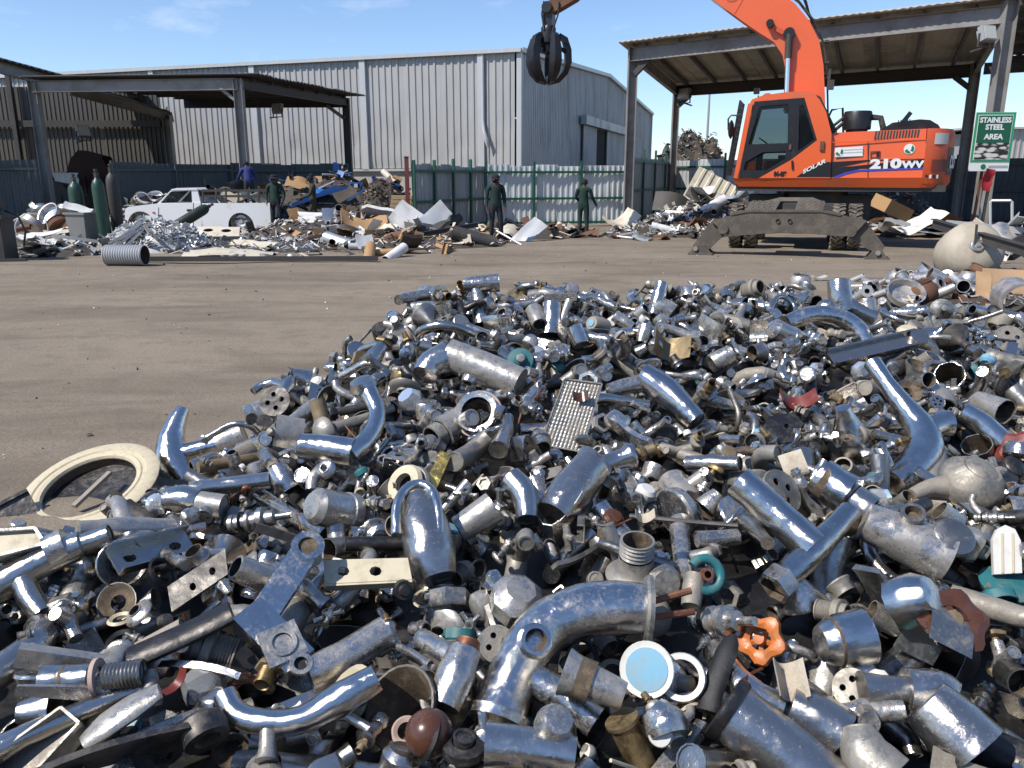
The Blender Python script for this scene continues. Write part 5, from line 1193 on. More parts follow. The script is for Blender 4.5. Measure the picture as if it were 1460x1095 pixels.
bm = MB(); bm.lathe([(0, 0), (.07, 0), (.085, .03), (.085, .55), (.06, .60), (0, .60)], 18, 0); o = bm.build('gas_bottle', plain('orange_red_paint', (.55, .09, .03), .45)); q0, q1 = at_y(233, 330, 21.9), at_y(257, 318, 21.9); o.location = q0; o.rotation_euler = (q1 - q0).to_track_quat('Z', 'Y').to_euler(); tag(o, 'small orange-red bottle lying under the leaning cylinder', 'bottle')
bm = MB(); bm.bar(at_y(236, 331, 21.2), at_y(293, 371, 18.0), .05, .05); o = bm.build('pale_stick', MAT['cream_sheet']); tag(o, 'long pale stick propped against the leaning cylinder', 'stick')
# ---- wheelie bin
p = G(124, 357); wb = empty('wheelie_bin', p, R(-14), 'grey wheelie bin heaped with scrap beside the green cylinders', 'bin'); lmk('the grey wheelie bin', p + V(0, 0, .6))
bm = MB(); bm.lathe([(0, .03), (.27, .03), (.36, .82), (.40, .82), (.40, .87), (.35, .87), (.25, .1), (0, .1)], 4, 0, xyz(0, 0, 0, 0, 0, R(45))); bm.build('tub', paint('grey_bin_plastic', (.19, .195, .19), .5, 0, (.2, .17, .13), .4, 4), wb, 20)
bm = MB(); bm.cyl((-.3, .3, .9), (.3, .3, .9), .018, 8); bm.bar((-.28, .3, .9), (-.28, .24, .84), .02, .02); bm.bar((.28, .3, .9), (.28, .24, .84), .02, .02); bm.build('handle', MAT['black'], wb)
for sx in (-1, 1): bm = MB(); bm.lathe([(0, -.03), (.1, -.03), (.1, .03), (0, .03)], 14, 0, xyz(sx * .26, .26, .1, 0, R(90))); bm.build('wheel', MAT['black'], wb)
put('sheet', .6, 'white_sheet', p + V(-.1, 0, .95), (.4, .3, .2), 3, 'crumpled white sheet in the bin')
# ---- pots and pans on the left
pr_ = random.Random(5)
for i in range(16):
    px, py = pr_.uniform(30, 108), pr_.uniform(326, 345); p = G(px, py)
    put(pr_.choice(['pan', 'pan', 'pot', 'tube']), pr_.uniform(.4, .7), pr_.choice(['stainless', 'alu', 'rust', 'stainless']), (p.x, p.y, pr_.choice([.12, .35, .6])), (pr_.uniform(-.9, .9), pr_.uniform(-.9, .9), pr_.random() * 6), i, group='pots and pans by the grey bin')
bm = MB(); bm.lathe([(.36, -.012), (.375, 0), (.36, .012), (.345, 0), (.36, -.012)], 26); o = bm.build('steel_hoop', MAT['stainless']); o.location = at_y(45, 325, 20); o.rotation_euler = (R(75), 0, R(15)); tag(o, 'bare steel hoop standing among the pans', 'hoop')
mound('mixed_scrap', 'low litter of white sheet scrap before the grey bin', G(70, 362).x, G(70, 362).y, 1.5, 1.0, .22, 140, .3, ['white_sheet', 'cream_sheet', 'steel_dark', 'galv_dull'], 21)
LW = 'white sheets lying before the grey bin'
for i, (px, py, s, rz) in enumerate(((60, 352, 1.3, 5), (98, 346, 1.0, 40), (75, 360, 1.5, -12), (110, 360, .9, 10), (45, 366, .9, 30))):
    p = G(px, py); put('sheet' if i != 3 else 'channel', s, ('white_sheet', 'cream_sheet', 'white_sheet', 'galv_dull', 'white_sheet')[i], p + V(0, 0, .28), (R(8 - 4 * i), R(6 * i - 9), R(rz)), 60 + i, group=LW)
for a, c_ in (((50, 345), (62, 371)), ((62, 355), (48, 372))):
    bm = MB(); bm.bar(at_y(a[0], a[1], 17.6), at_y(c_[0], c_[1], 17.4), .035, .035); reg(bm.build('thin_strut', MAT['white_sheet']), 'crossed white strut', 'strut')
# dark machine at the left edge
mc = empty('guillotine', G(2, 372), R(8), 'dark old workshop machine at the left edge of the yard', 'machine'); lmk('the dark machine at the left edge', G(2, 372) + V(0, 0, .6))
bm = MB(); bm.box((-.1, 0, .42), (.62, .6, .84)); bm.box((-.1, 0, .88), (.75, .7, .07)); bm.build('cabinet', MAT['steel_dark'], mc)
bm = MB(); bm.box((-.15, 0, 1.1), (.4, .4, .4)); bm.lathe([(0, -.1), (.2, -.1), (.2, .1), (0, .1)], 14, 0, xyz(.05, -.2, 1.15, R(90))); bm.build('motor', MAT['black'], mc)
bm = MB(); bm.tube([(.25, -.1, 1.0), (.5, -.15, .9), (.62, -.2, .6), (.55, -.2, .3)], .02, 6); bm.build('cable', MAT['black'], mc)
bm = MB(); bm.bar((-.4, -.3, .04), (.6, -.3, .04), .06, .06); bm.build('foot_rail', MAT['steel_dark'], mc)
MAT['baler_red'] = paint('grimy_dark_red_paint', (.045, .012, .008), .7, 0, (.03, .022, .018), .5, 3)
# inside the dark shed
for px, py, w, d, h, Y, m, lab, nm in ((140, 300, 3.2, 2.0, 2.6, 38, 'baler_red', 'dark red baling machine deep inside the left shed', 'baler'), (85, 312, 2.4, 1.6, 1.4, 33, 'steel_dark', 'dark slatted crate standing inside the left shed', 'crate')):
    p = at_y(px, py, Y); t = empty(nm, V(p.x, p.y, 0), R(6), lab, nm)
    bm = MB(); bm.box((0, 0, h * .35), (w, d, h * .7)); bm.build('body', MAT[m], t)
    bm = MB(); bm.prism([(-w * .3, h * .7), (w * .3, h * .7), (w * .2, h), (-w * .1, h * 1.1), (-w * .22, h * .95)], -d * .3, d * .3, lambda a, b_, t_: V(a, t_, b_)); bm.build('hopper', MAT[m], t)
    for i in range(5): bm = MB(); bm.bar((-w * .45 + i * w * .22, -d * .51, .1), (-w * .45 + i * w * .22, -d * .51, h * .68), .05, .05, up=(0, 1, 0)); bm.build('stiffener', MAT['steel_dark'], t)
bm = MB(); plate(bm, [(0, 0), (2.2, 0), (2.3, .5), (2.15, .75), (2.3, 1.0), (0, 1.0), (.2, .5)], [], 0, .03, lambda a, b_, t_: V(a * .5, t_, b_ * .55)); p = at_y(76, 265, 36); o = bm.build('pale_board', MAT['white_sheet'], None, loc=p); tag(o, 'torn pale board hanging inside the dark left shed', 'board')
# ---- aluminium off-cuts and ribbed drum
p = G(212, 360); hA = mound('aluminium_offcuts', 'bright heap of aluminium strips and offcuts in front of the pickup', p.x, p.y + .5, 1.4, .85, .66, 900, .17, ['alu', 'alu', 'white_sheet', 'galv', 'alu'], 31, 'galv_dull')
lmk('the aluminium offcuts', p + V(0, 0, .5))
AG = 'aluminium strips sticking out of the offcut heap'
for i in range(34):
    a = YR.uniform(2.2, 5.4); q = p + V(math.cos(a) * .7, math.sin(a) * .5 + .4, .42); put('channel', YR.uniform(.6, 1.15), 'alu', q, (YR.uniform(-.3, .3), YR.uniform(.3, .6) * (1 if math.cos(a) < 0 else -1) * -1, a + math.pi), 70 + i, group=AG).scale = (1, .3, .4)
bm = MB(); hollow(bm, .19, .76, .012, 26, 0, 1, ribs=16, M=xyz(0, 0, 0, 0, R(90))); o = bm.build('ribbed_drum', [MAT['galv_dull'], MAT['inner_dark']]); o.location = G(181, 378) + V(0, 0, .19); o.rotation_euler = (0, 0, R(-3)); tag(o, 'ribbed metal drum lying before the aluminium offcuts', 'drum'); lmk('the ribbed drum', o.location)
# ---- moulded basins
bm_c = MAT['cream_sheet']
for i, (px, py, rz) in enumerate(((300, 347, 8), (325, 348, 14))):
    p = G(px, py + 4); t = empty('wash_basin', p + V(0, 0, .14), R(rz), ('cream moulded basin with oval hole, left one of the pair before the pickup wheel', 'cream moulded basin with oval hole, right one of the pair before the pickup wheel')[i], 'basin'); t.rotation_euler[0] = R(24); t.scale = (.85, .85, .85)
    bm = MB(); ov = [(.14 * math.cos(-a), .10 * math.sin(-a) + .06) for a in [2 * math.pi * k / 16 for k in range(16)]]
    plate(bm, [(-.36, -.28), (.36, -.28), (.36, .28), (-.36, .28)], [ov], .28, .30, lambda a, b_, t_: V(a, b_, t_)); bm.build('rim', bm_c, t)
    bm = MB(); bm.prism([(-.36, -.28), (.36, -.28), (.36, .28), (-.36, .28)], 0, .279, lambda a, b_, t_: V(a * (.72 + t_), b_ * (.72 + t_), t_), cap=False); bm.build('bowl', bm_c, t)
    bm = MB(); bm.lathe([(.145, .28), (.12, .12), (0, .1)], 16, 0, xyz(0, .06, 0)); bm.build('well', MAT['inner_dark'], t)
o = put('sheet', 1.1, 'cream_sheet', G(358, 358) + V(0, 0, .10), (R(22), R(3), R(-10)), 80, 'flat cream panel right of the basins'); lmk('the cream panel by the basins', o.location)
o = put('sheet', 1.9, 'cream_sheet', G(325, 366) + V(0, 0, .1), (R(2), 0, R(3)), 81, 'low cream board under the basins')
# ---- motorbike remains and load on the pickup
for i in range(7):
    px, py = (300, 318, 335, 330, 312, 350, 372)[i], (268, 272, 266, 284, 285, 284, 286)[i]
    put(['tube', 'sheet', 'drum', 'casing', 'sheet', 'casing', 'sheet'][i], (.5, .7, .6, .6, .7, .6, .6)[i], ['black', 'steel_dark', 'black', 'cream_sheet', 'white_sheet', 'cream_sheet', 'white_sheet'][i], V(*at_y(px, py, 26.1)), (YR.uniform(-.5, .5), YR.uniform(-.5, .5), YR.random() * 6), 90 + i, group='scrap loaded on the pickup')
bw = empty('spoked_wheel', at_y(322, 282, 25.9), 0, 'black spoked wheel standing on the pickup load', 'wheel')
bm = MB(); bm.lathe([(.30, -.03), (.34, 0), (.30, .03), (.28, 0), (.30, -.03)], 26, 0, xyz(0, 0, 0, R(90))); bm.build('tyre', MAT['rubber'], bw)
bm = MB(); 
for k in range(9): a = 2 * math.pi * k / 9; bm.bar((0, 0, 0), (.29 * math.cos(a), 0, .29 * math.sin(a)), .012, .012, up=(0, 1, 0))
tag(bm.build('spokes', MAT['steel_dark'], bw), kind='stuff')
# scrap in front of the windscreen behind the pickup
for i in range(10):
    px, py = 195 + i * 4.5, 291 - (i % 4) * 2.5 - (i * .6); put(['sheet', 'tube', 'pan', 'sheet'][i % 4], .45, ['steel_dark', 'alu', 'white_sheet', 'black', 'galv_dull'][i % 5], V(*at_y(px, py, 26.9)), (YR.uniform(-1, 1), YR.uniform(-1, 1), YR.random() * 6), 100 + i, group='scrap heaped behind the pickup bonnet')
mound('mixed_scrap', 'dark scrap heaped behind the pickup bonnet', at_y(215, 300, 27.2).x, 27.3, 1.6, .6, 1.0, 120, .35, ['steel_dark', 'galv_dull', 'black', 'alu'], 33)
# ---- right heap between canopy post and excavator
cE = V(6.4, 26.4, 0); hE = mound('mixed_scrap', 'pale heap of aluminium and sheet scrap left of the excavator', cE.x, cE.y, 2.4, 1.8, .85, 560, .30, ['alu', 'white_sheet', 'galv_dull', 'cream_sheet', 'steel_dark'], 41)
cE2 = V(4.6, 24.2, 0); hE2 = mound('mixed_scrap', 'low spread of pale scrap at the foot of the canopy post', cE2.x, cE2.y, 2.0, 1.1, .22, 320, .24, ['alu', 'white_sheet', 'cream_sheet', 'galv_dull', 'steel_dark'], 42)
HE = lambda x, y: max(hE(x - cE.x, y - cE.y), hE2(x - cE2.x, y - cE2.y))
G2 = 'scrap pieces on the heap left of the excavator'
scatter(24, (945, 1050, 318, 335), HE, ['sheet', 'curved_sheet', 'tube', 'block', 'channel', 'casing', 'sheet'], ['alu', 'white_sheet', 'cream_sheet', 'galv', 'alu', 'steel_dark', 'stainless'], (.45, 1.0), 16, .6, G2, .1)
scatter(16, (875, 1010, 330, 344), HE, ['sheet', 'channel', 'block', 'tube', 'pipe'], ['alu', 'white_sheet', 'cream_sheet', 'galv_dull', 'steel_dark', 'rust'], (.35, .8), 17, .35, G2, .05)
put('block', 1.0, 'cream_sheet', hp(886, 323, 25.2), (R(20), R(-15), R(30)), 110, 'crumpled beige tank shell', 'tank_shell', 'tank')
put('tube', 1.0, 'white_sheet', hp(1016, 294, 25.6), (0, R(-25), R(25)), 111, 'white duct leaning on the pale heap', 'duct_tube', 'tube')
put('tube', .6, 'steel_dark', hp(1022, 299, 24.6), (0, R(-12), R(60)), 112, 'dark open pipe end', 'pipe_end', 'pipe')
put('tube', .55, 'galv_dull', hp(946, 328, 24.4), (0, R(5), R(10)), 113, 'short grey cylinder', 'grey_cylinder', 'cylinder')
bm = MB(); ribbed(bm, lambda s, o_, z: V(s, -o_, z), 1.7, 0, 1.5, 2, .3, .04); o = bm.build('leaning_cladding', MAT['cream_sheet'], None, 30, hp(966, 292, 27.6), R(-8)); o.rotation_euler = (R(-18), R(28), R(-10)); tag(o, 'cream ribbed cladding sheet leaning behind the pale heap', 'cladding sheet'); lmk('the leaning cladding sheet', o.location)
put('sheet', 1.5, 'steel_dark', hp(968, 290, 27.2), (R(60), R(20), R(8)), 114, 'dark grey sheet propped beside the canopy post')
# rubbish mound beyond the fence
mound('rubbish_mound', 'tall brown mound of baled rubbish beyond the fence', at_y(988, 250, 47).x, 47, 2.6, 2.6, 3.8, 1500, .26, ['inner_dark', 'rust', 'wood', 'inner_dark', 'galv_dull', 'cream_sheet'], 51, 'inner_dark')
mound('rubbish_mound', 'small dark mound of rubbish beyond the fence left of the brown one', at_y(950, 250, 46).x, 46, 1.3, 1.5, 2.9, 200, .4, ['steel_dark', 'cyl_green', 'steel_dark', 'rust'], 52, 'steel_dark')
# ---- behind the excavator, right
hF = mound('wire_scrap', 'grey tangle of wire scrap behind the excavator, right', 12.6, 27.6, 2.4, 1.6, .95, 500, .22, ['galv_dull', 'steel_dark', 'rust', 'alu'], 61)
scatter(14, (1250, 1345, 322, 340), lambda x, y: hF(x - 12.6, y - 27.6), ['sheet', 'channel', 'block', 'channel'], ['cream_sheet', 'galv_dull', 'white_sheet', 'rust', 'alu'], (.6, 1.4), 18, .4, 'scrap behind the excavator tail', .1)
put('casing', 1.0, 'board_tan', hp(1266, 305, 25.5), (R(15), R(20), R(20)), 120, 'tan box on the wire scrap', 'tan_box', 'box')
put('sheet', 1.5, 'white_sheet', hp(1312, 318, 23.6), (R(15), R(-22), R(20)), 121, 'white bent sheet with raised corner')
# ---- sign on two poles
WSg = Wall(at_y(1388, 200, 19.6).x, 19.6, 1, -.06)
sg = empty('area_sign', WSg.pt(0, 0), WSg.rz, 'green and white STAINLESS STEEL AREA sign on a post at the right', 'sign')
def SG(s, z, n): return V(s, n, z)
sq = lambda pts: [WSg.at(*p) for p in pts]
zt, zb = WSg.at(1388, 160)[1], WSg.at(1383, 244)[1]; Wd = WSg.at(1450, 158)[0]; x0 = .0
bm = MB(); bm.prism([(x0 - .02, zb), (Wd, zb), (Wd, zt), (x0 - .02, zt)], 0, .03, SG); bm.build('board', MAT['white_print'], sg, 0)
zc = zb + .20
bm = MB(); bm.prism([(x0 - .015, zc), (Wd - .005, zc), (Wd - .005, zt - .005), (x0 - .015, zt - .005)], -.006, -.001, SG); bm.build('green_border', plain('sign_green', (.03, .30, .13), .4), sg, 0)
bm = MB(); bm.prism([(x0 + .04, zc + .05), (Wd - .06, zc + .05), (Wd - .06, zt - .06), (x0 + .04, zt - .06)], -.010, -.0065, SG); bm.build('inner_line', MAT['white_print'], sg, 0)
bm = MB(); bm.prism([(x0 + .055, zc + .065), (Wd - .075, zc + .065), (Wd - .075, zt - .075), (x0 + .055, zt - .075)], -.014, -.0105, SG); bm.build('green_field', plain('sign_dark_green', (.010, .10, .05), .4), sg, 0)
def print_mat():
    m, nt, bs = _nodes('printed_scrap_picture'); v, _ = _vec(nt, (2.2, 1, 6), False)
    mp = nt.nodes.new('ShaderNodeMapping'); mp.inputs['Rotation'].default_value = (0, R(35), 0); nt.links.new(v, mp.inputs['Vector'])
    vo = nt.nodes.new('ShaderNodeTexVoronoi'); vo.inputs['Scale'].default_value = 2.2; nt.links.new(mp.outputs[0], vo.inputs['Vector'])
    n = _noise(nt, mp.outputs[0], 3.0, 5, .7)
    k = _ramp(nt, _math(nt, 'ADD', _math(nt, 'MULTIPLY', vo.outputs['Distance'], .9), _math(nt, 'MULTIPLY', n, .5)), .60, .80)
    nt.links.new(_mix(nt, k, (.65, .62, .55), (.02, .022, .02)), bs.inputs['Base Color']); bs.inputs['Roughness'].default_value = .45; return m
Hh = zt - zc; zp = zt - .61 * Hh
bm = MB(); bm.prism([(x0 + .055, zc + .065), (Wd - .075, zc + .065), (Wd - .075, zp), (x0 + .055, zp)], -.018, -.0145, SG); bm.build('printed_picture', print_mat(), sg, 0)
def sgt(txt, zz, size, sx=1.1): text_obj(txt, size, MAT['white_print'], sg, Matrix.Translation((Wd / 2 - .01, -.018, zz)) @ Matrix.Rotation(R(90), 4, 'X'), 'sign_lettering', sx, size * .04, 0, 'CENTER')
sgt('STAINLESS', zt - .205 * Hh, .145 * Hh, .93); sgt('STEEL', zt - .345 * Hh, .145 * Hh, 1.0); sgt('AREA', zt - .535 * Hh, .145 * Hh, 1.05)
M = Matrix.Translation((.30, -.002, zb + .10)) @ Matrix.Rotation(R(90), 4, 'X'); bm = MB(); bm.lathe([(0, .004), (.06, .004), (.06, 0)], 16, 0, M); bm.build('emblem', MAT['green_print'], sg)
for i in range(2): bm = MB(); bm.bar((.42, -.004, zb + .12 - i * .035), (.86, -.004, zb + .12 - i * .035), .006, .012); bm.build('small_print', MAT['galv_dull'], sg)
for dx, m in ((.30, 'rust'), (.44, 'galv_dull'), (.52, 'steel_dark')):
    bm = MB(); bm.bar((dx, .12 + dx * .1, 0), (dx + .05, .10, zb + .3), .05, .05, up=(0, 1, 0)); bm.build('sign_pole', MAT[m], sg)
bm = MB(); crumple(bm, .26, .5, 4, 6, .4, .05, .01, 3); o = bm.build('red_rag', plain('red_cloth', (.35, .02, .03), .9)); o.location = WSg.pt(.40, zb - .2, -.03); o.rotation_euler = (R(88), R(8), R(10)); tag(o, 'red rag hanging from the sign pole', 'rag')
lmk('the green sign', WSg.pt(.5, zb, 0))
# ---- right stainless heap in the middle distance
cG = V(6.1, 10.9, 0); hG = mound('stainless_scrap', 'low mass of small stainless scrap under the pale tank', cG.x + .6, cG.y, 2.0, 1.7, .16, 500, .14, ['stainless', 'stainless', 'galv_dull', 'steel_dark', 'rust'], 71)
HG = lambda x, y: hG(x - cG.x - .6, y - cG.y)
G3 = 'stainless pipes and fittings heaped under the pale tank'
scatter(56, (1275, 1450, 398, 438), HG, ['tube', 'elbow', 'flanged_pipe', 'tube', 'pot', 'pan', 'flanged_pipe', 'sheet'], ['stainless', 'stainless', 'stainless', 'galv_dull', 'rust'], (.26, .52), 19, .7, G3, .08)
scatter(30, (1215, 1330, 402, 432), HG, ['tube', 'elbow', 'flanged_pipe', 'tube'], ['stainless', 'stainless', 'galv_dull'], (.2, .36), 20, .6, G3, .06)
tk = empty('pressure_tank', at_y(1378, 364, 12.2), R(20), 'pale dusty pressure tank with a round valve boss on the stainless heap', 'tank'); tk.rotation_euler = (R(-16), R(8), R(-8)); lmk('the pale tank', tk.location)
bm = MB(); bm.lathe([(0, -.42), (.2, -.40), (.36, -.30), (.43, -.12), (.44, 0), (.44, .15), (.42, .28), (.34, .38), (.18, .44), (0, .45)], 28, 0, xyz(0, 0, 0, R(80), 0, 0), mod=lambda a, i: 1 + .03 * noise.noise((math.cos(a) * 2, math.sin(a) * 2, i * .8))); bm.build('shell', paint('dusty_cream_tank', (.44, .38, .29), .6, 0, (.25, .20, .14), .55, 3, .2), tk, 60)
bm = MB(); bm.lathe([(.0, .03), (.03, .03), (.04, .012), (.085, .012), (.10, .0), (.11, -.04)], 18, 0, xyz(-.06, -.462, .05, R(80))); bm.build('valve_boss', MAT['stainless'], tk)
bm = MB(); bm.bar((-.10, -.47, .05), (-.13, -.49, .34), .03, .02, up=(0, 1, 0)); bm.build('bracket', MAT['steel_dark'], tk)
o = put('sheet', .75, 'stainless', at_y(1392, 405, 11.0), (R(25), R(-10), R(20)), 130, 'torn crumpled stainless sheet below the tank', 'torn_sheet', 'sheet')
bm = MB(); bm.hbeam(at_y(1330, 318, 13.2), at_y(1480, 362, 10.6), .1, .14, .014); reg(bm.build('steel_beam', MAT['steel_dark']), 'long dark beam resting across the pale tank', 'beam')
bm = MB(); bm.bar(at_y(1350, 318, 14), at_y(1470, 330, 12.5), .06, .1); reg(bm.build('steel_bar', MAT['galv_dull']), 'grey bar running behind the pale tank', 'bar')
bm = MB(); bm.tube([at_y(1412, 322, 15.6), at_y(1412, 288, 15.6), at_y(1414, 286, 15.6), at_y(1441, 286, 15.4), at_y(1443, 288, 15.4), at_y(1443, 322, 15.4)], .025, 8); reg(bm.build('tube_frame', MAT['galv']), 'bent pale tube frame standing right of the sign poles', 'frame')
for i, (px, py, rz) in enumerate(((1450, 330, 30), (1440, 345, 50), (1455, 355, 10), (1428, 340, -30), (1446, 320, 70))):
    put(['sheet', 'channel', 'casing', 'profile', 'channel'][i], (.9, 1.1, .7, 1.0, .9)[i], ['stainless', 'white_sheet', 'steel_dark', 'cream_sheet', 'galv'][i], at_y(px, py, 12.8), (YR.uniform(-.6, .6), YR.uniform(-.6, .6), R(rz)), 140 + i, group='metal pieces at the right edge beyond the tank')
# cardboard sheet box and big pipe end at the right edge
bx = empty('cardboard_box', G(1436, 437) + V(0, 0, .0), R(-6), 'open flattened cardboard box at the right edge of the stainless heap', 'box'); lmk('the cardboard box', bx.location + V(0, 0, .2))
bm = MB(); crumple(bm, .72, .46, 8, 6, .05, .012, .008, 5); o = bm.build('panel', MAT['cardboard'], bx); o.location = (.02, .08, .24); o.rotation_euler = (R(80), R(2), 0)
bm = MB(); crumple(bm, .72, .42, 8, 5, .05, .02, .008, 6); o = bm.build('flap', MAT['cardboard'], bx); o.location = (0, -.12, .03); o.rotation_euler = (R(4), R(3), 0)
bm = MB(); crumple(bm, .3, .44, 5, 6, .1, .02, .008, 7); o = bm.build('flap', MAT['cardboard'], bx); o.location = (-.36, -.02, .22); o.rotation_euler = (R(86), 0, R(100))
bm = MB(); hollow(bm, .21, .5, .012, 26, 0, 1, M=xyz(0, 0, 0, R(90))); hollow(bm, .235, .05, .03, 26, 0, 1, M=xyz(0, -.25, 0, R(90))); o = bm.build('flanged_drum', [MAT['stainless'], MAT['inner_dark']]); o.location = at_y(1450, 427, 8.8); o.rotation_euler = (R(4), 0, R(-16)); tag(o, 'round steel drum with dark open mouth beside the cardboard box', 'drum')
o = put('pot', .33, 'stainless', G(1140, 413) + V(0, 0, .12), (R(5), R(-6), 0), 150, 'small dented steel pot alone on the open ground', 'steel_pot', 'pot'); lmk('the small pot on the ground', o.location)
bm = MB(); crumple(bm, .22, .12, 4, 3, .2, .03, .03, 4); o = bm.build('flat_stone', MAT['concrete'], None, 38, G(1168, 401) + V(0, 0, .02)); tag(o, 'pale flat stone right of the small pot', 'stone')
for nm, px, py, Y in (('the white pickup', 270, 305, 25), ('the man in the wide hat', 396, 300, 23), ('the walking man', 449, 300, 23), ('the man in black trousers', 707, 300, 21), ('the man by the fence', 831, 300, 23.5), ('the red post', 586, 290, 23.6), ('the excavator', 1130, 320, 19), ('the canopy post', 893, 300, 28), ('the excavator tail', 1300, 270, 18.4)):
    lmk(nm, at_y(px, py, Y))
# grit and chips scattered over the yard
bm = MB(); rr = random.Random(77)
for i in range(800):
    x, y = rr.uniform(-9, 9), 3.5 + 17 * rr.random() ** 1.3
    s = rr.choice((.007, .010, .014, .024)) * rr.uniform(.7, 1.6); M = xyz(x, y, ground_z(x, y) + s * .2, rr.random() * 3, rr.random() * 3, rr.random() * 6)
    bm.box((0, 0, 0), (s, s * rr.uniform(.4, 1), s * rr.uniform(.2, .6)), rr.choice((0, 0, 0, 1, 2)), M, .6)
tag(bm.build('yard_grit', [paint('earth_clods', (.10, .082, .064), .95), MAT['white_sheet'], MAT['concrete']], None, 0), 'small stones and chips strewn over the yard', 'grit', kind='stuff')
# ------------------------------------------------------------------ the heap of taps in front
def chrome(name, col, rough, dust, dustcol=(.30, .27, .225), spots=.5):
    """plated metal: mirror where clean, with lime spots, scuffs and yard dust that differ from piece to piece"""
    m, nt, bs = _nodes(name); v, rnd = _vec(nt)
    n1 = _noise(nt, v, 30, 8, .72, .5); n2 = _noise(nt, v, 170, 4, .75); n3 = _noise(nt, v, 420, 2, .6)
    thr = _math(nt, 'SUBTRACT', .66 - dust * .28, _math(nt, 'MULTIPLY', _math(nt, 'SUBTRACT', rnd, .5), .30))
    k = _math(nt, 'ADD', _math(nt, 'MULTIPLY', n1, .6), _math(nt, 'MULTIPLY', n2, .4))
    patch = _ramp(nt, _math(nt, 'SUBTRACT', k, thr), -.07, .20)
    sp = _math(nt, 'MULTIPLY', _ramp(nt, n2, .58, .74), spots * .5)
    k2 = _math(nt, 'MINIMUM', _math(nt, 'ADD', _math(nt, 'ADD', _math(nt, 'MULTIPLY', patch, .74), .015 + dust * .12), sp), .92)
    dc = _mix(nt, n3, tuple(c * .5 for c in dustcol), tuple(min(1, c * 1.4) for c in dustcol))
    tone = _mix(nt, rnd, tuple(c * .80 for c in col), col)
    nt.links.new(_mix(nt, k2, tone, dc), bs.inputs['Base Color'])
    nt.links.new(_math(nt, 'SUBTRACT', 1.0, _math(nt, 'MULTIPLY', k2, .85)), bs.inputs['Metallic'])
    film = _math(nt, 'MULTIPLY', _ramp(nt, n1, .35, .65), .14)
    nt.links.new(_math(nt, 'ADD', _math(nt, 'ADD', rough, film), _math(nt, 'MULTIPLY', k2, .40)), bs.inputs['Roughness'])
    n4 = _noise(nt, v, 16, 2, .5)
    _bump(nt, bs, _math(nt, 'ADD', _math(nt, 'MULTIPLY', n4, 2.6), _math(nt, 'ADD', _math(nt, 'MULTIPLY', n1, .6), _math(nt, 'MULTIPLY', n2, .12))), .42, .0065)
    return m
PM = {'chrome': chrome('bright_chrome', (.67, .625, .56), .04, .14, (.27, .25, .215)), 'mirror': chrome('clean_chrome', (.70, .66, .60), .03, -.12, (.27, .25, .215), .3), 'worn': chrome('spotted_chrome', (.57, .54, .495), .06, .46, (.30, .275, .235), .8), 'dull': chrome('dull_nickel', (.40, .385, .355), .22, .62, (.27, .24, .195), .8),
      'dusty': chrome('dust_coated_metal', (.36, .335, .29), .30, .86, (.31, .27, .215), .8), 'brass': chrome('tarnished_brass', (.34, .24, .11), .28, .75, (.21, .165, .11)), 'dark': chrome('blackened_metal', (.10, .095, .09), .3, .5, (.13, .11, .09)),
      'copper': chrome('brown_copper', (.28, .11, .06), .28, .4, (.20, .11, .07)), 'inside': paint('limescaled_inside', (.10, .075, .05), .8, .3, (.30, .22, .14), .55, 60, .3), 'black': paint('black_rubber', (.012, .012, .012), .5, 0, (.09, .08, .07), .4, 40, .1),
      'white': paint('dirty_white_plastic', (.66, .64, .58), .4, 0, (.30, .26, .20), .35, 40, .08), 'cream': paint('yellowed_plastic', (.58, .50, .34), .45, 0, (.28, .21, .13), .4, 40, .1), 'teal': paint('teal_plastic', (.025, .15, .16), .4, 0, (.17, .165, .14), .5, 40, .05),
      'blue': paint('pale_blue_plastic', (.18, .38, .50), .4, 0, (.30, .29, .26), .5, 40, .05), 'orange': paint('orange_plastic', (.52, .15, .03), .38, 0, (.22, .12, .06), .5, 40, .1), 'brown': paint('brown_plastic', (.085, .034, .02), .25, 0, (.18, .12, .08), .3, 30, .05),
      'red': paint('red_plastic', (.17, .028, .02), .4, 0, (.22, .12, .09), .35, 40, .1), 'rubber_pink': paint('old_pink_rubber', (.46, .34, .28), .7, 0, (.26, .20, .15), .4, 40, .1), 'rag': paint('dirty_cloth', (.52, .45, .35), .95, 0, (.26, .19, .12), .45, 30, .5), 'gold': chrome('gold_plate', (.78, .52, .14), .12, .2)}
def clear_mat():
    m, nt, bs = _nodes('clear_acrylic'); bs.inputs['Base Color'].default_value = (.80, .82, .82, 1); bs.inputs['Roughness'].default_value = .12
    bs.inputs['Transmission Weight'].default_value = .75; bs.inputs['IOR'].default_value = 1.49; return m
PM['clear'] = clear_mat(); PM['stainless'] = MAT['stainless']; PM['redrod'] = PM['copper']
def arc(cx, cz, r, a0, a1, n, y=0): return [Vector((cx + r * math.cos(R(a0 + (a1 - a0) * i / n)), y, cz + r * math.sin(R(a0 + (a1 - a0) * i / n)))) for i in range(n + 1)]
def open_end(bm, p, d, r, t=.003, depth=.02, seg=14, mi=0, mi2=1):
    """a rim and a dark bore on the end of a tube"""
    bm.lathe([(r, 0), (r * 1.01, .002), (r - t, .002), (r - t, -depth), (0, -depth)], seg, mi, rot_to(d, p), None, [mi, mi, mi2, mi2])
def thread(bm, p, d, r, L_, mi=0, seg=12, pitch=.003):
    n = max(3, int(L_ / pitch)); bm.lathe([(r * (1 if i % 2 else .9), L_ * i / (2 * n)) for i in range(2 * n + 1)], seg, mi, rot_to(d, p))
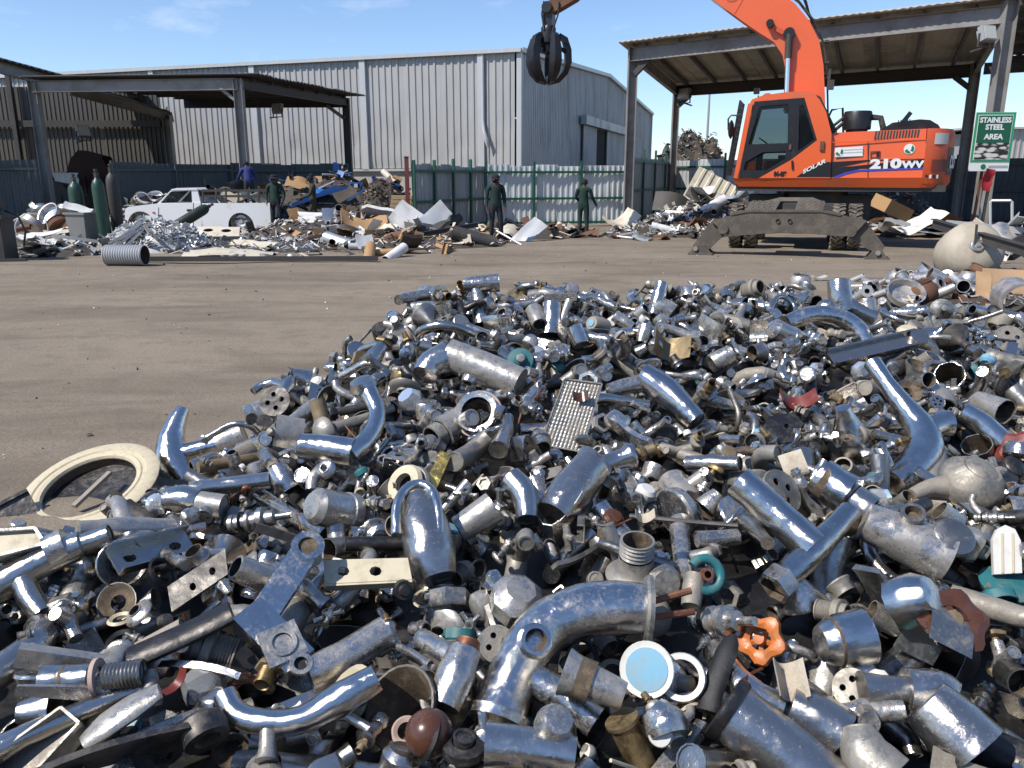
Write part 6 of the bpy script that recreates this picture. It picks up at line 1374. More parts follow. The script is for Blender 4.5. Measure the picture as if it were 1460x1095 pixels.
def hexn(bm, p, d, r, h, mi=0, bore=True):
    bm.lathe([(r * .62, h), (r * .93, h), (r, h * .85), (r, h * .15), (r * .93, 0), (r * .62, 0)] + ([(r * .62, h)] if bore else [(0, 0)]), 6, mi, rot_to(d, p))
def holed_disc(bm, r, z, M, mi=0, holes=4, hr=.18, off=.5, th=.003, slot=False):
    N = 24; outer = [(r * math.cos(2 * math.pi * k / N), r * math.sin(2 * math.pi * k / N)) for k in range(N)]; hs = []
    for h in range(holes):
        a = 2 * math.pi * h / holes + .3; cx, cy = r * off * math.cos(a), r * off * math.sin(a)
        hs.append([(cx + r * hr * math.cos(-2 * math.pi * k / 8), cy + r * hr * math.sin(-2 * math.pi * k / 8)) for k in range(8)])
    plate(bm, outer, hs, z, z + th, lambda a, b_, t: M @ Vector((a, b_, t)), mi)
KINDS = {}
def kind(name, cat, weight, looks, variants=1):
    def deco(f): KINDS[name] = (f, cat, weight, looks, variants); return f
    return deco
# each builder returns [(part name, MB, [material keys])], the thing's own mesh first; 'M' stands for the metal picked for the copy
@kind('pillar_tap', 'tap', 11, '{m} pillar tap', 3)
def _(v):
    a = MB(); h = (.075, .09, .06)[v]
    a.lathe([(0, -.01), (.024, -.01), (.026, -.004), (.024, .002), (.019, .008), (.0175, h * .5), (.021, h * .72), (.0205, h), (.016, h + .006), (0, h + .006)], 16)
    path = [Vector((0, 0, h * .62)), Vector((.03, 0, h * .70)), Vector((.065, 0, h * .72)), Vector((.092, 0, h * .62)), Vector((.104, 0, h * .40))]
    if v == 1: path = [Vector((0, 0, h * .6)), Vector((.03, 0, h * .9)), Vector((.06, 0, h * 1.12)), Vector((.10, 0, h * 1.05)), Vector((.118, 0, h * .72))]
    a.tube(path, [.016, .0155, .0145, .0135, .0135], 14); open_end(a, path[-1], path[-1] - path[-2], .0135)
    b = MB(); thread(b, (0, 0, -.01), (0, 0, -1), .0105, .045); 
    c = MB(); z = h + .006; 
    if v == 0:
        c.lathe([(.0, z), (.012, z), (.012, z + .008), (.026, z + .012), (.028, z + .03), (.022, z + .036), (0, z + .037)], 18, 0, None, lambda q, i: 1 + (.07 * math.cos(q * 6) if 3 <= i <= 4 else 0))
    elif v == 1:
        c.lathe([(0, z), (.013, z), (.014, z + .02), (.01, z + .026), (0, z + .027)], 12)
        for k in range(4): q = R(90 * k + 20); c.tube([(0, 0, z + .014), (.034 * math.cos(q), .034 * math.sin(q), z + .014)], [.006, .0075], 8)
    else: c.lathe([(0, z), (.018, z), (.0245, z + .012), (.0245, z + .03), (.02, z + .034), (0, z + .035)], 8)
    d = MB(); hexn(d, (0, 0, -.032), (0, 0, 1), .017, .008)
    return [('pillar_tap', a, ['M', 'inside']), ('threaded_tail', b, ['brass']), ('handle', c, ['M2']), ('back_nut', d, ['brass'])]
@kind('lever_mixer', 'tap', 5, '{m} single lever mixer tap', 2)
def _(v):
    a = MB(); a.lathe([(0, 0), (.027, 0), (.027, .006), (.023, .01), (.022, .085), (.024, .09), (.024, .105), (0, .105)], 18)
    if v: a.tube([(0, 0, .03), (.05, 0, .055), (.10, 0, .07), (.135, 0, .062)], [.015, .014, .013, .0135], 12); open_end(a, (.135, 0, .062), (.3, 0, -1), .012)
    else: a.bar((.01, 0, .05), (.14, 0, .075), .032, .022); a.cyl((.128, 0, .075), (.126, 0, .05), .012, 12)
    c = MB(); c.lathe([(0, .107), (.025, .107), (.027, .118), (.021, .132), (0, .135)], 18); c.add([Vector(p) for p in ((.0, -.012, .125), (.0, .012, .125), (.105, .008, .165), (.105, -.008, .165), (.0, -.012, .134), (.0, .012, .134), (.105, .008, .171), (.105, -.008, .171))], [(3, 2, 1, 0), (4, 5, 6, 7), (0, 1, 5, 4), (1, 2, 6, 5), (2, 3, 7, 6), (3, 0, 4, 7)])
    return [('lever_mixer', a, ['M', 'inside']), ('lever', c, ['M'])]
@kind('swan_spout', 'spout', 6, 'curved {m} swan neck spout', 3)
def _(v):
    a = MB(); Rr = (.05, .075, .06)[v]; p = [Vector((Rr, 0, -.09)), Vector((Rr, 0, -.03))] + arc(0, 0, Rr, 0, (175, 150, 110)[v], 10)
    a.tube(p, .0105, 12); open_end(a, p[-1], p[-1] - p[-2], .0115); b = MB(); hexn(b, p[0] - Vector((0, 0, .004)), (0, 0, 1), .018, .016)
    return [('swan_spout', a, ['M', 'inside']), ('union_nut', b, ['M2'])]
@kind('bath_spout', 'spout', 8, 'thick {m} bath spout', 3)
def _(v):
    a = MB(); p = ([Vector(q) for q in ((-.07, 0, 0), (-.03, 0, .008), (.02, 0, .012), (.055, 0, -.002), (.07, 0, -.03))], [Vector(q) for q in ((-.08, 0, 0), (-.03, 0, 0), (.02, 0, .004), (.06, 0, .002), (.09, 0, -.014))], [Vector(q) for q in ((-.05, 0, .03), (-.045, 0, 0), (-.01, 0, -.03), (.03, 0, -.035), (.07, 0, -.02))])[v]
    a.tube(p, [(.021, .021, .022, .021, .019), (.024, .022, .020, .017, .015), (.018, .019, .021, .020, .022)][v], 16); open_end(a, p[-1], p[-1] - p[-2], (.019, .015, .022)[v]); open_end(a, p[0], p[0] - p[1], (.021, .024, .018)[v], depth=.012)
    return [('bath_spout', a, ['M', 'inside'])]
@kind('bath_mixer', 'tap', 4, '{m} bath mixer body', 2)
def _(v):
    a = MB(); L_ = (.17, .13)[v]; a.lathe([(0, -L_ / 2), (.018, -L_ / 2), (.019, -L_ * .3), (.023, -.02), (.023, .02), (.019, L_ * .3), (.018, L_ / 2), (0, L_ / 2)], 16, 0, xyz(0, 0, 0, 0, R(90)))
    for s in (-1, 1): a.tube([(s * L_ * .36, 0, 0), (s * L_ * .40, .02, 0), (s * L_ * .40, .05, 0)], .014, 10); open_end(a, (s * L_ * .40, .05, 0), (0, 1, 0), .0145)
    a.tube([(0, 0, 0), (0, -.03, -.006), (0, -.075, -.01), (0, -.10, -.03)], [.019, .017, .015, .015], 12); open_end(a, (0, -.10, -.03), (0, -.4, -1), .015)
    out = [('bath_mixer', a, ['M', 'inside'])]
    for s in (-1, 1):
        c = MB(); c.lathe([(0, .0), (.014, 0), (.014, .01), (.024, .014), (.026, .034), (.02, .042), (0, .043)], 16, 0, rot_to((s, 0, 0), (s * L_ / 2, 0, 0)), lambda q, i: 1 + (.06 * math.cos(q * 5) if 3 <= i <= 4 else 0)); out.append(('handle', c, ['M2']))
        d = MB(); d.lathe([(.015, 0), (.03, .002), (.028, .012), (.016, .016)], 16, 0, rot_to((0, 1, 0), (s * L_ * .40, .028, 0))); out.append(('flange', d, ['M']))
    return out
@kind('shower_rose', 'shower head', 5, 'bell shaped {m} shower rose', 2)
def _(v):
    a = MB(); r = (.034, .045)[v]; a.lathe([(0, .062), (.011, .06), (.012, .045), (.010, .035), (.016, .025), (r * .8, .008), (r, 0), (r, -.008), (r * .94, -.010)], 20)
    b = MB(); b.lathe([(r * .94, -.009), (r * .5, -.012), (0, -.0125)], 20); 
    for k in range(10): q = 2 * math.pi * k / 10; b.cyl((r * .6 * math.cos(q), r * .6 * math.sin(q), -.010), (r * .6 * math.cos(q), r * .6 * math.sin(q), -.0145), .0022, 6)
    return [('shower_rose', a, ['M']), ('spray_plate', b, ['M2'])]
@kind('wall_flange', 'flange', 8, 'round {m} wall flange', 3)
def _(v):
    a = MB(); r = (.034, .028, .042)[v]; a.lathe([(.013, .014), (.0145, .014), (.016, .010), (r * .75, .007), (r * .97, .002), (r, -.001), (r * .95, -.001), (r * .72, .0045), (.015, .007), (.013, .007), (.013, .014)], 20, 0, None, None, [0] * 6 + [1] * 4)
    return [('wall_flange', a, ['M', 'inside'])]
@kind('tap_grip', 'tap grip', 10, 'fluted {m} tap grip', 4)
def _(v):
    a = MB(); r = .023
    pr = ([(0, .03), (.012, .029), (r * .85, .022), (r, .008), (r * .9, -.008), (r * .6, -.012), (r * .5, -.012), (r * .5, .004), (0, .006)], [(0, .045), (.016, .044), (.020, .036), (r * 1.05, 0), (r * 1.05, -.006), (r * .9, -.006), (r * .85, .02), (0, .022)], [(0, .024), (.015, .024), (.024, .018), (.027, .004), (.022, -.006), (.012, -.010), (.011, -.02), (.007, -.02), (.007, -.005), (0, 0)], [(0, .05), (.010, .049), (.014, .04), (.0165, .02), (r, .0), (.02, -.004), (.018, -.004), (.014, .016), (0, .018)])[v]
    lob = (5, 12, 4, 6)[v]; am = (.10, .035, .13, .08)[v]; n = len(pr)
    a.lathe(pr, 24, 0, None, lambda q, i: 1 + (am * math.cos(q * lob) if 1 < i < n - 4 else 0), [0] * (n - 3) + [1, 1])
    b = MB(); b.lathe([(.009, pr[0][1] - .002), (.009, pr[0][1] + .0015), (0, pr[0][1] + .0022)], 12)
    return [('tap_grip', a, ['M', 'inside']), ('index_cap', b, ['CAP'])]
@kind('cross_grip', 'tap grip', 4, '{m} cross head handle', 1)
def _(v):
    a = MB(); a.lathe([(0, .016), (.010, .015), (.014, .008), (.013, -.008), (.010, -.014), (.006, -.014), (.006, 0), (0, 0)], 14)
    for k in range(4): q = R(90 * k); a.tube([(.008 * math.cos(q), .008 * math.sin(q), 0), (.026 * math.cos(q), .026 * math.sin(q), .001), (.034 * math.cos(q), .034 * math.sin(q), .001)], [.0055, .006, .0085], 8)
    return [('cross_grip', a, ['M'])]
@kind('tap_lever', 'lever', 6, 'flat {m} tap lever', 3)
def _(v):
    a = MB(); w0, w1, L_ = ((.020, .012, .11), (.016, .020, .09), (.024, .016, .14))[v]; t = .004; n = 6; vs = []
    for i in range(n + 1):
        k = i / n; w = w0 + (w1 - w0) * k; x = .015 + L_ * k; z = .012 * math.sin(k * 2.2) + .01 * k
        vs += [(x, -w, z - t), (x, w, z - t), (x, w * .9, z + t), (x, -w * .9, z + t)]
    a.add(vs, [(i * 4 + q, i * 4 + 4 + q, i * 4 + 4 + (q + 1) % 4, i * 4 + (q + 1) % 4) for i in range(n) for q in range(4)] + [(0, 1, 2, 3), (4 * n + 3, 4 * n + 2, 4 * n + 1, 4 * n)])
    a.lathe([(.014, -.014), (.024, -.014), (.026, -.004), (.025, .008), (.018, .014), (0, .015)], 18); a.lathe([(.014, -.014), (.014, .0), (0, 0)], 14, 1)
    return [('tap_lever', a, ['M', 'inside'])]
@kind('hex_nut', 'nut', 6, '{m} hexagon nut', 2)
def _(v):
    a = MB(); r = (.020, .026)[v]; hexn(a, (0, 0, -.01), (0, 0, 1), r, .02); a.lathe([(r * .62, .0095), (r * .62, -.0095)], 14, 1); return [('hex_nut', a, ['M', 'inside'])]
@kind('threaded_nipple', 'pipe fitting', 8, 'threaded {m} pipe nipple', 3)
def _(v):
    a = MB(); r, L_ = ((.012, .045), (.016, .04), (.022, .05))[v]
    thread(a, (0, 0, 0), (0, 0, 1), r, L_ * .5); a.lathe([(r * .9, 0), (r * 1.25, -.003), (r * 1.25, -.012), (r * .95, -.014), (r * .95, -L_ * .5)], 14); open_end(a, (0, 0, L_ * .5), (0, 0, 1), r, .003, .03); open_end(a, (0, 0, -L_ * .5), (0, 0, -1), r * .95, .003, .03)
    return [('threaded_nipple', a, ['M', 'inside'])]
@kind('cup_shell', 'chrome shell', 8, 'hollow {m} cylinder shell', 3)
def _(v):
    a = MB(); r, h = ((.026, .06), (.032, .045), (.022, .075))[v]
    a.lathe([(0, h / 2), (r * .9, h / 2), (r, h / 2 - .004), (r, -h / 2 + .002), (r * 1.03, -h / 2), (r * .93, -h / 2), (r * .92, h / 2 - .006), (0, h / 2 - .006)], 22, 0, None, None, [0] * 5 + [1, 1]); return [('cup_shell', a, ['M', 'inside'])]
@kind('cone_shell', 'chrome shell', 6, 'tapered {m} cover shell', 3)
def _(v):
    a = MB(); r0, r1, h = ((.034, .022, .055), (.040, .015, .05), (.03, .024, .08))[v]
    a.lathe([(r1 * .8, h / 2), (r1, h / 2), (r1 * 1.04, h / 2 - .004), (r0, -h / 2 + .004), (r0, -h / 2), (r0 * .94, -h / 2), (r1 * .95, h / 2 - .008), (r1 * .8, h / 2)], 22, 0, None, lambda q, i: 1 + (.03 * math.cos(q * 8) if v == 2 else 0), [0] * 5 + [1, 1]); return [('cone_shell', a, ['M', 'inside'])]
@kind('waste_strainer', 'drain strainer', 4, 'round {m} waste strainer with holes', 2)
def _(v):
    a = MB(); r = (.032, .026)[v]; holed_disc(a, r * .9, 0, Matrix.Identity(4), 0, (4, 5)[v], .2, .52); a.lathe([(r * .88, .003), (r, .004), (r * 1.04, 0), (r * .8, -.012), (r * .78, -.03), (r * .72, -.03), (r * .72, -.004)], 22, 0, None, None, [0, 0, 0, 0, 1, 1]); return [('waste_strainer', a, ['M', 'inside'])]
@kind('tee_valve', 'valve', 6, '{m} tee valve body', 3)
def _(v):
    a = MB(); r = .015
    a.tube([(-.05, 0, 0), (-.02, 0, 0), (0, 0, 0), (.02, 0, 0), (.05, 0, 0)], [r, r, r * 1.35, r, r], 14); a.tube([(0, 0, 0), (0, 0, .045)], [r * 1.1, r * .95], 14)
    open_end(a, (.05, 0, 0), (1, 0, 0), r); open_end(a, (-.05, 0, 0), (-1, 0, 0), r); open_end(a, (0, 0, .045), (0, 0, 1), r * .95)
    out = [('tee_valve', a, ['M', 'inside'])]
    if v != 1:
        b = MB(); hexn(b, (.035, 0, 0), (1, 0, 0), .021, .012); out.append(('union_nut', b, ['M2']))
    if v == 2:
        c = MB(); c.lathe([(0, .0), (.008, 0), (.008, .012), (.024, .014), (.026, .022), (.018, .028), (0, .028)], 18, 0, xyz(0, 0, .044), lambda q, i: 1 + (.1 * math.cos(q * 5) if i > 2 else 0)); out.append(('handwheel', c, ['M2']))
    return out
@kind('angle_valve', 'valve', 6, 'small {m} angle valve', 2)
def _(v):
    a = MB(); a.tube([(0, 0, -.03), (0, 0, 0), (.004, 0, .006), (.035, 0, .008)], [.011, .014, .014, .011], 12); open_end(a, (.035, 0, .008), (1, 0, 0), .011); open_end(a, (0, 0, -.03), (0, 0, -1), .011); hexn(a, (.022, 0, .0075), (1, 0, 0), .016, .009)
    b = MB(); b.tube([(-.004, 0, .004), (-.026, 0, .005)], [.009, .007], 10)
    if v: b.lathe([(0, 0), (.016, 0), (.019, .006), (.016, .012), (0, .013)], 16, 0, rot_to((-1, 0, 0), (-.024, 0, .005)) @ Matrix.Diagonal((1.3, .7, 1, 1)))
    else: b.lathe([(0, 0), (.013, 0), (.015, .018), (.011, .021), (0, .021)], 12, 0, rot_to((-1, 0, 0), (-.024, 0, .005)))
    return [('angle_valve', a, ['M', 'inside']), ('knob', b, ['M2'])]
@kind('rubber_washer', 'washer', 4, '{p} rubber washer', 2)
def _(v):
    a = MB(); r = (.026, .034)[v]; w = (.006, .004)[v]; a.lathe([(r, w), (r + w, 0), (r, -w), (r - w * 1.3, 0), (r, w)], 22); return [('rubber_washer', a, ['P'])]
@kind('plastic_cap', 'plastic cap', 4, '{p} plastic cap', 2)
def _(v):
    a = MB(); r = (.020, .028)[v]; a.lathe([(0, .014), (r * .7, .013), (r, .004), (r, -.012), (r * .9, -.012), (r * .88, .002), (0, .008)], 18, 0, None, lambda q, i: 1 + (.04 * math.cos(q * 10) if v else 0)); return [('plastic_cap', a, ['P'])]
@kind('bottle_trap', 'waste trap', 4, '{m} bottle trap cup', 2)
def _(v):
    a = MB(); r = (.03, .036)[v]; a.lathe([(0, -.055), (r * .7, -.055), (r, -.045), (r, .01), (r * 1.07, .012), (r * 1.07, .028), (r * .9, .03)], 20); thread(a, (0, 0, .03), (0, 0, 1), r * .86, .02); open_end(a, (0, 0, .05), (0, 0, 1), r * .84, .003, .05, 18)
    a.tube([(0, 0, -.01), (r + .03, 0, -.006)], .015, 12); open_end(a, (r + .03, 0, -.006), (1, 0, 0), .0155)
    return [('bottle_trap', a, ['M', 'inside'])]
@kind('slotted_plate', 'face plate', 3, 'slotted {m} face plate', 2)
def _(v):
    a = MB(); w, h = ((.11, .035), (.15, .028))[v]; hs = [[(cx + .009 * math.cos(-2 * math.pi * k / 8), .006 * math.sin(-2 * math.pi * k / 8)) for k in range(8)] for cx in (-w * .3, w * .28)]
    plate(a, [(-w / 2, -h / 2), (w / 2, -h / 2), (w / 2, h / 2), (-w / 2, h / 2)], hs, 0, .0025, lambda p, q, t: Vector((p, q, t))); a.box((0, h / 2, -.006), (w, .002, .016)); a.box((0, -h / 2, -.006), (w, .002, .016)); return [('slotted_plate', a, ['M'])]
@kind('crushed_shell', 'metal scrap', 5, 'crushed {m} shell', 3)
def _(v):
    a = MB(); crumple(a, .085, .06, 7, 5, (.9, -.8, .5)[v], .010, .0015, 11 + v * 3); 
    return [('crushed_shell', a, ['M'])]
@kind('short_pipe', 'pipe', 5, 'short {m} pipe', 3)
def _(v):
    a = MB(); r, L_ = ((.014, .12), (.020, .10), (.011, .17))[v]; a.tube([(-L_ / 2, 0, 0), (0, 0, .002 * v), (L_ / 2, 0, 0)], r, 16); open_end(a, (L_ / 2, 0, 0), (1, 0, 0), r, .002, .04); open_end(a, (-L_ / 2, 0, 0), (-1, 0, 0), r, .002, .04); return [('short_pipe', a, ['M', 'inside'])]
@kind('hand_shower', 'shower head', 3, '{m} hand shower', 2)
def _(v):
    a = MB(); a.tube([(-.12, 0, 0), (-.05, 0, .002), (0, 0, .006), (.03, 0, .012)], [.009, .012, .0125, .016], 12); M = xyz(.055, 0, .012, 0, R((35, 65)[v]), 0); a.lathe([(0, .022), (.018, .02), (.033, .008), (.036, -.004), (.034, -.008)], 20, 0, M); open_end(a, (-.12, 0, 0), (-1, 0, 0), .0095)
    b = MB(); b.lathe([(.034, -.0075), (.02, -.009), (0, -.009)], 20, 0, M); return [('hand_shower', a, ['M', 'inside']), ('spray_face', b, ['CAP'])]
@kind('acrylic_grip', 'tap grip', 2, 'faceted clear acrylic tap grip', 1)
def _(v):
    a = MB(); a.lathe([(0, .03), (.018, .028), (.026, .012), (.026, -.006), (.016, -.018), (0, -.018)], 8); b = MB(); b.cyl((0, 0, -.03), (0, 0, -.018), .010, 12); return [('acrylic_grip', a, ['clear']), ('stem', b, ['M'])]
@kind('ringed_spindle', 'tap valve', 5, '{m} ringed valve spindle', 2)
def _(v):
    a = MB(); a.lathe([(0, .05), (.005, .05), (.005, .028), (.011, .026), (.011, .014), (.017, .012), (.017, .004), (.012, .002), (.012, -.006), (.016, -.008), (.016, -.012), (.011, -.014), (.011, -.03), (.013, -.032), (.013, -.038), (0, -.038)], 12 if v else 6); b = MB(); b.lathe([(.012, -.020), (.0155, -.022), (.012, -.024)], 14); return [('ringed_spindle', a, ['M']), ('seal_ring', b, ['black'])]
@kind('cloth_scrap', 'rag', 1.5, '{p} scrap of rag', 2)
def _(v):
    a = MB(); crumple(a, .06, .045, 8, 6, .6, .016, .003, 31 + v); return [('cloth_scrap', a, ['P'])]
@kind('thin_rod', 'rod', 3, 'thin {p} rod', 2)
def _(v):
    a = MB(); a.tube([(-.07, 0, 0), (0, .003 * v, .002), (.07, 0, 0)], .0035, 7); return [('thin_rod', a, ['P'])]
METALS = [('chrome', 34), ('worn', 34), ('dull', 17), ('dusty', 8), ('brass', 2.4), ('dark', 6)]
MLOOK = {'chrome': 'bright chrome', 'worn': 'spotted chrome', 'dull': 'dull nickel', 'dusty': 'dust coated', 'brass': 'tarnished brass', 'dark': 'blackened', 'copper': 'brown copper'}
PLAST = {'rubber_washer': ['black', 'black', 'rubber_pink', 'cream'], 'plastic_cap': ['white', 'cream', 'black', 'teal', 'blue', 'white', 'brown'], 'cloth_scrap': ['rag', 'rag', 'rag', 'red'], 'thin_rod': ['copper', 'dark', 'copper', 'cream', 'worn', 'worn']}
PLOOK = {'black': 'black', 'rubber_pink': 'old pink', 'cream': 'yellowed', 'white': 'white', 'teal': 'teal', 'blue': 'pale blue', 'brown': 'brown', 'rag': 'dirty beige', 'red': 'red', 'copper': 'copper', 'dark': 'blackened', 'worn': 'spotted chrome'}
CAPS = ['chrome', 'chrome', 'white', 'black', 'cream', 'teal', 'blue', 'worn', 'red', 'white', 'worn']
LIB = {}
def lib(k, v):
    if (k, v) not in LIB:
        LIB[k, v] = [(n, b.mesh(n, [PM['chrome'] for _ in m], 40), m) for n, b, m in KINDS[k][0](v)]
    return LIB[k, v]
def spawn(k, v, M, seed):
    """one fitting of the heap: its own mesh plus its parts, metal and plastics picked for this copy"""
    rnd = random.Random(seed); parts = lib(k, v)
    metal = rnd.choices([m for m, w in METALS], [w for m, w in METALS])[0]; metal2 = metal if rnd.random() < .72 else rnd.choice(['chrome', 'worn', 'dull', 'brass'])
    pl = rnd.choice(PLAST.get(k, ['black'])); cap = rnd.choice(CAPS) if rnd.random() < .55 else metal
    pick = {'M': metal, 'M2': metal2, 'P': pl, 'CAP': cap}; root = None
    if k in ('waste_strainer', 'ringed_spindle', 'threaded_nipple') and rnd.random() < .5: pick['M'] = rnd.choice(['dull', 'dusty'])
    drop = rnd.random() < .22
    for n, me, mats in parts:
        if drop and n in ('handle', 'index_cap', 'threaded_tail', 'union_nut', 'back_nut', 'knob', 'spray_plate', 'lever'): continue
        o = bpy.data.objects.new(n, me); COL.objects.link(o)
        for i, mk in enumerate(mats):
            o.material_slots[i].link = 'OBJECT'; o.material_slots[i].material = PM[pick.get(mk, mk)]
        if root is None: root = o; o.matrix_world = M
        else: o.parent = root
    return root, KINDS[k][3].format(m=MLOOK[pick['M']], p=PLOOK.get(pl, pl))
# ------------------------------------------------------------------ the shape of the heap
EDGE = [(-1.2, .15), (-1.2, 1.0), (-1.12, 1.45), (-.90, 1.95), (-.70, 2.4), (-.36, 2.82), (0, 3.05), (.7, 3.16), (1.3, 3.18), (2.15, 3.1), (2.7, 2.4), (2.7, .15)]
HP = [(.4, .78), (.86, .868), (1.3, .96), (1.75, 1.01), (2.1, 1.06), (2.6, 1.145), (3.05, 1.20), (3.4, 1.17)]
def plateau(y):
    if y <= HP[0][0]: return HP[0][1]
    for (a, za), (b_, zb_) in zip(HP, HP[1:]):
        if y <= b_: return za + (zb_ - za) * (y - a) / (b_ - a)
    return HP[-1][1]
def edge_dist(x, y):
    ins = False; best = 9
    for (x0, y0), (x1, y1) in zip(EDGE, EDGE[1:] + EDGE[:1]):
        if (y0 > y) != (y1 > y) and x < (x1 - x0) * (y - y0) / (y1 - y0) + x0: ins = not ins
        dx, dy = x1 - x0, y1 - y0; t = max(0, min(1, ((x - x0) * dx + (y - y0) * dy) / (dx * dx + dy * dy))); best = min(best, math.hypot(x - x0 - dx * t, y - y0 - dy * t))
    return -best if ins else best
def heap_z(x, y):
    d = edge_dist(x, y); z = plateau(y) - .02 - .11 * max(0, min(1, (-.35 - x) / .6)) * max(0, min(1, (y - 1.45) / .4)) + .06 * math.exp(-(x + .15) ** 2 / .12 - (y - 2.85) ** 2 / .12) - .10 * max(0, min(1, (x - .95) / 1.0)) + .035 * noise.noise((x * 1.7, y * 1.7, 2.2)) + .02 * noise.noise((x * 4, y * 4, 5.1))
    return max(0, z - (.86 * (d + .05) if d > 0 else .86 * .05 * max(0, 1 + d / .12)))
def heap_core(drop=.10):
    bm = MB(); n, m = 96, 96; vs = []
    for j in range(m + 1):
        for i in range(n + 1):
            x, y = -2.6 + 6.6 * i / n, -1.0 + 5.6 * j / m
            vs.append((x, y, heap_z(x, y) - drop + .012 * noise.noise((x * 14, y * 14, 1)) - (.05 if heap_z(x, y) <= 0 else 0)))
    bm.add(vs, [(j * (n + 1) + i, j * (n + 1) + i + 1, (j + 1) * (n + 1) + i + 1, (j + 1) * (n + 1) + i) for j in range(m) for i in range(n)]); return bm
def heap_pt(px, py, lift=0.0):
    """where the line of sight through a surveyed point meets the heap"""
    d = ray(px, py).normalized(); c = Vector((0, 0, CAMZ)); t = .6
    while t < 5:
        p = c + d * t
        if p.z < heap_z(p.x, p.y) + lift: return p
        t += .01
    return p
# ------------------------------------------------------------------ the pieces one can pick out of the heap
SPH = []                      # space these pieces take up (point, radius)
class Spot:
    """a tilted plane on the heap; sizes below are given in survey pixels and turned into metres with u"""
    def __init__(s, cx, cy, lift=.035, n=(0, -.62, .78)):
        s.o = heap_pt(cx, cy) + Vector((0, 0, lift)); s.n = Vector(n).normalized()
        s.u = project(s.o)[2] / FPX; s.c = (cx, cy)
    def p(s, px, py, h=0.0):
        d = ray(px, py); c = Vector((0, 0, CAMZ)); t = (s.o - c).dot(s.n) / d.dot(s.n)
        return c + d * t + s.n * (h * s.u) - s.o
    def path(s, pts, h=0.0):
        return smooth([s.p(q[0], q[1], (q[2] if len(q) > 2 else 0) + h) for q in pts])
    def frame(s, px, py, d=None, h=0.0):
        q = s.p(px, py, h); return rot_to(d if d is not None else s.n, q)
def smooth(P, k=3):
    """Catmull-Rom through the points"""
    if len(P) < 3: return P
    out = []
    for i in range(len(P) - 1):
        a, b, c, d = P[max(i - 1, 0)], P[i], P[i + 1], P[min(i + 2, len(P) - 1)]
        for j in range(k):
            t = j / k; out.append(.5 * ((2 * b) + (c - a) * t + (2 * a - 5 * b + 4 * c - d) * t * t + (3 * b - a - 3 * c + d) * t ** 3))
    return out + [P[-1]]
def spread_r(r, n):
    m = len(r) - 1; return [r[min(int(i * m / (n - 1)), m - 1)] * (1 - (i * m / (n - 1) - min(int(i * m / (n - 1)), m - 1))) + r[min(int(i * m / (n - 1)), m - 1) + 1] * (i * m / (n - 1) - min(int(i * m / (n - 1)), m - 1)) for i in range(n)]
def limb(bm, S, pts, r, mi=0, h=0.0, seg=18, open0=False, open1=False, claim=True):
    """a cast tube through surveyed points, radius in pixels, with optional open mouths"""
    P = S.path(pts, h); rr = [q * S.u for q in (spread_r(r, len(P)) if isinstance(r, (list, tuple)) else [r] * len(P))]
    bm.tube(P, rr, seg, mi)
    if open0: open_end(bm, P[0], P[0] - P[1], rr[0], .12 * rr[0], rr[0] * 1.2, seg, mi, 1)
    if open1: open_end(bm, P[-1], P[-1] - P[-2], rr[-1], .12 * rr[-1], rr[-1] * 1.2, seg, mi, 1)
    if claim: SPH.extend((S.o + q, w) for q, w in zip(P, rr))
    return P
def done(S, name, parts, label, cat):
    """parts: [(name, MB, [material keys])]; the first is the thing's own mesh"""
    root = None
    for n, b, m in parts:
        o = b.build(n, [PM[k] for k in m], root, 40)
        if root is None: root = o
    root.location = S.o; tag(root, label, cat); return root
def MBn(): return MB()
# big bath mixer in front
S = Spot(790, 920, .06); a = MB()
P = limb(a, S, [(918, 868), (880, 866), (830, 871), (785, 890), (752, 925), (728, 970), (712, 1018)], [35, 38, 38, 37, 36, 35, 37])
limb(a, S, [(735, 955), (790, 985), (850, 1030)], [24, 22, 22]); a.lathe([(0, 0), (44 * S.u, 0), (42 * S.u, 12 * S.u), (0, 14 * S.u)], 22, 0, rot_to(P[-1] - P[-2], P[-1]))
b = MB(); M = S.frame(760, 926, S.n + Vector((.2, -.3, 0)), 30); b.lathe([(24 * S.u, 0), (24 * S.u, 10 * S.u), (20 * S.u, 12 * S.u), (20 * S.u, 20 * S.u), (15 * S.u, 20 * S.u), (15 * S.u, 2 * S.u), (0, 2 * S.u)], 18, 0, M, None, [0, 0, 0, 0, 1, 1])
c = MB(); c.lathe([(0, 0), (44 * S.u, 0), (48 * S.u, 4 * S.u), (48 * S.u, 10 * S.u), (0, 11 * S.u)], 22, 0, rot_to(P[0] - P[1], P[0]))
parts = [('bath_mixer', a, ['mirror']), ('outlet_boss', b, ['mirror', 'inside']), ('end_flange', c, ['dull'])]
for q in ((928, 858, 985, 842), (930, 880, 990, 872)):
    d = MB(); d.tube([S.p(q[0], q[1]), S.p(q[2], q[3])], 5 * S.u, 8); parts.append(('bolt', d, ['copper']))
BIGTAP = done(S, 'bath_mixer', parts, 'big curved chrome bath mixer with flanged end and two coppery bolts, front centre', 'tap'); lmk('the big curved bath mixer', S.o)
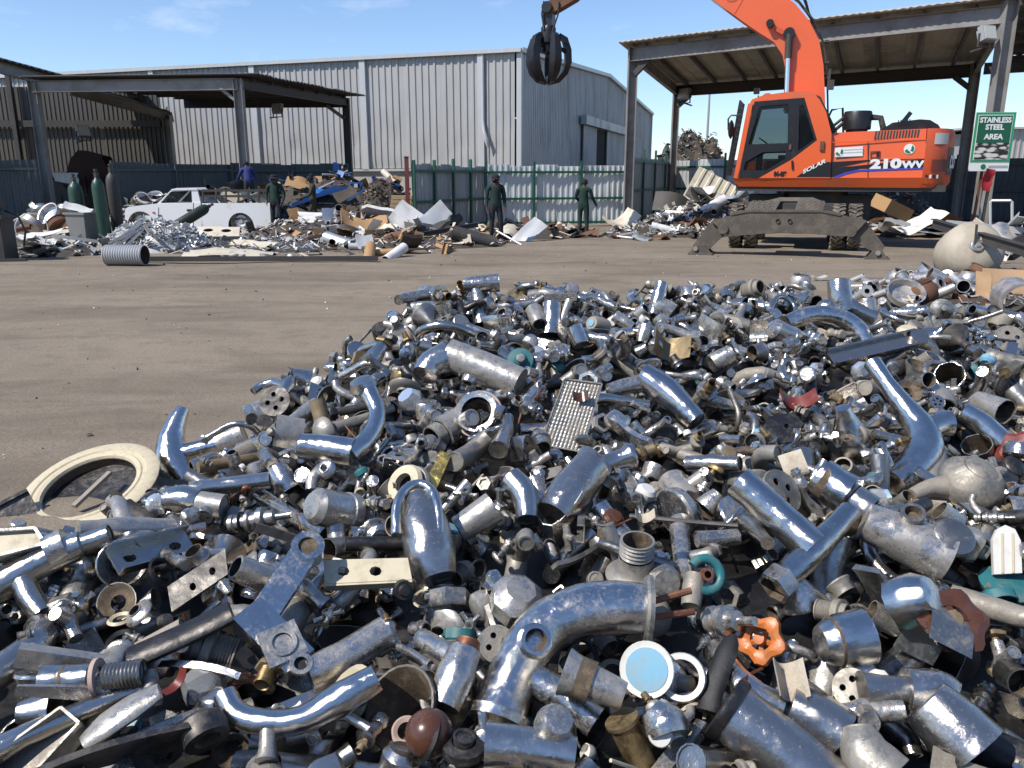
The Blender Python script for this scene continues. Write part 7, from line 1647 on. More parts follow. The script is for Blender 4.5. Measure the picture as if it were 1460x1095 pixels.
# cream ring with its dark pan
S = Spot(128, 694, .13, (-.10, -.34, .93)); u = 93 * S.u; a = MB(); M = S.frame(128, 694)
a.lathe([(u * .66, .0), (u * .68, .012), (u * .74, .016), (u * .76, .010), (u * .80, .010), (u * .82, .017), (u * .96, .015), (u, .006), (u * .99, -.006), (u * .66, -.006), (u * .66, 0)], 44, 0, M); b = MB(); b.lathe([(u * .70, -.004), (u * .66, -.05), (u * .3, -.07), (0, -.072)], 32, 0, M)
c = MB(); c.bar(S.p(108, 727, 6), S.p(160, 680, 8), 7 * S.u, 5 * S.u)
SPH += [(S.o + M @ Vector((u * .8 * math.cos(k), u * .8 * math.sin(k), 0)) , u * .2) for k in [i * .4 for i in range(16)]] + [(S.o, u * .6)]
done(S, 'cream_ring', [('cream_ring', a, ['cream']), ('pan', b, ['dark']), ('stick', c, ['dusty'])], 'large cream ring with a dark pan inside, at the left edge of the heap', 'ring'); lmk('the large cream ring', S.o)
# dimpled steel box
S = Spot(815, 592, .05, (.05, -.72, .69)); A, B_, C_, D_ = [S.p(*q) for q in ((805, 541), (858, 548), (829, 645), (770, 634))]; n = S.n; a = MB(); nx_, ny_ = 44, 72; vs = []
for j in range(ny_ + 1):
    for i in range(nx_ + 1):
        s_, t_ = i / nx_, j / ny_; k = abs(math.sin(s_ * 11 * math.pi)) * abs(math.sin(t_ * 18 * math.pi)) if .03 < s_ < .97 and .02 < t_ < .98 else 0
        vs.append(A.lerp(B_, s_).lerp(D_.lerp(C_, s_), t_) + n * (k ** .6 * .0028))
a.add(vs, [(j * (nx_ + 1) + i, (j + 1) * (nx_ + 1) + i, (j + 1) * (nx_ + 1) + i + 1, j * (nx_ + 1) + i + 1) for j in range(ny_) for i in range(nx_)])
b = MB(); dep = n * -.045; b.add([A, B_, C_, D_, A + dep, B_ + dep, C_ + dep, D_ + dep], [(0, 1, 5, 4), (1, 2, 6, 5), (2, 3, 7, 6), (3, 0, 4, 7), (7, 4, 5, 6)])
for p_, q_ in ((A, B_), (B_, C_), (C_, D_), (D_, A)): b.bar(p_ + n * .001, q_ + n * .001, .004, .006, up=n)
c = MB(); c2 = MB(); crumple(c2, 22 * S.u, 14 * S.u, 6, 4, .3, .006, .002, 5); MM = S.frame(826, 570, None, 3); c.add([MM @ Vector(q) for q in c2.v], c2.f)
SPH += [(S.o + S.p(x, y, -6), 24 * S.u) for x, y in ((820, 560), (840, 565), (810, 590), (832, 592), (795, 615), (818, 620))]
done(S, 'dimpled_box', [('dimpled_box', a, ['dull']), ('casing', b, ['dull']), ('dirt_clump', c, ['brown'])], 'flat steel box with a dimpled checker lid in the middle of the heap', 'steel box'); lmk('the dimpled steel box', S.o)
# long flat channel
S = Spot(1245, 500, .06); a = MB(); p0, p1 = S.p(1184, 513), S.p(1308, 484); a.bar(p0, p1, 26 * S.u, 5 * S.u, up=S.n); t = (p1 - p0).normalized(); w = t.cross(S.n) * 12 * S.u
for sg_ in (-1, 1): a.bar(p0 + w * sg_ + S.n * 5 * S.u, p1 + w * sg_ + S.n * 5 * S.u, 3 * S.u, 9 * S.u, up=S.n)
b = MB(); b.lathe([(0, 0), (13 * S.u, 0), (13 * S.u, 9 * S.u), (0, 9 * S.u)], 14, 0, rot_to(S.n, p1))
SPH += [(S.o + p0.lerp(p1, k / 8), 15 * S.u) for k in range(9)]
done(S, 'flat_channel', [('flat_channel', a, ['worn']), ('rounded_end', b, ['worn'])], 'long flat dark channel lying slanted near the heap top, right', 'channel'); lmk('the long flat channel', S.o)
# long swan tap on the right
S = Spot(1300, 610, .06); a = MB(); limb(a, S, [(1243, 520), (1262, 548), (1288, 582), (1310, 612), (1318, 640), (1300, 668), (1272, 692)], [13, 12, 15, 21, 24, 23, 20], 0, 4, open0=True, open1=True); limb(a, S, [(1312, 618), (1336, 606), (1352, 604)], [20, 18, 19], open1=True); b = MB(); limb(b, S, [(1332, 642), (1326, 668), (1322, 694)], [17, 16, 16], open0=True)
done(S, 'swan_tap', [('swan_tap', a, ['mirror', 'inside']), ('inlet_tube', b, ['worn', 'inside'])], 'long chrome swan tap stretched across the right of the heap', 'tap'); lmk('the long swan tap', S.o)
# square lever tap
S = Spot(405, 880, .07, (.22, -.5, .84)); a = MB(); p0, p1 = S.p(436, 793, 14), S.p(372, 884, 4); t = (p1 - p0).normalized(); a.bar(p0, p1, 40 * S.u, 12 * S.u, up=S.n); a.lathe([(14 * S.u, -16 * S.u), (24 * S.u, -16 * S.u), (24 * S.u, 10 * S.u), (14 * S.u, 10 * S.u), (14 * S.u, -16 * S.u)], 20, 0, rot_to(S.n, p0 - t * 4 * S.u)); a.lathe([(14 * S.u, 6 * S.u), (0, 6 * S.u)], 16, 1, rot_to(S.n, p0 - t * 4 * S.u))
b = MB(); q0, q1 = S.p(352, 876), S.p(428, 952, 0); b.bar(q0, q1, 46 * S.u, 40 * S.u, up=S.n); 
c = MB(); M = S.frame(402, 929, None, 21); c.prism([(-26 * S.u, -26 * S.u), (26 * S.u, -26 * S.u), (26 * S.u, 26 * S.u), (-26 * S.u, 26 * S.u)], -.001, 4 * S.u, lambda x, y, t_: M @ Matrix.Rotation(R(12), 4, 'Z') @ Vector((x, y, t_))); c.lathe([(19 * S.u, 3 * S.u), (19 * S.u, 7 * S.u), (13 * S.u, 7 * S.u), (12 * S.u, 2 * S.u), (0, 2 * S.u)], 20, 0, M, None, [0, 0, 1, 1]); M2 = S.frame(428, 958, None, 20); c.lathe([(15 * S.u, 0), (15 * S.u, 6 * S.u), (9 * S.u, 6 * S.u), (8 * S.u, 1 * S.u), (0, S.u)], 18, 0, M2, None, [0, 0, 1, 1])
d = MB(); limb(d, S, [(440, 962, 0), (490, 940, 4), (548, 905, 8)], [24, 23, 22], open1=True)
SPH += [(S.o + p0.lerp(p1, k / 4), 24 * S.u) for k in range(5)] + [(S.o + q0.lerp(q1, k / 4), 30 * S.u) for k in range(5)]
done(S, 'square_mixer', [('square_mixer', b, ['mirror']), ('lever', a, ['mirror', 'inside']), ('square_face', c, ['worn', 'black']), ('outlet', d, ['chrome', 'inside'])], 'square chrome mixer tap with flat blue reflecting lever and round hole, left front', 'tap'); lmk('the square mixer tap', S.o)
# curved spout, bottom
S = Spot(420, 1010, .05); a = MB(); limb(a, S, [(322, 992), (340, 1020), (385, 1032), (435, 1026), (490, 996), (538, 968)], [16, 17, 18, 19, 24, 20], 0, 4, open0=True); b = MB(); limb(b, S, [(384, 1030, 6), (384, 1070, 10), (383, 1088, 12)], [11, 12, 16])
done(S, 'curved_spout', [('curved_spout', a, ['mirror', 'inside']), ('drop_stem', b, ['worn'])], 'long upturned chrome spout lying low at the bottom left', 'spout'); lmk('the long upturned spout', S.o)
# open steel tray, bottom left corner
S = Spot(62, 1050, .03, (-.1, -.5, .86)); a = MB(); q = [S.p(*z) for z in ((-30, 1090), (86, 1008), (112, 1030), (30, 1120))]; dp = S.n * -34 * S.u
a.add([z + dp for z in q], [(0, 1, 2, 3)]); b = MB()
for i in range(4): e, f = q[i], q[(i + 1) % 4]; b.bar(e + dp * .5, f + dp * .5, 4 * S.u, 34 * S.u, up=S.n)
SPH += [(S.o + S.p(x, y, 0), 34 * S.u) for x, y in ((20, 1075), (60, 1040), (85, 1025), (60, 1070), (20, 1100))]
done(S, 'steel_tray', [('steel_tray', b, ['dull']), ('tray_base', a, ['dusty'])], 'open square steel tray in the bottom left corner', 'tray'); lmk('the open steel tray', S.o)
# pale face plate
S = Spot(522, 816, .07); a = MB(); hs = [[S_ for S_ in [(cx + 9 * math.cos(-2 * math.pi * k / 8), 816 + 7 * math.sin(-2 * math.pi * k / 8)) for k in range(8)]] for cx in (490, 536)]
plate(a, [(462, 800), (582, 797), (588, 828), (464, 834)], hs, 0, 4, lambda x, y, t_: S.p(x, y, t_)); a.prism([(464, 834), (588, 828), (588, 831), (464, 837)], -14, 3, lambda x, y, t_: S.p(x, y, t_)); b = MB(); M = S.frame(576, 842, Vector((.4, -.8, .3)), 2); b.lathe([(0, 8 * S.u), (7 * S.u, 8 * S.u), (9 * S.u, 4 * S.u), (13 * S.u, 4 * S.u), (14 * S.u, -6 * S.u), (0, -6 * S.u)], 18, 0, M)
SPH += [(S.o + S.p(x, 816), 20 * S.u) for x in range(470, 590, 16)]
done(S, 'face_plate', [('face_plate', a, ['cream']), ('rubber_foot', b, ['black'])], 'pale rectangular face plate with two broken holes, left of centre', 'plate'); lmk('the pale face plate', S.o)
# big hand shower with a loop
S = Spot(605, 760, .06); a = MB(); limb(a, S, [(598, 712, 0), (605, 750, 4), (614, 790, 4), (624, 826, 0)], [24, 34, 36, 26]); b = MB(); b.tube(S.path([(568, 775, 26), (568, 735, 24), (580, 708, 20), (598, 698, 16), (616, 708, 20), (626, 735, 26), (628, 775, 28)]), 7 * S.u, 12)
done(S, 'looped_handpiece', [('looped_handpiece', a, ['worn']), ('loop', b, ['mirror'])], 'broad chrome handpiece with a blue tinged loop on top, centre of the heap', 'handpiece'); lmk('the looped handpiece', S.o)
# orange handwheel
S = Spot(1085, 912, .06, (-.55, -.6, .55)); a = MB(); M = S.frame(1085, 912); u = S.u
a.lathe([(15 * u, 3 * u), (24 * u, 7 * u), (32 * u, 4 * u), (33 * u, -4 * u), (24 * u, -6 * u), (15 * u, -3 * u), (15 * u, 3 * u)], 30, 0, M, lambda q, i: 1 + (.14 * math.cos(q * 5) if 1 <= i <= 4 else 0))
for k in range(5): q = 2 * math.pi * k / 5; a.bar(M @ Vector((6 * u * math.cos(q), 6 * u * math.sin(q), 0)), M @ Vector((18 * u * math.cos(q), 18 * u * math.sin(q), 0)), 6 * u, 5 * u)
b = MB(); b.lathe([(0, 12 * u), (8 * u, 11 * u), (9 * u, -8 * u), (0, -8 * u)], 12, 0, M); c = MB(); limb(c, S, [(1085, 912, -8), (1085, 912, -60)], [9, 10], claim=False); SPH.append((S.o, 34 * u))
done(S, 'orange_handwheel', [('orange_handwheel', a, ['orange']), ('hub', b, ['orange']), ('spindle', c, ['dull'])], 'bright orange lobed handwheel standing on edge', 'handwheel'); lmk('the orange handwheel', S.o)
# brown handwheel, right
S = Spot(1358, 884, .06); a = MB(); M = S.frame(1358, 884); u = S.u; a.lathe([(20 * u, 4 * u), (34 * u, 8 * u), (46 * u, 3 * u), (44 * u, -6 * u), (20 * u, -4 * u), (20 * u, 4 * u)], 30, 0, M, lambda q, i: 1 + (.10 * math.cos(q * 6) if 1 <= i <= 3 else 0))
for k in range(4): q = 2 * math.pi * k / 4; a.bar(M @ Vector((8 * u * math.cos(q), 8 * u * math.sin(q), 0)), M @ Vector((24 * u * math.cos(q), 24 * u * math.sin(q), 0)), 9 * u, 6 * u)
b = MB(); b.lathe([(0, 8 * u), (12 * u, 7 * u), (13 * u, -6 * u), (0, -6 * u)], 12, 0, M); SPH.append((S.o, 44 * u)); done(S, 'brown_handwheel', [('brown_handwheel', a, ['brown']), ('hub', b, ['brass'])], 'brown handwheel with orange chips lying flat near the right edge', 'handwheel')
# blue disc cap and white ring
S = Spot(922, 955, .09, (-.35, -.75, .5)); a = MB(); M = S.frame(922, 955); u = S.u; a.lathe([(0, 0), (30 * u, 0), (38 * u, 2 * u), (39 * u, 0), (37 * u, -5 * u), (0, -6 * u)], 30, 0, M); b = MB(); b.lathe([(0, 1.5 * u), (30 * u, 1.2 * u), (30 * u, .2 * u)], 28, 0, M); c = MB(); c.cyl(M @ Vector((0, 0, -5 * u)), M @ Vector((0, 0, -40 * u)), 9 * u, 12); SPH.append((S.o, 38 * u))
done(S, 'blue_disc', [('blue_disc', a, ['white']), ('blue_face', b, ['blue']), ('stem', c, ['brass'])], 'pale blue disc cap with a frosted rim, tilted on edge', 'disc cap'); lmk('the pale blue disc', S.o)
S = Spot(972, 966, .07, (-.25, -.7, .6)); a = MB(); M = S.frame(972, 966); u = S.u; a.lathe([(24 * u, 5 * u), (32 * u, 6 * u), (34 * u, 0), (32 * u, -6 * u), (24 * u, -5 * u), (24 * u, 5 * u)], 28, 0, M); SPH.append((S.o, 32 * u)); done(S, 'white_ring', [('white_ring', a, ['white'])], 'thick white plastic ring beside the pale blue disc', 'ring')
# brown ball
S = Spot(610, 1048, .05); a = MB(); u = S.u; a.lathe([(0, 34 * u), (14 * u, 31 * u), (26 * u, 22 * u), (33 * u, 8 * u), (34 * u, 0), (32 * u, -12 * u), (24 * u, -24 * u), (0, -33 * u)], 26, 0, S.frame(612, 1046)); b = MB(); b.lathe([(34 * u, -4 * u), (37 * u, 0), (34 * u, 5 * u), (33 * u, 0)], 24, 0, S.frame(608, 1050, Vector((-.8, -.2, .5)))); SPH.append((S.o, 34 * u)); done(S, 'brown_ball', [('brown_ball', a, ['brown']), ('dark_band', b, ['black'])], 'glossy brown float ball near the bottom edge', 'ball'); lmk('the brown ball', S.o)
# wide chrome pipe, bottom right, and the black lever above it
S = Spot(1105, 1060, .05); a = MB(); limb(a, S, [(1042, 1015), (1080, 1045), (1125, 1080), (1180, 1125), (1250, 1170)], [44, 44, 44, 44, 46], 0, 0, 24); b = MB(); P = S.path([(1042, 1015), (1080, 1045)]); b.lathe([(46 * S.u, 0), (49 * S.u, 4 * S.u), (49 * S.u, 16 * S.u), (44 * S.u, 18 * S.u), (0, 18 * S.u)], 26, 0, rot_to(P[0] - P[1], P[0] - (P[0] - P[1]).normalized() * .004))
done(S, 'wide_pipe', [('wide_pipe', a, ['worn']), ('dark_collar', b, ['dark'])], 'widest chrome pipe running off the bottom edge, right of centre', 'pipe'); lmk('the widest chrome pipe', S.o)
S = Spot(1030, 950, .09); a = MB(); P = S.path([(1046, 905), (1030, 945), (1016, 985), (1008, 1015)]); a.tube(P, [5 * S.u, 12 * S.u] + [15 * S.u] * (len(P) - 3) + [17 * S.u], 12, squash=[.4] * len(P)); SPH += [(S.o + q, 13 * S.u) for q in P]; done(S, 'black_lever', [('black_lever', a, ['black'])], 'slim black lever rising beside the widest chrome pipe', 'lever')
# cross shaped tap
S = Spot(1135, 765, .07); a = MB(); limb(a, S, [(1054, 690), (1105, 735), (1158, 784)], [25, 24, 26], 0, 4, open0=True); limb(a, S, [(1212, 728), (1185, 758), (1158, 784), (1130, 812), (1108, 832)], [15, 17, 21, 19, 18]); b = MB(); P = S.path([(1120, 822), (1100, 842)]); b.lathe([(22 * S.u, 0), (25 * S.u, 4 * S.u), (25 * S.u, 26 * S.u), (20 * S.u, 28 * S.u), (19 * S.u, 6 * S.u), (0, 6 * S.u)], 6, 0, rot_to(P[-1] - P[0], P[0]), None, [0, 0, 0, 1, 1]); SPH.append((S.o + P[-1], 26 * S.u))
done(S, 'cross_tap', [('cross_tap', a, ['mirror', 'inside']), ('union_nut', b, ['chrome', 'inside'])], 'large X shaped chrome tap with one open brown mouth', 'tap'); lmk('the X shaped tap', S.o)
S = Spot(1212, 708, .07); a = MB(); limb(a, S, [(1168, 676), (1190, 694), (1206, 705)], [26, 29, 31], open1=True); b = MB(); limb(b, S, [(1206, 703), (1238, 728)], [20, 24], open1=True); done(S, 'stepped_tube', [('stepped_tube', a, ['mirror', 'inside']), ('inner_tube', b, ['chrome', 'inside'])], 'two stage chrome tube with dark open mouth above the X shaped tap', 'tube')
# white paddle with teal edge
S = Spot(1430, 790, .08, (-.2, -.8, .55)); a = MB(); u = S.u; vs = [(1412, 770), (1418, 756), (1430, 750), (1444, 756), (1452, 772), (1454, 818), (1414, 820)]; plate(a, vs, [], 0, 9, lambda x, y, t_: S.p(x, y, t_)); b = MB()
for x in (1425, 1440): b.bar(S.p(x, 762, 9.5), S.p(x + 1, 818, 9.5), 3 * u, 2 * u, up=S.n)
c = MB(); M = S.frame(1436, 832, Vector((0, -.25, .95))); c.lathe([(0, 3 * u), (30 * u, 3 * u), (36 * u, 0), (34 * u, -6 * u), (0, -6 * u)], 28, 0, M); SPH += [(S.o + S.p(1432, y), 26 * u) for y in (765, 790, 815)]
done(S, 'white_paddle', [('white_paddle', a, ['white']), ('rib', b, ['cream']), ('teal_base', c, ['teal'])], 'white ribbed plastic paddle on a teal disc at the right edge', 'tap grip'); lmk('the white paddle', S.o)
# teal hooked valve
S = Spot(1004, 824, .07); a = MB(); limb(a, S, [(985, 865), (988, 840), (992, 822)], [13, 15, 15]); b = MB(); M = S.frame(1004, 824, Vector((.15, -.8, .5)), 10); u = S.u; b.tube([M @ Vector((22 * u * math.cos(R(q)), 22 * u * math.sin(R(q)), 0)) for q in range(-120, 160, 20)], 7 * u, 10); c = MB(); c.lathe([(5 * u, 8 * u), (9 * u, 8 * u), (10 * u, -10 * u), (0, -10 * u)], 12, 0, M); SPH.append((S.o, 26 * u)); done(S, 'teal_valve', [('teal_valve', a, ['dusty']), ('teal_hook', b, ['teal']), ('copper_bush', c, ['copper'])], 'corroded valve wearing a turquoise hook shaped ring', 'valve'); lmk('the turquoise ringed valve', S.o)
# bronze dome
S = Spot(1385, 690, .06); a = MB(); u = S.u; a.lathe([(0, 34 * u), (18 * u, 32 * u), (22 * u, 28 * u), (26 * u, 29 * u), (42 * u, 14 * u), (46 * u, -2 * u), (40 * u, -18 * u), (0, -30 * u)], 28, 0, S.frame(1385, 690, Vector((.2, -.35, .9)))); b = MB(); limb(b, S, [(1300, 706), (1325, 696), (1352, 694)], [9, 12, 18]); SPH.append((S.o, 44 * u)); done(S, 'domed_mixer', [('domed_mixer', a, ['dusty']), ('spout', b, ['dusty'])], 'brownish domed mixer body with a slim spout to its left', 'tap'); lmk('the brownish domed mixer', S.o)
# dark big tube with round cap, right
S = Spot(1300, 775, .06); a = MB(); limb(a, S, [(1232, 742), (1290, 768), (1350, 796)], [26, 33, 38], 0, 0, 22); b = MB(); M = S.frame(1346, 780, S.n, 26); u = S.u; b.lathe([(27 * u, 0), (27 * u, 8 * u), (22 * u, 11 * u), (0, 11 * u)], 22, 0, M); M = S.frame(1290, 750, S.n + Vector((-.2, 0, .3)), 24); c = MB(); c.lathe([(16 * u, 0), (16 * u, 14 * u), (11 * u, 14 * u), (10 * u, 2 * u), (0, 2 * u)], 16, 0, M, None, [0, 0, 1, 1]); done(S, 'capped_tube', [('capped_tube', a, ['worn']), ('round_cap', b, ['dull']), ('side_outlet', c, ['dull', 'inside'])], 'stout chrome tube with a round disc cap near the right edge', 'tube'); lmk('the round capped tube', S.o)
# skyline pieces
S = Spot(686, 412, .09, (0, -.9, .43)); a = MB(); limb(a, S, [(661, 406), (682, 405), (711, 403)], [10, 12, 13], open1=True); b = MB(); limb(b, S, [(678, 406), (681, 425), (687, 462)], [8, 9, 13]); done(S, 'tee_spout', [('tee_spout', a, ['worn', 'inside']), ('stem', b, ['worn'])], 'T shaped chrome spout topping the heap against the yard, left of centre', 'spout'); lmk('the T shaped spout on top', S.o)
S = Spot(795, 440, .08, (0, -.9, .43)); a = MB(); limb(a, S, [(785, 478), (786, 455), (787, 432)], [17, 15, 13]); b = MB(); b.bar(S.p(776, 424), S.p(822, 423), 8 * S.u, 10 * S.u, up=(0, 0, 1)); c = MB(); limb(c, S, [(812, 428), (805, 445), (800, 462)], [6, 6, 8]); SPH += [(S.o + S.p(x, 424), 8 * S.u) for x in (780, 800, 818)]; done(S, 'lever_mixer', [('lever_mixer', a, ['chrome']), ('lever', b, ['chrome']), ('pull_arm', c, ['worn'])], 'flat lever mixer tap upright on the heap skyline, centre', 'tap'); lmk('the flat lever tap on the skyline', S.o)
S = Spot(938, 425, .08, (0, -.9, .43)); a = MB(); limb(a, S, [(944, 404), (940, 420), (932, 450)], [9, 10, 11], open0=True); b = MB(); limb(b, S, [(930, 442), (945, 438), (958, 446)], [12, 13, 14]); done(S, 'upright_spout', [('upright_spout', a, ['chrome', 'inside']), ('base_collar', b, ['worn'])], 'slim upright chrome spout on the skyline right of centre', 'spout'); lmk('the slim upright spout', S.o)
S = Spot(1185, 462, .07, (0, -.85, .5)); a = MB(); limb(a, S, [(1122, 462), (1155, 450), (1190, 452), (1218, 466), (1236, 492)], [13, 14, 14, 14, 14], 0, 0); done(S, 'arched_spout', [('arched_spout', a, ['mirror'])], 'broad arched chrome spout just below the right skyline', 'spout'); lmk('the broad arched spout', S.o)
S = Spot(1205, 415, .10, (0, -.9, .43)); a = MB(); limb(a, S, [(1196, 402), (1198, 425), (1206, 445)], [16, 16, 14], open0=True); limb(a, S, [(1198, 430), (1225, 445), (1245, 455)], [13, 13, 14]); b = MB(); limb(b, S, [(1236, 428), (1238, 455)], [12, 12], open0=True); done(S, 'double_tap', [('double_tap', a, ['worn', 'inside']), ('side_tube', b, ['worn', 'inside'])], 'twin tubed chrome tap standing on the right skyline', 'tap'); lmk('the twin tubed tap', S.o)
# strainer discs
for cx, cy, r, m, lab, nn in ((708, 918, 26, 'dull', 'grey strainer disc with clear holes left of the big bath mixer', (.15, -.75, .6)), (392, 572, 22, 'dark', 'blackened strainer disc on the left upper edge of the heap', (-.1, -.85, .5)), (1440, 484, 21, 'dusty', 'pale dusty strainer disc at the right skyline', (-.15, -.8, .55)), (1216, 982, 28, 'dusty', 'holed end disc of a tapered tap body, lower right', (-.6, -.6, .5))):
    S = Spot(cx, cy, .07, nn); a = MB(); M = S.frame(cx, cy); u = S.u; holed_disc(a, r * .9 * u, 0, M, 0, 4, .19, .52, .003); a.lathe([(r * .88 * u, .003), (r * u, .003), (r * u, -r * .9 * u), (r * .85 * u, -r * .9 * u), (r * .85 * u, 0)], 26, 0, M, None, [0, 0, 1, 1]); a.lathe([(r * .84 * u, -.012), (0, -.012)], 20, 1, M); SPH.append((S.o, r * u)); done(S, 'strainer_disc', [('strainer_disc', a, [m, 'black'])], lab, 'drain strainer')
S = Spot(1260, 985, .06); a = MB(); limb(a, S, [(1228, 984), (1262, 984), (1300, 984)], [26, 20, 18]); b = MB(); limb(b, S, [(1290, 984), (1335, 990), (1352, 998)], [30, 34, 30], open1=True); done(S, 'tapered_body', [('tapered_body', a, ['worn']), ('shell', b, ['chrome', 'inside'])], 'tapered chrome tap body behind the holed end disc, lower right', 'tap')
# coloured odds and ends
S = Spot(742, 514, .07, (0, -.85, .5)); a = MB(); u = S.u; M = S.frame(742, 514); a.lathe([(0, 8 * u), (8 * u, 8 * u), (10 * u, 4 * u), (18 * u, 3 * u), (20 * u, -6 * u), (0, -8 * u)], 22, 0, M); b = MB(); b.lathe([(0, 14 * u), (6 * u, 13 * u), (7 * u, 7 * u)], 12, 0, M); SPH.append((S.o, 20 * u)); done(S, 'teal_plug', [('teal_plug', a, ['teal']), ('centre_bolt', b, ['dull'])], 'teal valve cap with grey centre bolt, upper middle of the heap', 'plastic cap'); lmk('the teal cap', S.o)
S = Spot(624, 672, .05); a = MB(); a.bar(S.p(612, 702), S.p(636, 648), 18 * S.u, 12 * S.u, up=S.n); SPH += [(S.o + S.p(624, 672), 20 * S.u)]; done(S, 'gold_bar', [('gold_bar', a, ['gold'])], 'shiny gold coloured bar half sunk in the dark middle of the heap', 'gold bar'); lmk('the gold bar', S.o)
S = Spot(1132, 580, .06); a = MB(); c2 = MB(); crumple(c2, 48 * S.u, 22 * S.u, 7, 4, .5, .008, 6 * S.u, 3); M = S.frame(1132, 578); a.add([M @ Vector(q) for q in c2.v], c2.f); SPH.append((S.o, 24 * S.u)); done(S, 'red_fragment', [('red_fragment', a, ['red'])], 'dull red broken plastic piece right of centre', 'fragment'); lmk('the red broken plastic', S.o)
S = Spot(1118, 610, .05); a = MB(); plate(a, [(1082, 620), (1095, 596), (1130, 590), (1145, 606), (1128, 632), (1095, 636)], [[(1120 + 4 * math.cos(-q), 610 + 4 * math.sin(-q)) for q in (0, 1, 2, 3, 4, 5)]], 0, 4, lambda x, y, t_: S.p(x, y, t_)); SPH.append((S.o, 28 * S.u)); done(S, 'black_bracket', [('black_bracket', a, ['dark'])], 'flat black bracket plate below the red broken plastic', 'bracket')
S = Spot(1212, 612, .06); a = MB(); u = S.u; a.lathe([(0, 48 * u), (10 * u, 46 * u), (13 * u, 34 * u), (18 * u, 20 * u), (26 * u, 0), (29 * u, -18 * u), (22 * u, -34 * u), (0, -38 * u)], 26, 0, S.frame(1212, 622, Vector((-.35, -.1, .9)))); SPH += [(S.o, 28 * u)]; done(S, 'teardrop_body', [('teardrop_body', a, ['mirror'])], 'polished teardrop shaped tap body, right of centre', 'tap body'); lmk('the teardrop tap body', S.o)
S = Spot(906, 792, .06, (0, -.6, .8)); a = MB(); u = S.u; M = S.frame(906, 812, Vector((0, -.15, 1))); a.lathe([(40 * u, -12 * u), (41 * u, -8 * u), (30 * u, -4 * u), (25 * u, 4 * u), (24 * u, 22 * u)], 26, 0, M); thread(a, M @ Vector((0, 0, 22 * u)), Vector((0, -.15, 1)), 24 * u, 24 * u, 0, 24, 5 * u); open_end(a, M @ Vector((0, 0, 46 * u)), Vector((0, -.15, 1)), 23 * u, 3 * u, 34 * u, 24); b = MB(); c2 = MB(); crumple(c2, 26 * u, 14 * u, 5, 4, .6, .008, .003, 8); MM = S.frame(912, 762, None, 40); b.add([MM @ Vector(q) for q in c2.v], c2.f); SPH += [(S.o, 34 * u)]; done(S, 'threaded_waste', [('threaded_waste', a, ['dull', 'inside']), ('fibre_tuft', b, ['rag'])], 'upright threaded waste fitting with a tuft of fibre in its mouth', 'waste fitting'); lmk('the threaded waste fitting', S.o)
S = Spot(738, 850, .07); a = MB(); u = S.u; a.lathe([(0, 22 * u), (22 * u, 20 * u), (38 * u, 4 * u), (36 * u, -22 * u), (26 * u, -30 * u), (0, -30 * u)], 8, 0, S.frame(738, 852, Vector((.25, -.4, .85)))); SPH.append((S.o, 38 * u)); done(S, 'faceted_dome', [('faceted_dome', a, ['worn'])], 'eight sided chrome dome above the big bath mixer', 'tap grip'); lmk('the eight sided dome', S.o)
S = Spot(845, 975, .07); a = MB(); limb(a, S, [(806, 958), (840, 972), (890, 992)], [33, 26, 18], open0=True); done(S, 'flared_tube', [('flared_tube', a, ['worn', 'inside'])], 'flared chrome tube with wide mouth facing left, below the blue disc', 'tube')
S = Spot(95, 972, .06); a = MB(); limb(a, S, [(66, 972), (92, 970), (130, 966)], [24, 21, 19], open0=True); b = MB(); P = S.path([(150, 966), (205, 958)]); thread(b, P[0], P[-1] - P[0], 19 * S.u, (P[-1] - P[0]).length, 0, 18, 5 * S.u); c = MB(); c.lathe([(14 * S.u, 0), (26 * S.u, 0), (26 * S.u, 6 * S.u), (14 * S.u, 6 * S.u), (14 * S.u, 0)], 20, 0, rot_to(P[-1] - P[0], S.p(136, 966))); SPH += [(S.o + S.p(x, 964), 20 * S.u) for x in (160, 185)]; done(S, 'union_tail', [('union_tail', a, ['chrome', 'inside']), ('threaded_end', b, ['dull']), ('pink_washer', c, ['rubber_pink'])], 'wide mouthed union with pink washer and long threaded end, lower left', 'pipe fitting'); lmk('the union with pink washer', S.o)
S = Spot(255, 910, .05); a = MB(); P = S.path([(185, 940), (230, 920), (285, 895), (330, 872)]); a.tube(P, [26 * S.u] * len(P), 12, 0, squash=[.5] * len(P)); SPH += [(S.o + q, 24 * S.u) for q in P]; done(S, 'grey_trough', [('grey_trough', a, ['dark'])], 'long dark grey trough shell, left front', 'shell')
S = Spot(285, 826, .06); a = MB(); hs = [[(cx + 5 * math.cos(-2 * math.pi * k / 8), cy + 6 * math.sin(-2 * math.pi * k / 8)) for k in range(8)] for cx, cy in ((276, 838), (304, 816))]; plate(a, [(240, 838), (322, 784), (326, 820), (246, 874)], hs, 0, 4, lambda x, y, t_: S.p(x, y, t_)); SPH += [(S.o + S.p(x, y), 22 * S.u) for x, y in ((258, 848), (284, 828), (308, 808))]; done(S, 'holed_plate', [('holed_plate', a, ['dark'])], 'slanted dark steel plate with keyhole slots, left', 'plate'); lmk('the slanted dark plate', S.o)
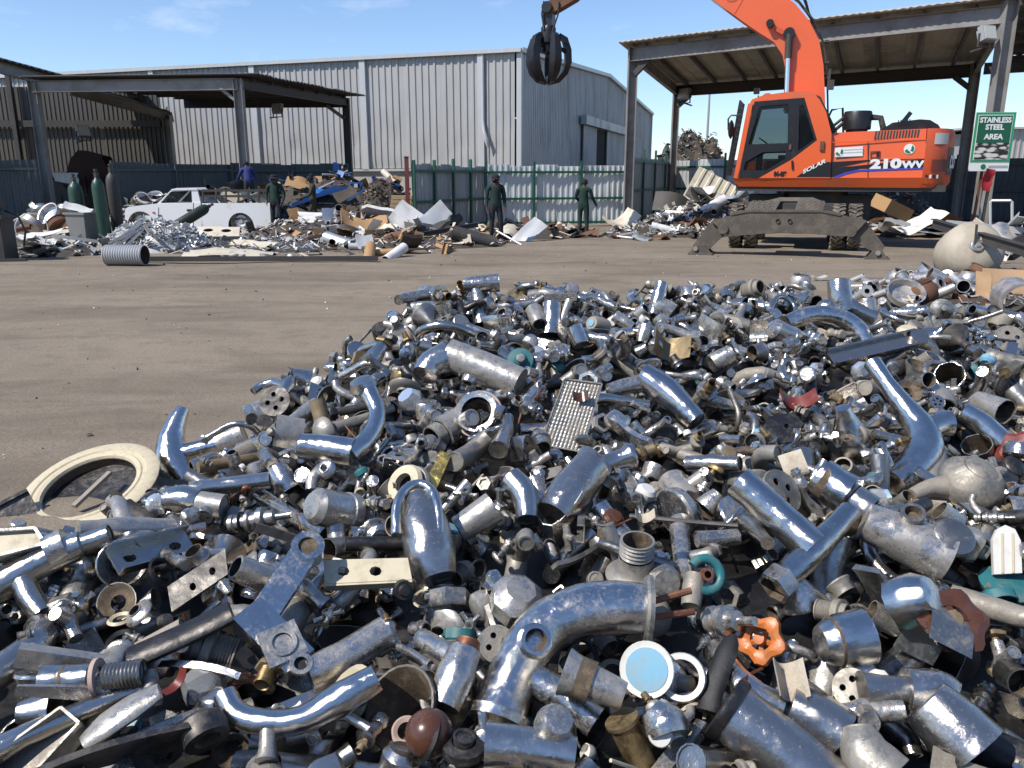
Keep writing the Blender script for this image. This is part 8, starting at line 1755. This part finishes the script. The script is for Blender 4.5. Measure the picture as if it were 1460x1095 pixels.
S = Spot(170, 1025, .06); a = MB(); P = S.path([(118, 1060), (150, 1035), (190, 1008), (228, 985)]); a.tube(P, spread_r([14 * S.u, 26 * S.u, 26 * S.u, 16 * S.u], len(P)), 14, 0, squash=[.45] * len(P)); SPH += [(S.o + q, 24 * S.u) for q in P]; b = MB(); c2 = MB(); crumple(c2, 40 * S.u, 12 * S.u, 6, 3, .4, .006, .002, 4); M = S.frame(258, 980, None, 14) @ Matrix.Rotation(R(60), 4, 'Z'); b.add([M @ Vector(q) for q in c2.v], c2.f); done(S, 'paddle_lever', [('paddle_lever', a, ['worn']), ('red_tag', b, ['red'])], 'long chrome paddle lever with a red scrap at its tip, lower left', 'lever'); lmk('the long paddle lever', S.o)
S = Spot(490, 630, .06); a = MB(); limb(a, S, [(430, 636), (468, 640), (505, 646)], [18, 20, 21], open0=True); limb(a, S, [(500, 648), (528, 622), (538, 588), (526, 560)], [18, 13, 12, 14]); b = MB(); b.lathe([(0, 17 * S.u), (16 * S.u, 12 * S.u), (21 * S.u, 0), (16 * S.u, -9 * S.u), (0, -12 * S.u)], 20, 0, S.frame(518, 552, Vector((-.3, -.2, .9)))); SPH.append((S.o + S.p(518, 552), 20 * S.u)); done(S, 'ball_top_tap', [('ball_top_tap', a, ['mirror', 'inside']), ('ball', b, ['chrome'])], 'chrome tap with a curving neck and ball top, upper left of the heap', 'tap'); lmk('the ball topped tap', S.o)
S = Spot(252, 640, .06, (0, -.8, .6)); a = MB(); limb(a, S, [(262, 582), (246, 618), (246, 655), (268, 692)], [9, 17, 24, 19], open1=True); limb(a, S, [(250, 650), (290, 640), (322, 632)], [14, 14, 17]); b = MB(); limb(b, S, [(312, 634), (348, 620)], [20, 21], open1=True); done(S, 'necked_tap', [('necked_tap', a, ['mirror', 'inside']), ('sleeve', b, ['worn', 'inside'])], 'tall necked chrome tap on the left flank beside the cream ring', 'tap'); lmk('the tall necked tap', S.o)
S = Spot(275, 716, .06, (0, -.7, .7)); a = MB(); limb(a, S, [(236, 712), (258, 712), (284, 716)], [15, 21, 18]); b = MB(); limb(b, S, [(284, 717), (318, 722)], [17, 17], open1=True); done(S, 'bulb_tap', [('bulb_tap', a, ['chrome']), ('end_tube', b, ['worn', 'inside'])], 'bulb shaped chrome tap pointing right, below the tall necked tap', 'tap')
S = Spot(78, 800, .06); a = MB(); limb(a, S, [(-10, 842), (30, 818), (70, 796), (118, 776)], [22, 22, 21, 20]); b = MB(); limb(b, S, [(72, 790, 4), (98, 778, 4)], [25, 25]); c = MB(); limb(c, S, [(118, 776), (156, 764)], [15, 17], open1=True); limb(a, S, [(28, 820), (42, 850), (62, 878)], [16, 16, 15]); done(S, 'branched_pipe', [('branched_pipe', a, ['chrome']), ('collar', b, ['chrome']), ('end_piece', c, ['worn', 'inside'])], 'bluish chrome pipe with collar and downward branch at the left edge', 'pipe'); lmk('the bluish branched pipe', S.o)
S = Spot(1205, 912, .07); a = MB(); limb(a, S, [(1170, 918), (1195, 914), (1232, 908)], [24, 36, 39], open1=True); done(S, 'open_cup', [('open_cup', a, ['mirror', 'inside'])], 'large open chrome cup with dark mouth facing right', 'cup'); lmk('the large open cup', S.o)
S = Spot(1300, 855, .07); a = MB(); u = S.u; a.lathe([(0, 34 * u), (24 * u, 30 * u), (34 * u, 14 * u), (38 * u, -20 * u), (34 * u, -22 * u), (30 * u, 10 * u), (0, 20 * u)], 10, 0, S.frame(1300, 855, Vector((.5, -.5, .6)))); SPH.append((S.o, 36 * u)); done(S, 'fluted_dome', [('fluted_dome', a, ['mirror'])], 'polished ten sided chrome dome above the large open cup', 'tap grip'); lmk('the ten sided dome', S.o)
S = Spot(1358, 1045, .06); a = MB(); limb(a, S, [(1320, 1000), (1355, 1035), (1390, 1072)], [38, 46, 50], 0, 0, 28, open0=True); done(S, 'ribbed_shell', [('ribbed_shell', a, ['worn', 'inside'])], 'broad dull chrome cylinder shell in the bottom right corner', 'shell'); lmk('the broad cylinder shell', S.o)
S = Spot(1168, 1025, .06); a = MB(); limb(a, S, [(1125, 1005), (1165, 1025), (1200, 1050)], [28, 36, 38], 0, 0, 9, open1=False); done(S, 'faceted_cylinder', [('faceted_cylinder', a, ['worn'])], 'nine sided chrome cylinder lying right of the widest pipe', 'cylinder')
S = Spot(1240, 1075, .06); a = MB(); limb(a, S, [(1225, 1040), (1235, 1075), (1262, 1110)], [22, 36, 42], open0=True); done(S, 'dusty_bell', [('dusty_bell', a, ['dull', 'inside'])], 'dull bell shaped casting at the bottom edge, right', 'casting')
S = Spot(1120, 980, .08); a = MB(); c2 = MB(); crumple(c2, 40 * S.u, 50 * S.u, 8, 8, .8, .018, .006, 21); M = S.frame(1115, 980, None, 6); a.add([M @ Vector(q) for q in c2.v], c2.f); SPH.append((S.o, 24 * S.u)); done(S, 'cloth_tuft', [('cloth_tuft', a, ['rag'])], 'crumpled beige cloth tuft beside the orange handwheel', 'rag')
S = Spot(590, 690, .06); a = MB(); M = S.frame(578, 690, Vector((-.5, -.6, .6))); u = S.u
a.lathe([(14 * u, 6 * u), (26 * u, 6 * u), (29 * u, 0), (26 * u, -6 * u), (14 * u, -5 * u), (14 * u, 6 * u)], 26, 0, M); b = MB(); b.lathe([(20 * u, -8 * u), (30 * u, -8 * u), (32 * u, -13 * u), (30 * u, -18 * u), (20 * u, -18 * u)], 26, 0, M); SPH.append((S.o, 30 * u)); done(S, 'stacked_flange', [('stacked_flange', a, ['cream']), ('second_ring', b, ['dull'])], 'stacked cream and grey flange rings above the looped handpiece', 'flange')
S = Spot(688, 596, .07, (-.2, -.8, .55)); a = MB(); M = S.frame(680, 588); u = S.u; a.lathe([(22 * u, 4 * u), (30 * u, 6 * u), (32 * u, 0), (28 * u, -8 * u), (16 * u, -26 * u), (14 * u, -26 * u), (20 * u, -4 * u)], 26, 0, M, None, [0, 0, 0, 0, 0, 1]); b = MB(); b.lathe([(30 * u, -6 * u), (35 * u, -6 * u), (36 * u, -11 * u), (30 * u, -13 * u)], 26, 0, M); SPH.append((S.o, 32 * u)); done(S, 'basket_waste', [('basket_waste', a, ['chrome', 'inside']), ('pink_gasket', b, ['rubber_pink'])], 'open chrome basket waste with pink gasket left of the dimpled steel box', 'waste fitting'); lmk('the basket waste', S.o)
S = Spot(700, 525, .07); a = MB(); limb(a, S, [(640, 508), (690, 526), (742, 548)], [24, 23, 22], 0, 2); b = MB(); limb(b, S, [(640, 510), (615, 522), (606, 535)], [25, 22, 18]); done(S, 'frosted_barrel', [('frosted_barrel', a, ['worn']), ('hooked_head', b, ['chrome'])], 'stout frosted chrome barrel with a hooked head, upper middle', 'tap'); lmk('the frosted barrel', S.o)
S = Spot(960, 575, .07); a = MB(); limb(a, S, [(915, 538), (950, 560), (992, 602)], [20, 21, 16], 0, 2, open1=True); b = MB(); limb(b, S, [(925, 545), (895, 550), (868, 558)], [14, 12, 11]); done(S, 'elbowed_tap', [('elbowed_tap', a, ['mirror', 'inside']), ('side_arm', b, ['worn'])], 'elbowed chrome tap right of the dimpled steel box', 'tap')
S = Spot(820, 690, .07); a = MB(); limb(a, S, [(846, 662), (815, 700), (790, 735)], [26, 30, 26], 0, 0); b = MB(); M = S.frame(850, 656, Vector((.55, -.1, .7))); b.lathe([(0, 4 * S.u), (26 * S.u, 3 * S.u), (28 * S.u, 0), (28 * S.u, -8 * S.u)], 24, 0, M); done(S, 'stout_grip', [('stout_grip', a, ['worn']), ('mirror_cap', b, ['chrome'])], 'stout chrome barrel with mirror cap below the dimpled steel box', 'tap grip'); lmk('the mirror capped barrel', S.o)
S = Spot(740, 705, .06); a = MB(); limb(a, S, [(728, 682), (748, 706), (752, 740)], [18, 20, 15], open0=True, open1=True); done(S, 'bent_elbow', [('bent_elbow', a, ['chrome', 'inside'])], 'short bent chrome elbow left of the mirror capped barrel', 'elbow')
S = Spot(640, 975, .06); a = MB(); limb(a, S, [(664, 925), (650, 962), (632, 1008)], [22, 28, 24]); b = MB(); limb(b, S, [(668, 915), (664, 930)], [17, 20], open0=True); done(S, 'copper_mouthed_tap', [('copper_mouthed_tap', a, ['chrome']), ('copper_mouth', b, ['copper', 'copper'])], 'chrome tap body with a coppery mouth left of the big bath mixer', 'tap')
S = Spot(800, 1060, .06); a = MB(); limb(a, S, [(692, 1062), (750, 1066), (820, 1078)], [30, 28, 26]); b = MB(); b.lathe([(0, 30 * S.u), (20 * S.u, 24 * S.u), (29 * S.u, 6 * S.u), (28 * S.u, -10 * S.u), (0, -26 * S.u)], 22, 0, S.frame(790, 1038, Vector((.2, -.5, .8)), 10)); SPH.append((S.o + S.p(790, 1038), 28 * S.u)); done(S, 'low_mixer', [('low_mixer', a, ['chrome']), ('round_knob', b, ['worn'])], 'chrome mixer bar with a round worn knob at the bottom edge, centre', 'tap')
S = Spot(950, 1035, .06); a = MB(); limb(a, S, [(930, 1010), (948, 1032), (955, 1050)], [20, 32, 28], 0, 0, 12); b = MB(); M = S.frame(940, 1050, Vector((-.3, -.8, .4)), 8); b.lathe([(0, 4 * S.u), (15 * S.u, 3 * S.u), (17 * S.u, 0), (17 * S.u, -20 * S.u)], 20, 0, M); done(S, 'button_grip', [('button_grip', a, ['chrome']), ('white_button', b, ['white'])], 'chrome grip with a round white button, bottom right of centre', 'tap grip')
S = Spot(1395, 610, .07); a = MB(); limb(a, S, [(1372, 588), (1400, 606), (1440, 640)], [16, 17, 15], open0=True); done(S, 'aerator_spout', [('aerator_spout', a, ['mirror', 'inside'])], 'straight chrome spout with round aerator at the right edge', 'spout'); lmk('the aerator spout', S.o)
S = Spot(1445, 640, .05); a = MB(); M = S.frame(1450, 640, Vector((-.5, -.6, .5))); u = S.u; a.lathe([(8 * u, 3 * u), (20 * u, 5 * u), (26 * u, 0), (20 * u, -5 * u), (8 * u, -3 * u), (8 * u, 3 * u)], 24, 0, M, lambda q, i: 1 + (.15 * math.cos(q * 5) if 1 <= i <= 3 else 0)); SPH.append((S.o, 24 * u)); done(S, 'red_handwheel', [('red_handwheel', a, ['red'])], 'dark red valve handwheel at the right edge of the heap', 'handwheel')
# rusty panel and lined tray that stick out of the heap at the left frame edge
S = Spot(12, 728, .10, (.25, -.75, .6)); a = MB(); plate(a, [(-60, 775), (-60, 752), (40, 700), (64, 742), (20, 770)], [], 0, 3, lambda x, y, t_: S.p(x, y, t_)); a.bar(S.p(-60, 752, 4), S.p(40, 700, 4), 5 * S.u, 6 * S.u, up=S.n); SPH += [(S.o + S.p(x, y), 16 * S.u) for x, y in ((0, 745), (25, 725))]; done(S, 'rusty_panel', [('rusty_panel', a, ['dark'])], 'dark rusty steel panel with a bright edge beneath the large cream ring', 'panel')
S = Spot(20, 775, .12, (.1, -.6, .8)); a = MB(); q = [S.p(*z) for z in ((-40, 762), (52, 756), (66, 778), (-40, 806))]; a.add(q + [z - S.n * .012 for z in q], [(0, 3, 2, 1), (4, 5, 6, 7), (0, 1, 5, 4), (1, 2, 6, 5), (2, 3, 7, 6), (3, 0, 4, 7)]); b = MB()
for i in range(4): e, f = q[i], q[(i + 1) % 4]; b.bar(e + S.n * .004, f + S.n * .004, 4 * S.u, 9 * S.u, up=S.n)
SPH += [(S.o + S.p(x, 776), 16 * S.u) for x in (5, 25, 45)]; done(S, 'lined_tray', [('lined_tray', a, ['cream']), ('rim', b, ['dull'])], 'shallow beige lined tray at the left frame edge below the cream ring', 'tray')
# ------------------------------------------------------------------ heaping: each fitting is dropped in a few ways and kept where it lies lowest
import numpy as np
NR = np.random.default_rng(11); HR = random.Random(7)
CELL, X0, Y0 = .008, -1.9, .15
GX, GY = int(5.0 / CELL), int(3.7 / CELL)
TARGET = np.array([[heap_z(X0 + i * CELL * 6, Y0 + j * CELL * 6) for j in range(GY // 6 + 2)] for i in range(GX // 6 + 2)])
TARGET = np.repeat(np.repeat(TARGET, 6, 0), 6, 1)[:GX, :GY]
HM = TARGET - .10
SPC = np.array([tuple(p) for p, r in SPH]); SRAD = np.array([float(r) for p, r in SPH])
def np_proj(P):
    x, y, z = P[..., 0], P[..., 1], P[..., 2] - CAMZ; f = y * CP - z * SP
    return 730 + FPX * x / f, 547.5 - FPX * (y * SP + z * CP) / f, f
SX, SY, SF = np_proj(SPC); SPX = SRAD * FPX / SF
CLOUD = {}
def cloud(k, v):
    if (k, v) not in CLOUD:
        A, B_, C_ = [], [], []
        for n, me, mats in lib(k, v):
            co = [vv.co[:] for vv in me.vertices]
            for p in me.polygons:
                q = p.vertices
                for t in range(1, len(q) - 1): A.append(co[q[0]]); B_.append(co[q[t]]); C_.append(co[q[t + 1]])
        A, B_, C_ = np.array(A), np.array(B_), np.array(C_); w = np.linalg.norm(np.cross(B_ - A, C_ - A), axis=1); i = NR.choice(len(A), 520, p=w / w.sum()); r1, r2 = np.sqrt(NR.random((520, 1))), NR.random((520, 1))
        CLOUD[k, v] = A[i] * (1 - r1) + B_[i] * r1 * (1 - r2) + C_[i] * r1 * r2
    return CLOUD[k, v]
def in_view(x, y, z, m=.26):
    px, py, f = project((x, y, z)); q = m * FPX / max(f, .2); return f > .3 and -q * 1.6 < px < 1460 + q * 1.6 and py < 1095 + q * 1.5
_k = list(KINDS); _w = [KINDS[k][2] for k in _k]; LAID = []
def heap_up(limit, kinds, weights, scales, gap, tries, far=9.0):
  misses = 0
  while len(LAID) < limit and misses < tries:
      best = None
      for _t in range(7):
          i, j = HR.randrange(12, GX - 12), HR.randrange(6, GY - 12); x, y = X0 + i * CELL, Y0 + j * CELL
          d = TARGET[i, j] - HM[i, j]
          if TARGET[i, j] <= .12 or y > far or not in_view(x, y, TARGET[i, j]): continue
          if best is None or d > best[0]: best = (d, x, y)
      if best is None or best[0] < gap: misses += 1; continue
      d, x, y = best; k = HR.choices(kinds, weights)[0]; v = HR.randrange(KINDS[k][4]); s = HR.choice(scales) * (.92 if y > 1.6 else 1.0); pts = cloud(k, v) * s; lay = None
      for _t in range(4):
          q = Quaternion((HR.gauss(0, 1), HR.gauss(0, 1), HR.gauss(0, 1), HR.gauss(0, 1))).normalized(); P = pts @ np.array(q.to_matrix()).T
          ci = np.clip(((P[:, 0] + x - X0) / CELL).astype(int), 0, GX - 1); cj = np.clip(((P[:, 1] + y - Y0) / CELL).astype(int), 0, GY - 1)
          z = np.percentile(HM[ci, cj] - P[:, 2], 98.5) - .006; top = z + np.percentile(P[:, 2], 90) - TARGET[np.clip(int((x - X0) / CELL), 0, GX - 1), np.clip(int((y - Y0) / CELL), 0, GY - 1)]
          if lay is None or top < lay[0]: lay = (top, z, q, P, ci, cj)
      top, z, q, P, ci, cj = lay
      if top > .05: misses += 1; continue
      W = P[::6] + np.array((x, y, z)); px, py, f = np_proj(W)
      dist = np.linalg.norm(W[:, None, :] - SPC[None], axis=2)
      hide = (np.hypot(px[:, None] - SX[None], py[:, None] - SY[None]) < SPX[None] * .6) & (f[:, None] < SF[None] - SRAD[None] * .3)
      if (dist < SRAD[None] * .75).any(1).sum() > 6 or hide.any(1).sum() > 7:
          misses += .2; np.maximum.at(HM, (ci, cj), HM[ci, cj] + .006); continue
      np.maximum.at(HM, (ci, cj), P[:, 2] + z); LAID.append((k, v, s, Vector((x, y, z)), q, W, ci[::6], cj[::6]))
heap_up(3000, _k, _w, (.7, .8, .9, 1.0, 1.12, 1.25, 1.45), .012, 900)
_s = ['hex_nut', 'threaded_nipple', 'rubber_washer', 'plastic_cap', 'ringed_spindle', 'wall_flange', 'tap_grip', 'cross_grip', 'angle_valve', 'waste_strainer', 'cup_shell', 'cone_shell', 'thin_rod', 'tee_valve', 'short_pipe', 'pillar_tap']
heap_up(len(LAID) + 620, _s, [1] * len(_s), (.5, .58, .66, .75), .022, 900, 2.0)
print('laid', len(LAID))
tag(heap_core(.10).build('heap_core', PM['dark']), 'smooth dark core under the heap of taps, standing in for shaded gaps', 'scrap heap', kind='stuff')  # core coloured dark so the gaps between fittings read as deep shade
GROUPS = {'tap': 'loose taps in the heap', 'spout': 'loose spouts in the heap', 'shower head': 'shower heads in the heap', 'flange': 'wall flanges in the heap', 'tap grip': 'tap grips in the heap', 'lever': 'loose levers in the heap', 'nut': 'hexagon nuts in the heap', 'pipe fitting': 'threaded fittings in the heap', 'chrome shell': 'hollow chrome shells in the heap', 'drain strainer': 'waste strainers in the heap', 'valve': 'valve bodies in the heap', 'washer': 'rubber washers in the heap'}
PILE = []
for i, (k, v, sc, p, q, W, ci, cj) in enumerate(LAID):
    if (W[:, 2] > HM[ci, cj] - .018).sum() < 5: continue              # buried under the rest
    o, look = spawn(k, v, Matrix.LocRotScale(p, q, Vector((sc, sc, sc))), i); o['category'] = KINDS[k][1]; o['group'] = GROUPS.get(KINDS[k][1], 'small odd pieces in the heap'); PILE.append((o, look))
# ------------------------------------------------------------------ labels: what each piece looks like and what it lies beside
ORD = ['', 'second ', 'third ', 'fourth ', 'fifth ', 'sixth ', 'seventh ', 'eighth ', 'ninth ', 'tenth ']
def centre(o):
    if o.data is not None and len(o.data.vertices): 
        vs = list(o.data.vertices); vs = vs[::max(1, len(vs) // 24)]; return o.matrix_world @ (sum((v.co for v in vs), Vector()) / len(vs))
    return o.matrix_world.translation
def way(a, b):
    """where b stands seen from a, along the ground as one looks across the yard"""
    dx, dy = b[0] - a[0], a[1] - b[1]
    h = 'right of' if dx > 0 else 'left of'; w = 'behind' if dy > 0 else 'in front of'
    if abs(dx) > 2.2 * abs(dy): return h
    if abs(dy) > 2.2 * abs(dx): return w
    return w.replace('in front of', 'before') + ' and ' + h
def label_all(items, marks):
    bpy.context.view_layer.update()
    pos = [project(centre(o))[:2] for o, l in items]; mk = [(n, project(p)[:2]) for n, p in marks]; by = {}
    for i, (o, l) in enumerate(items): by.setdefault(l, []).append(i)
    used = {}
    for l, idx in by.items():
        for i in idx:
            P = pos[i]; near = sorted(mk, key=lambda m: math.hypot(m[1][0] - P[0], m[1][1] - P[1]))[:7]; best = None
            for n, q in near:
                w = way(q, P); d = math.hypot(q[0] - P[0], q[1] - P[1])
                r = sum(1 for j in idx if j != i and way(q, pos[j]) == w and math.hypot(q[0] - pos[j][0], q[1] - pos[j][1]) < d)
                t = l + ', ' + (ORD[int(min(r, 9))] + w + ' ' + n if r else 'nearest ' + w + ' ' + n if len(idx) > 1 else w + ' ' + n)
                if len(t.split()) > 16: continue
                key = (r > 9, t in used, r * 60 + d)
                if best is None or key < best[0]: best = (key, t)
            t = best[1] if best else l + ', ' + way(near[0][1], P) + ' ' + near[0][0]
            used[t] = 1; items[i][0]['label'] = t
N_YARD = [m for m in LANDMARK if m[1].y > 6]; N_HEAP = [m for m in LANDMARK if m[1].y <= 6]
label_all(REG, N_YARD)
label_all(PILE, N_HEAP)
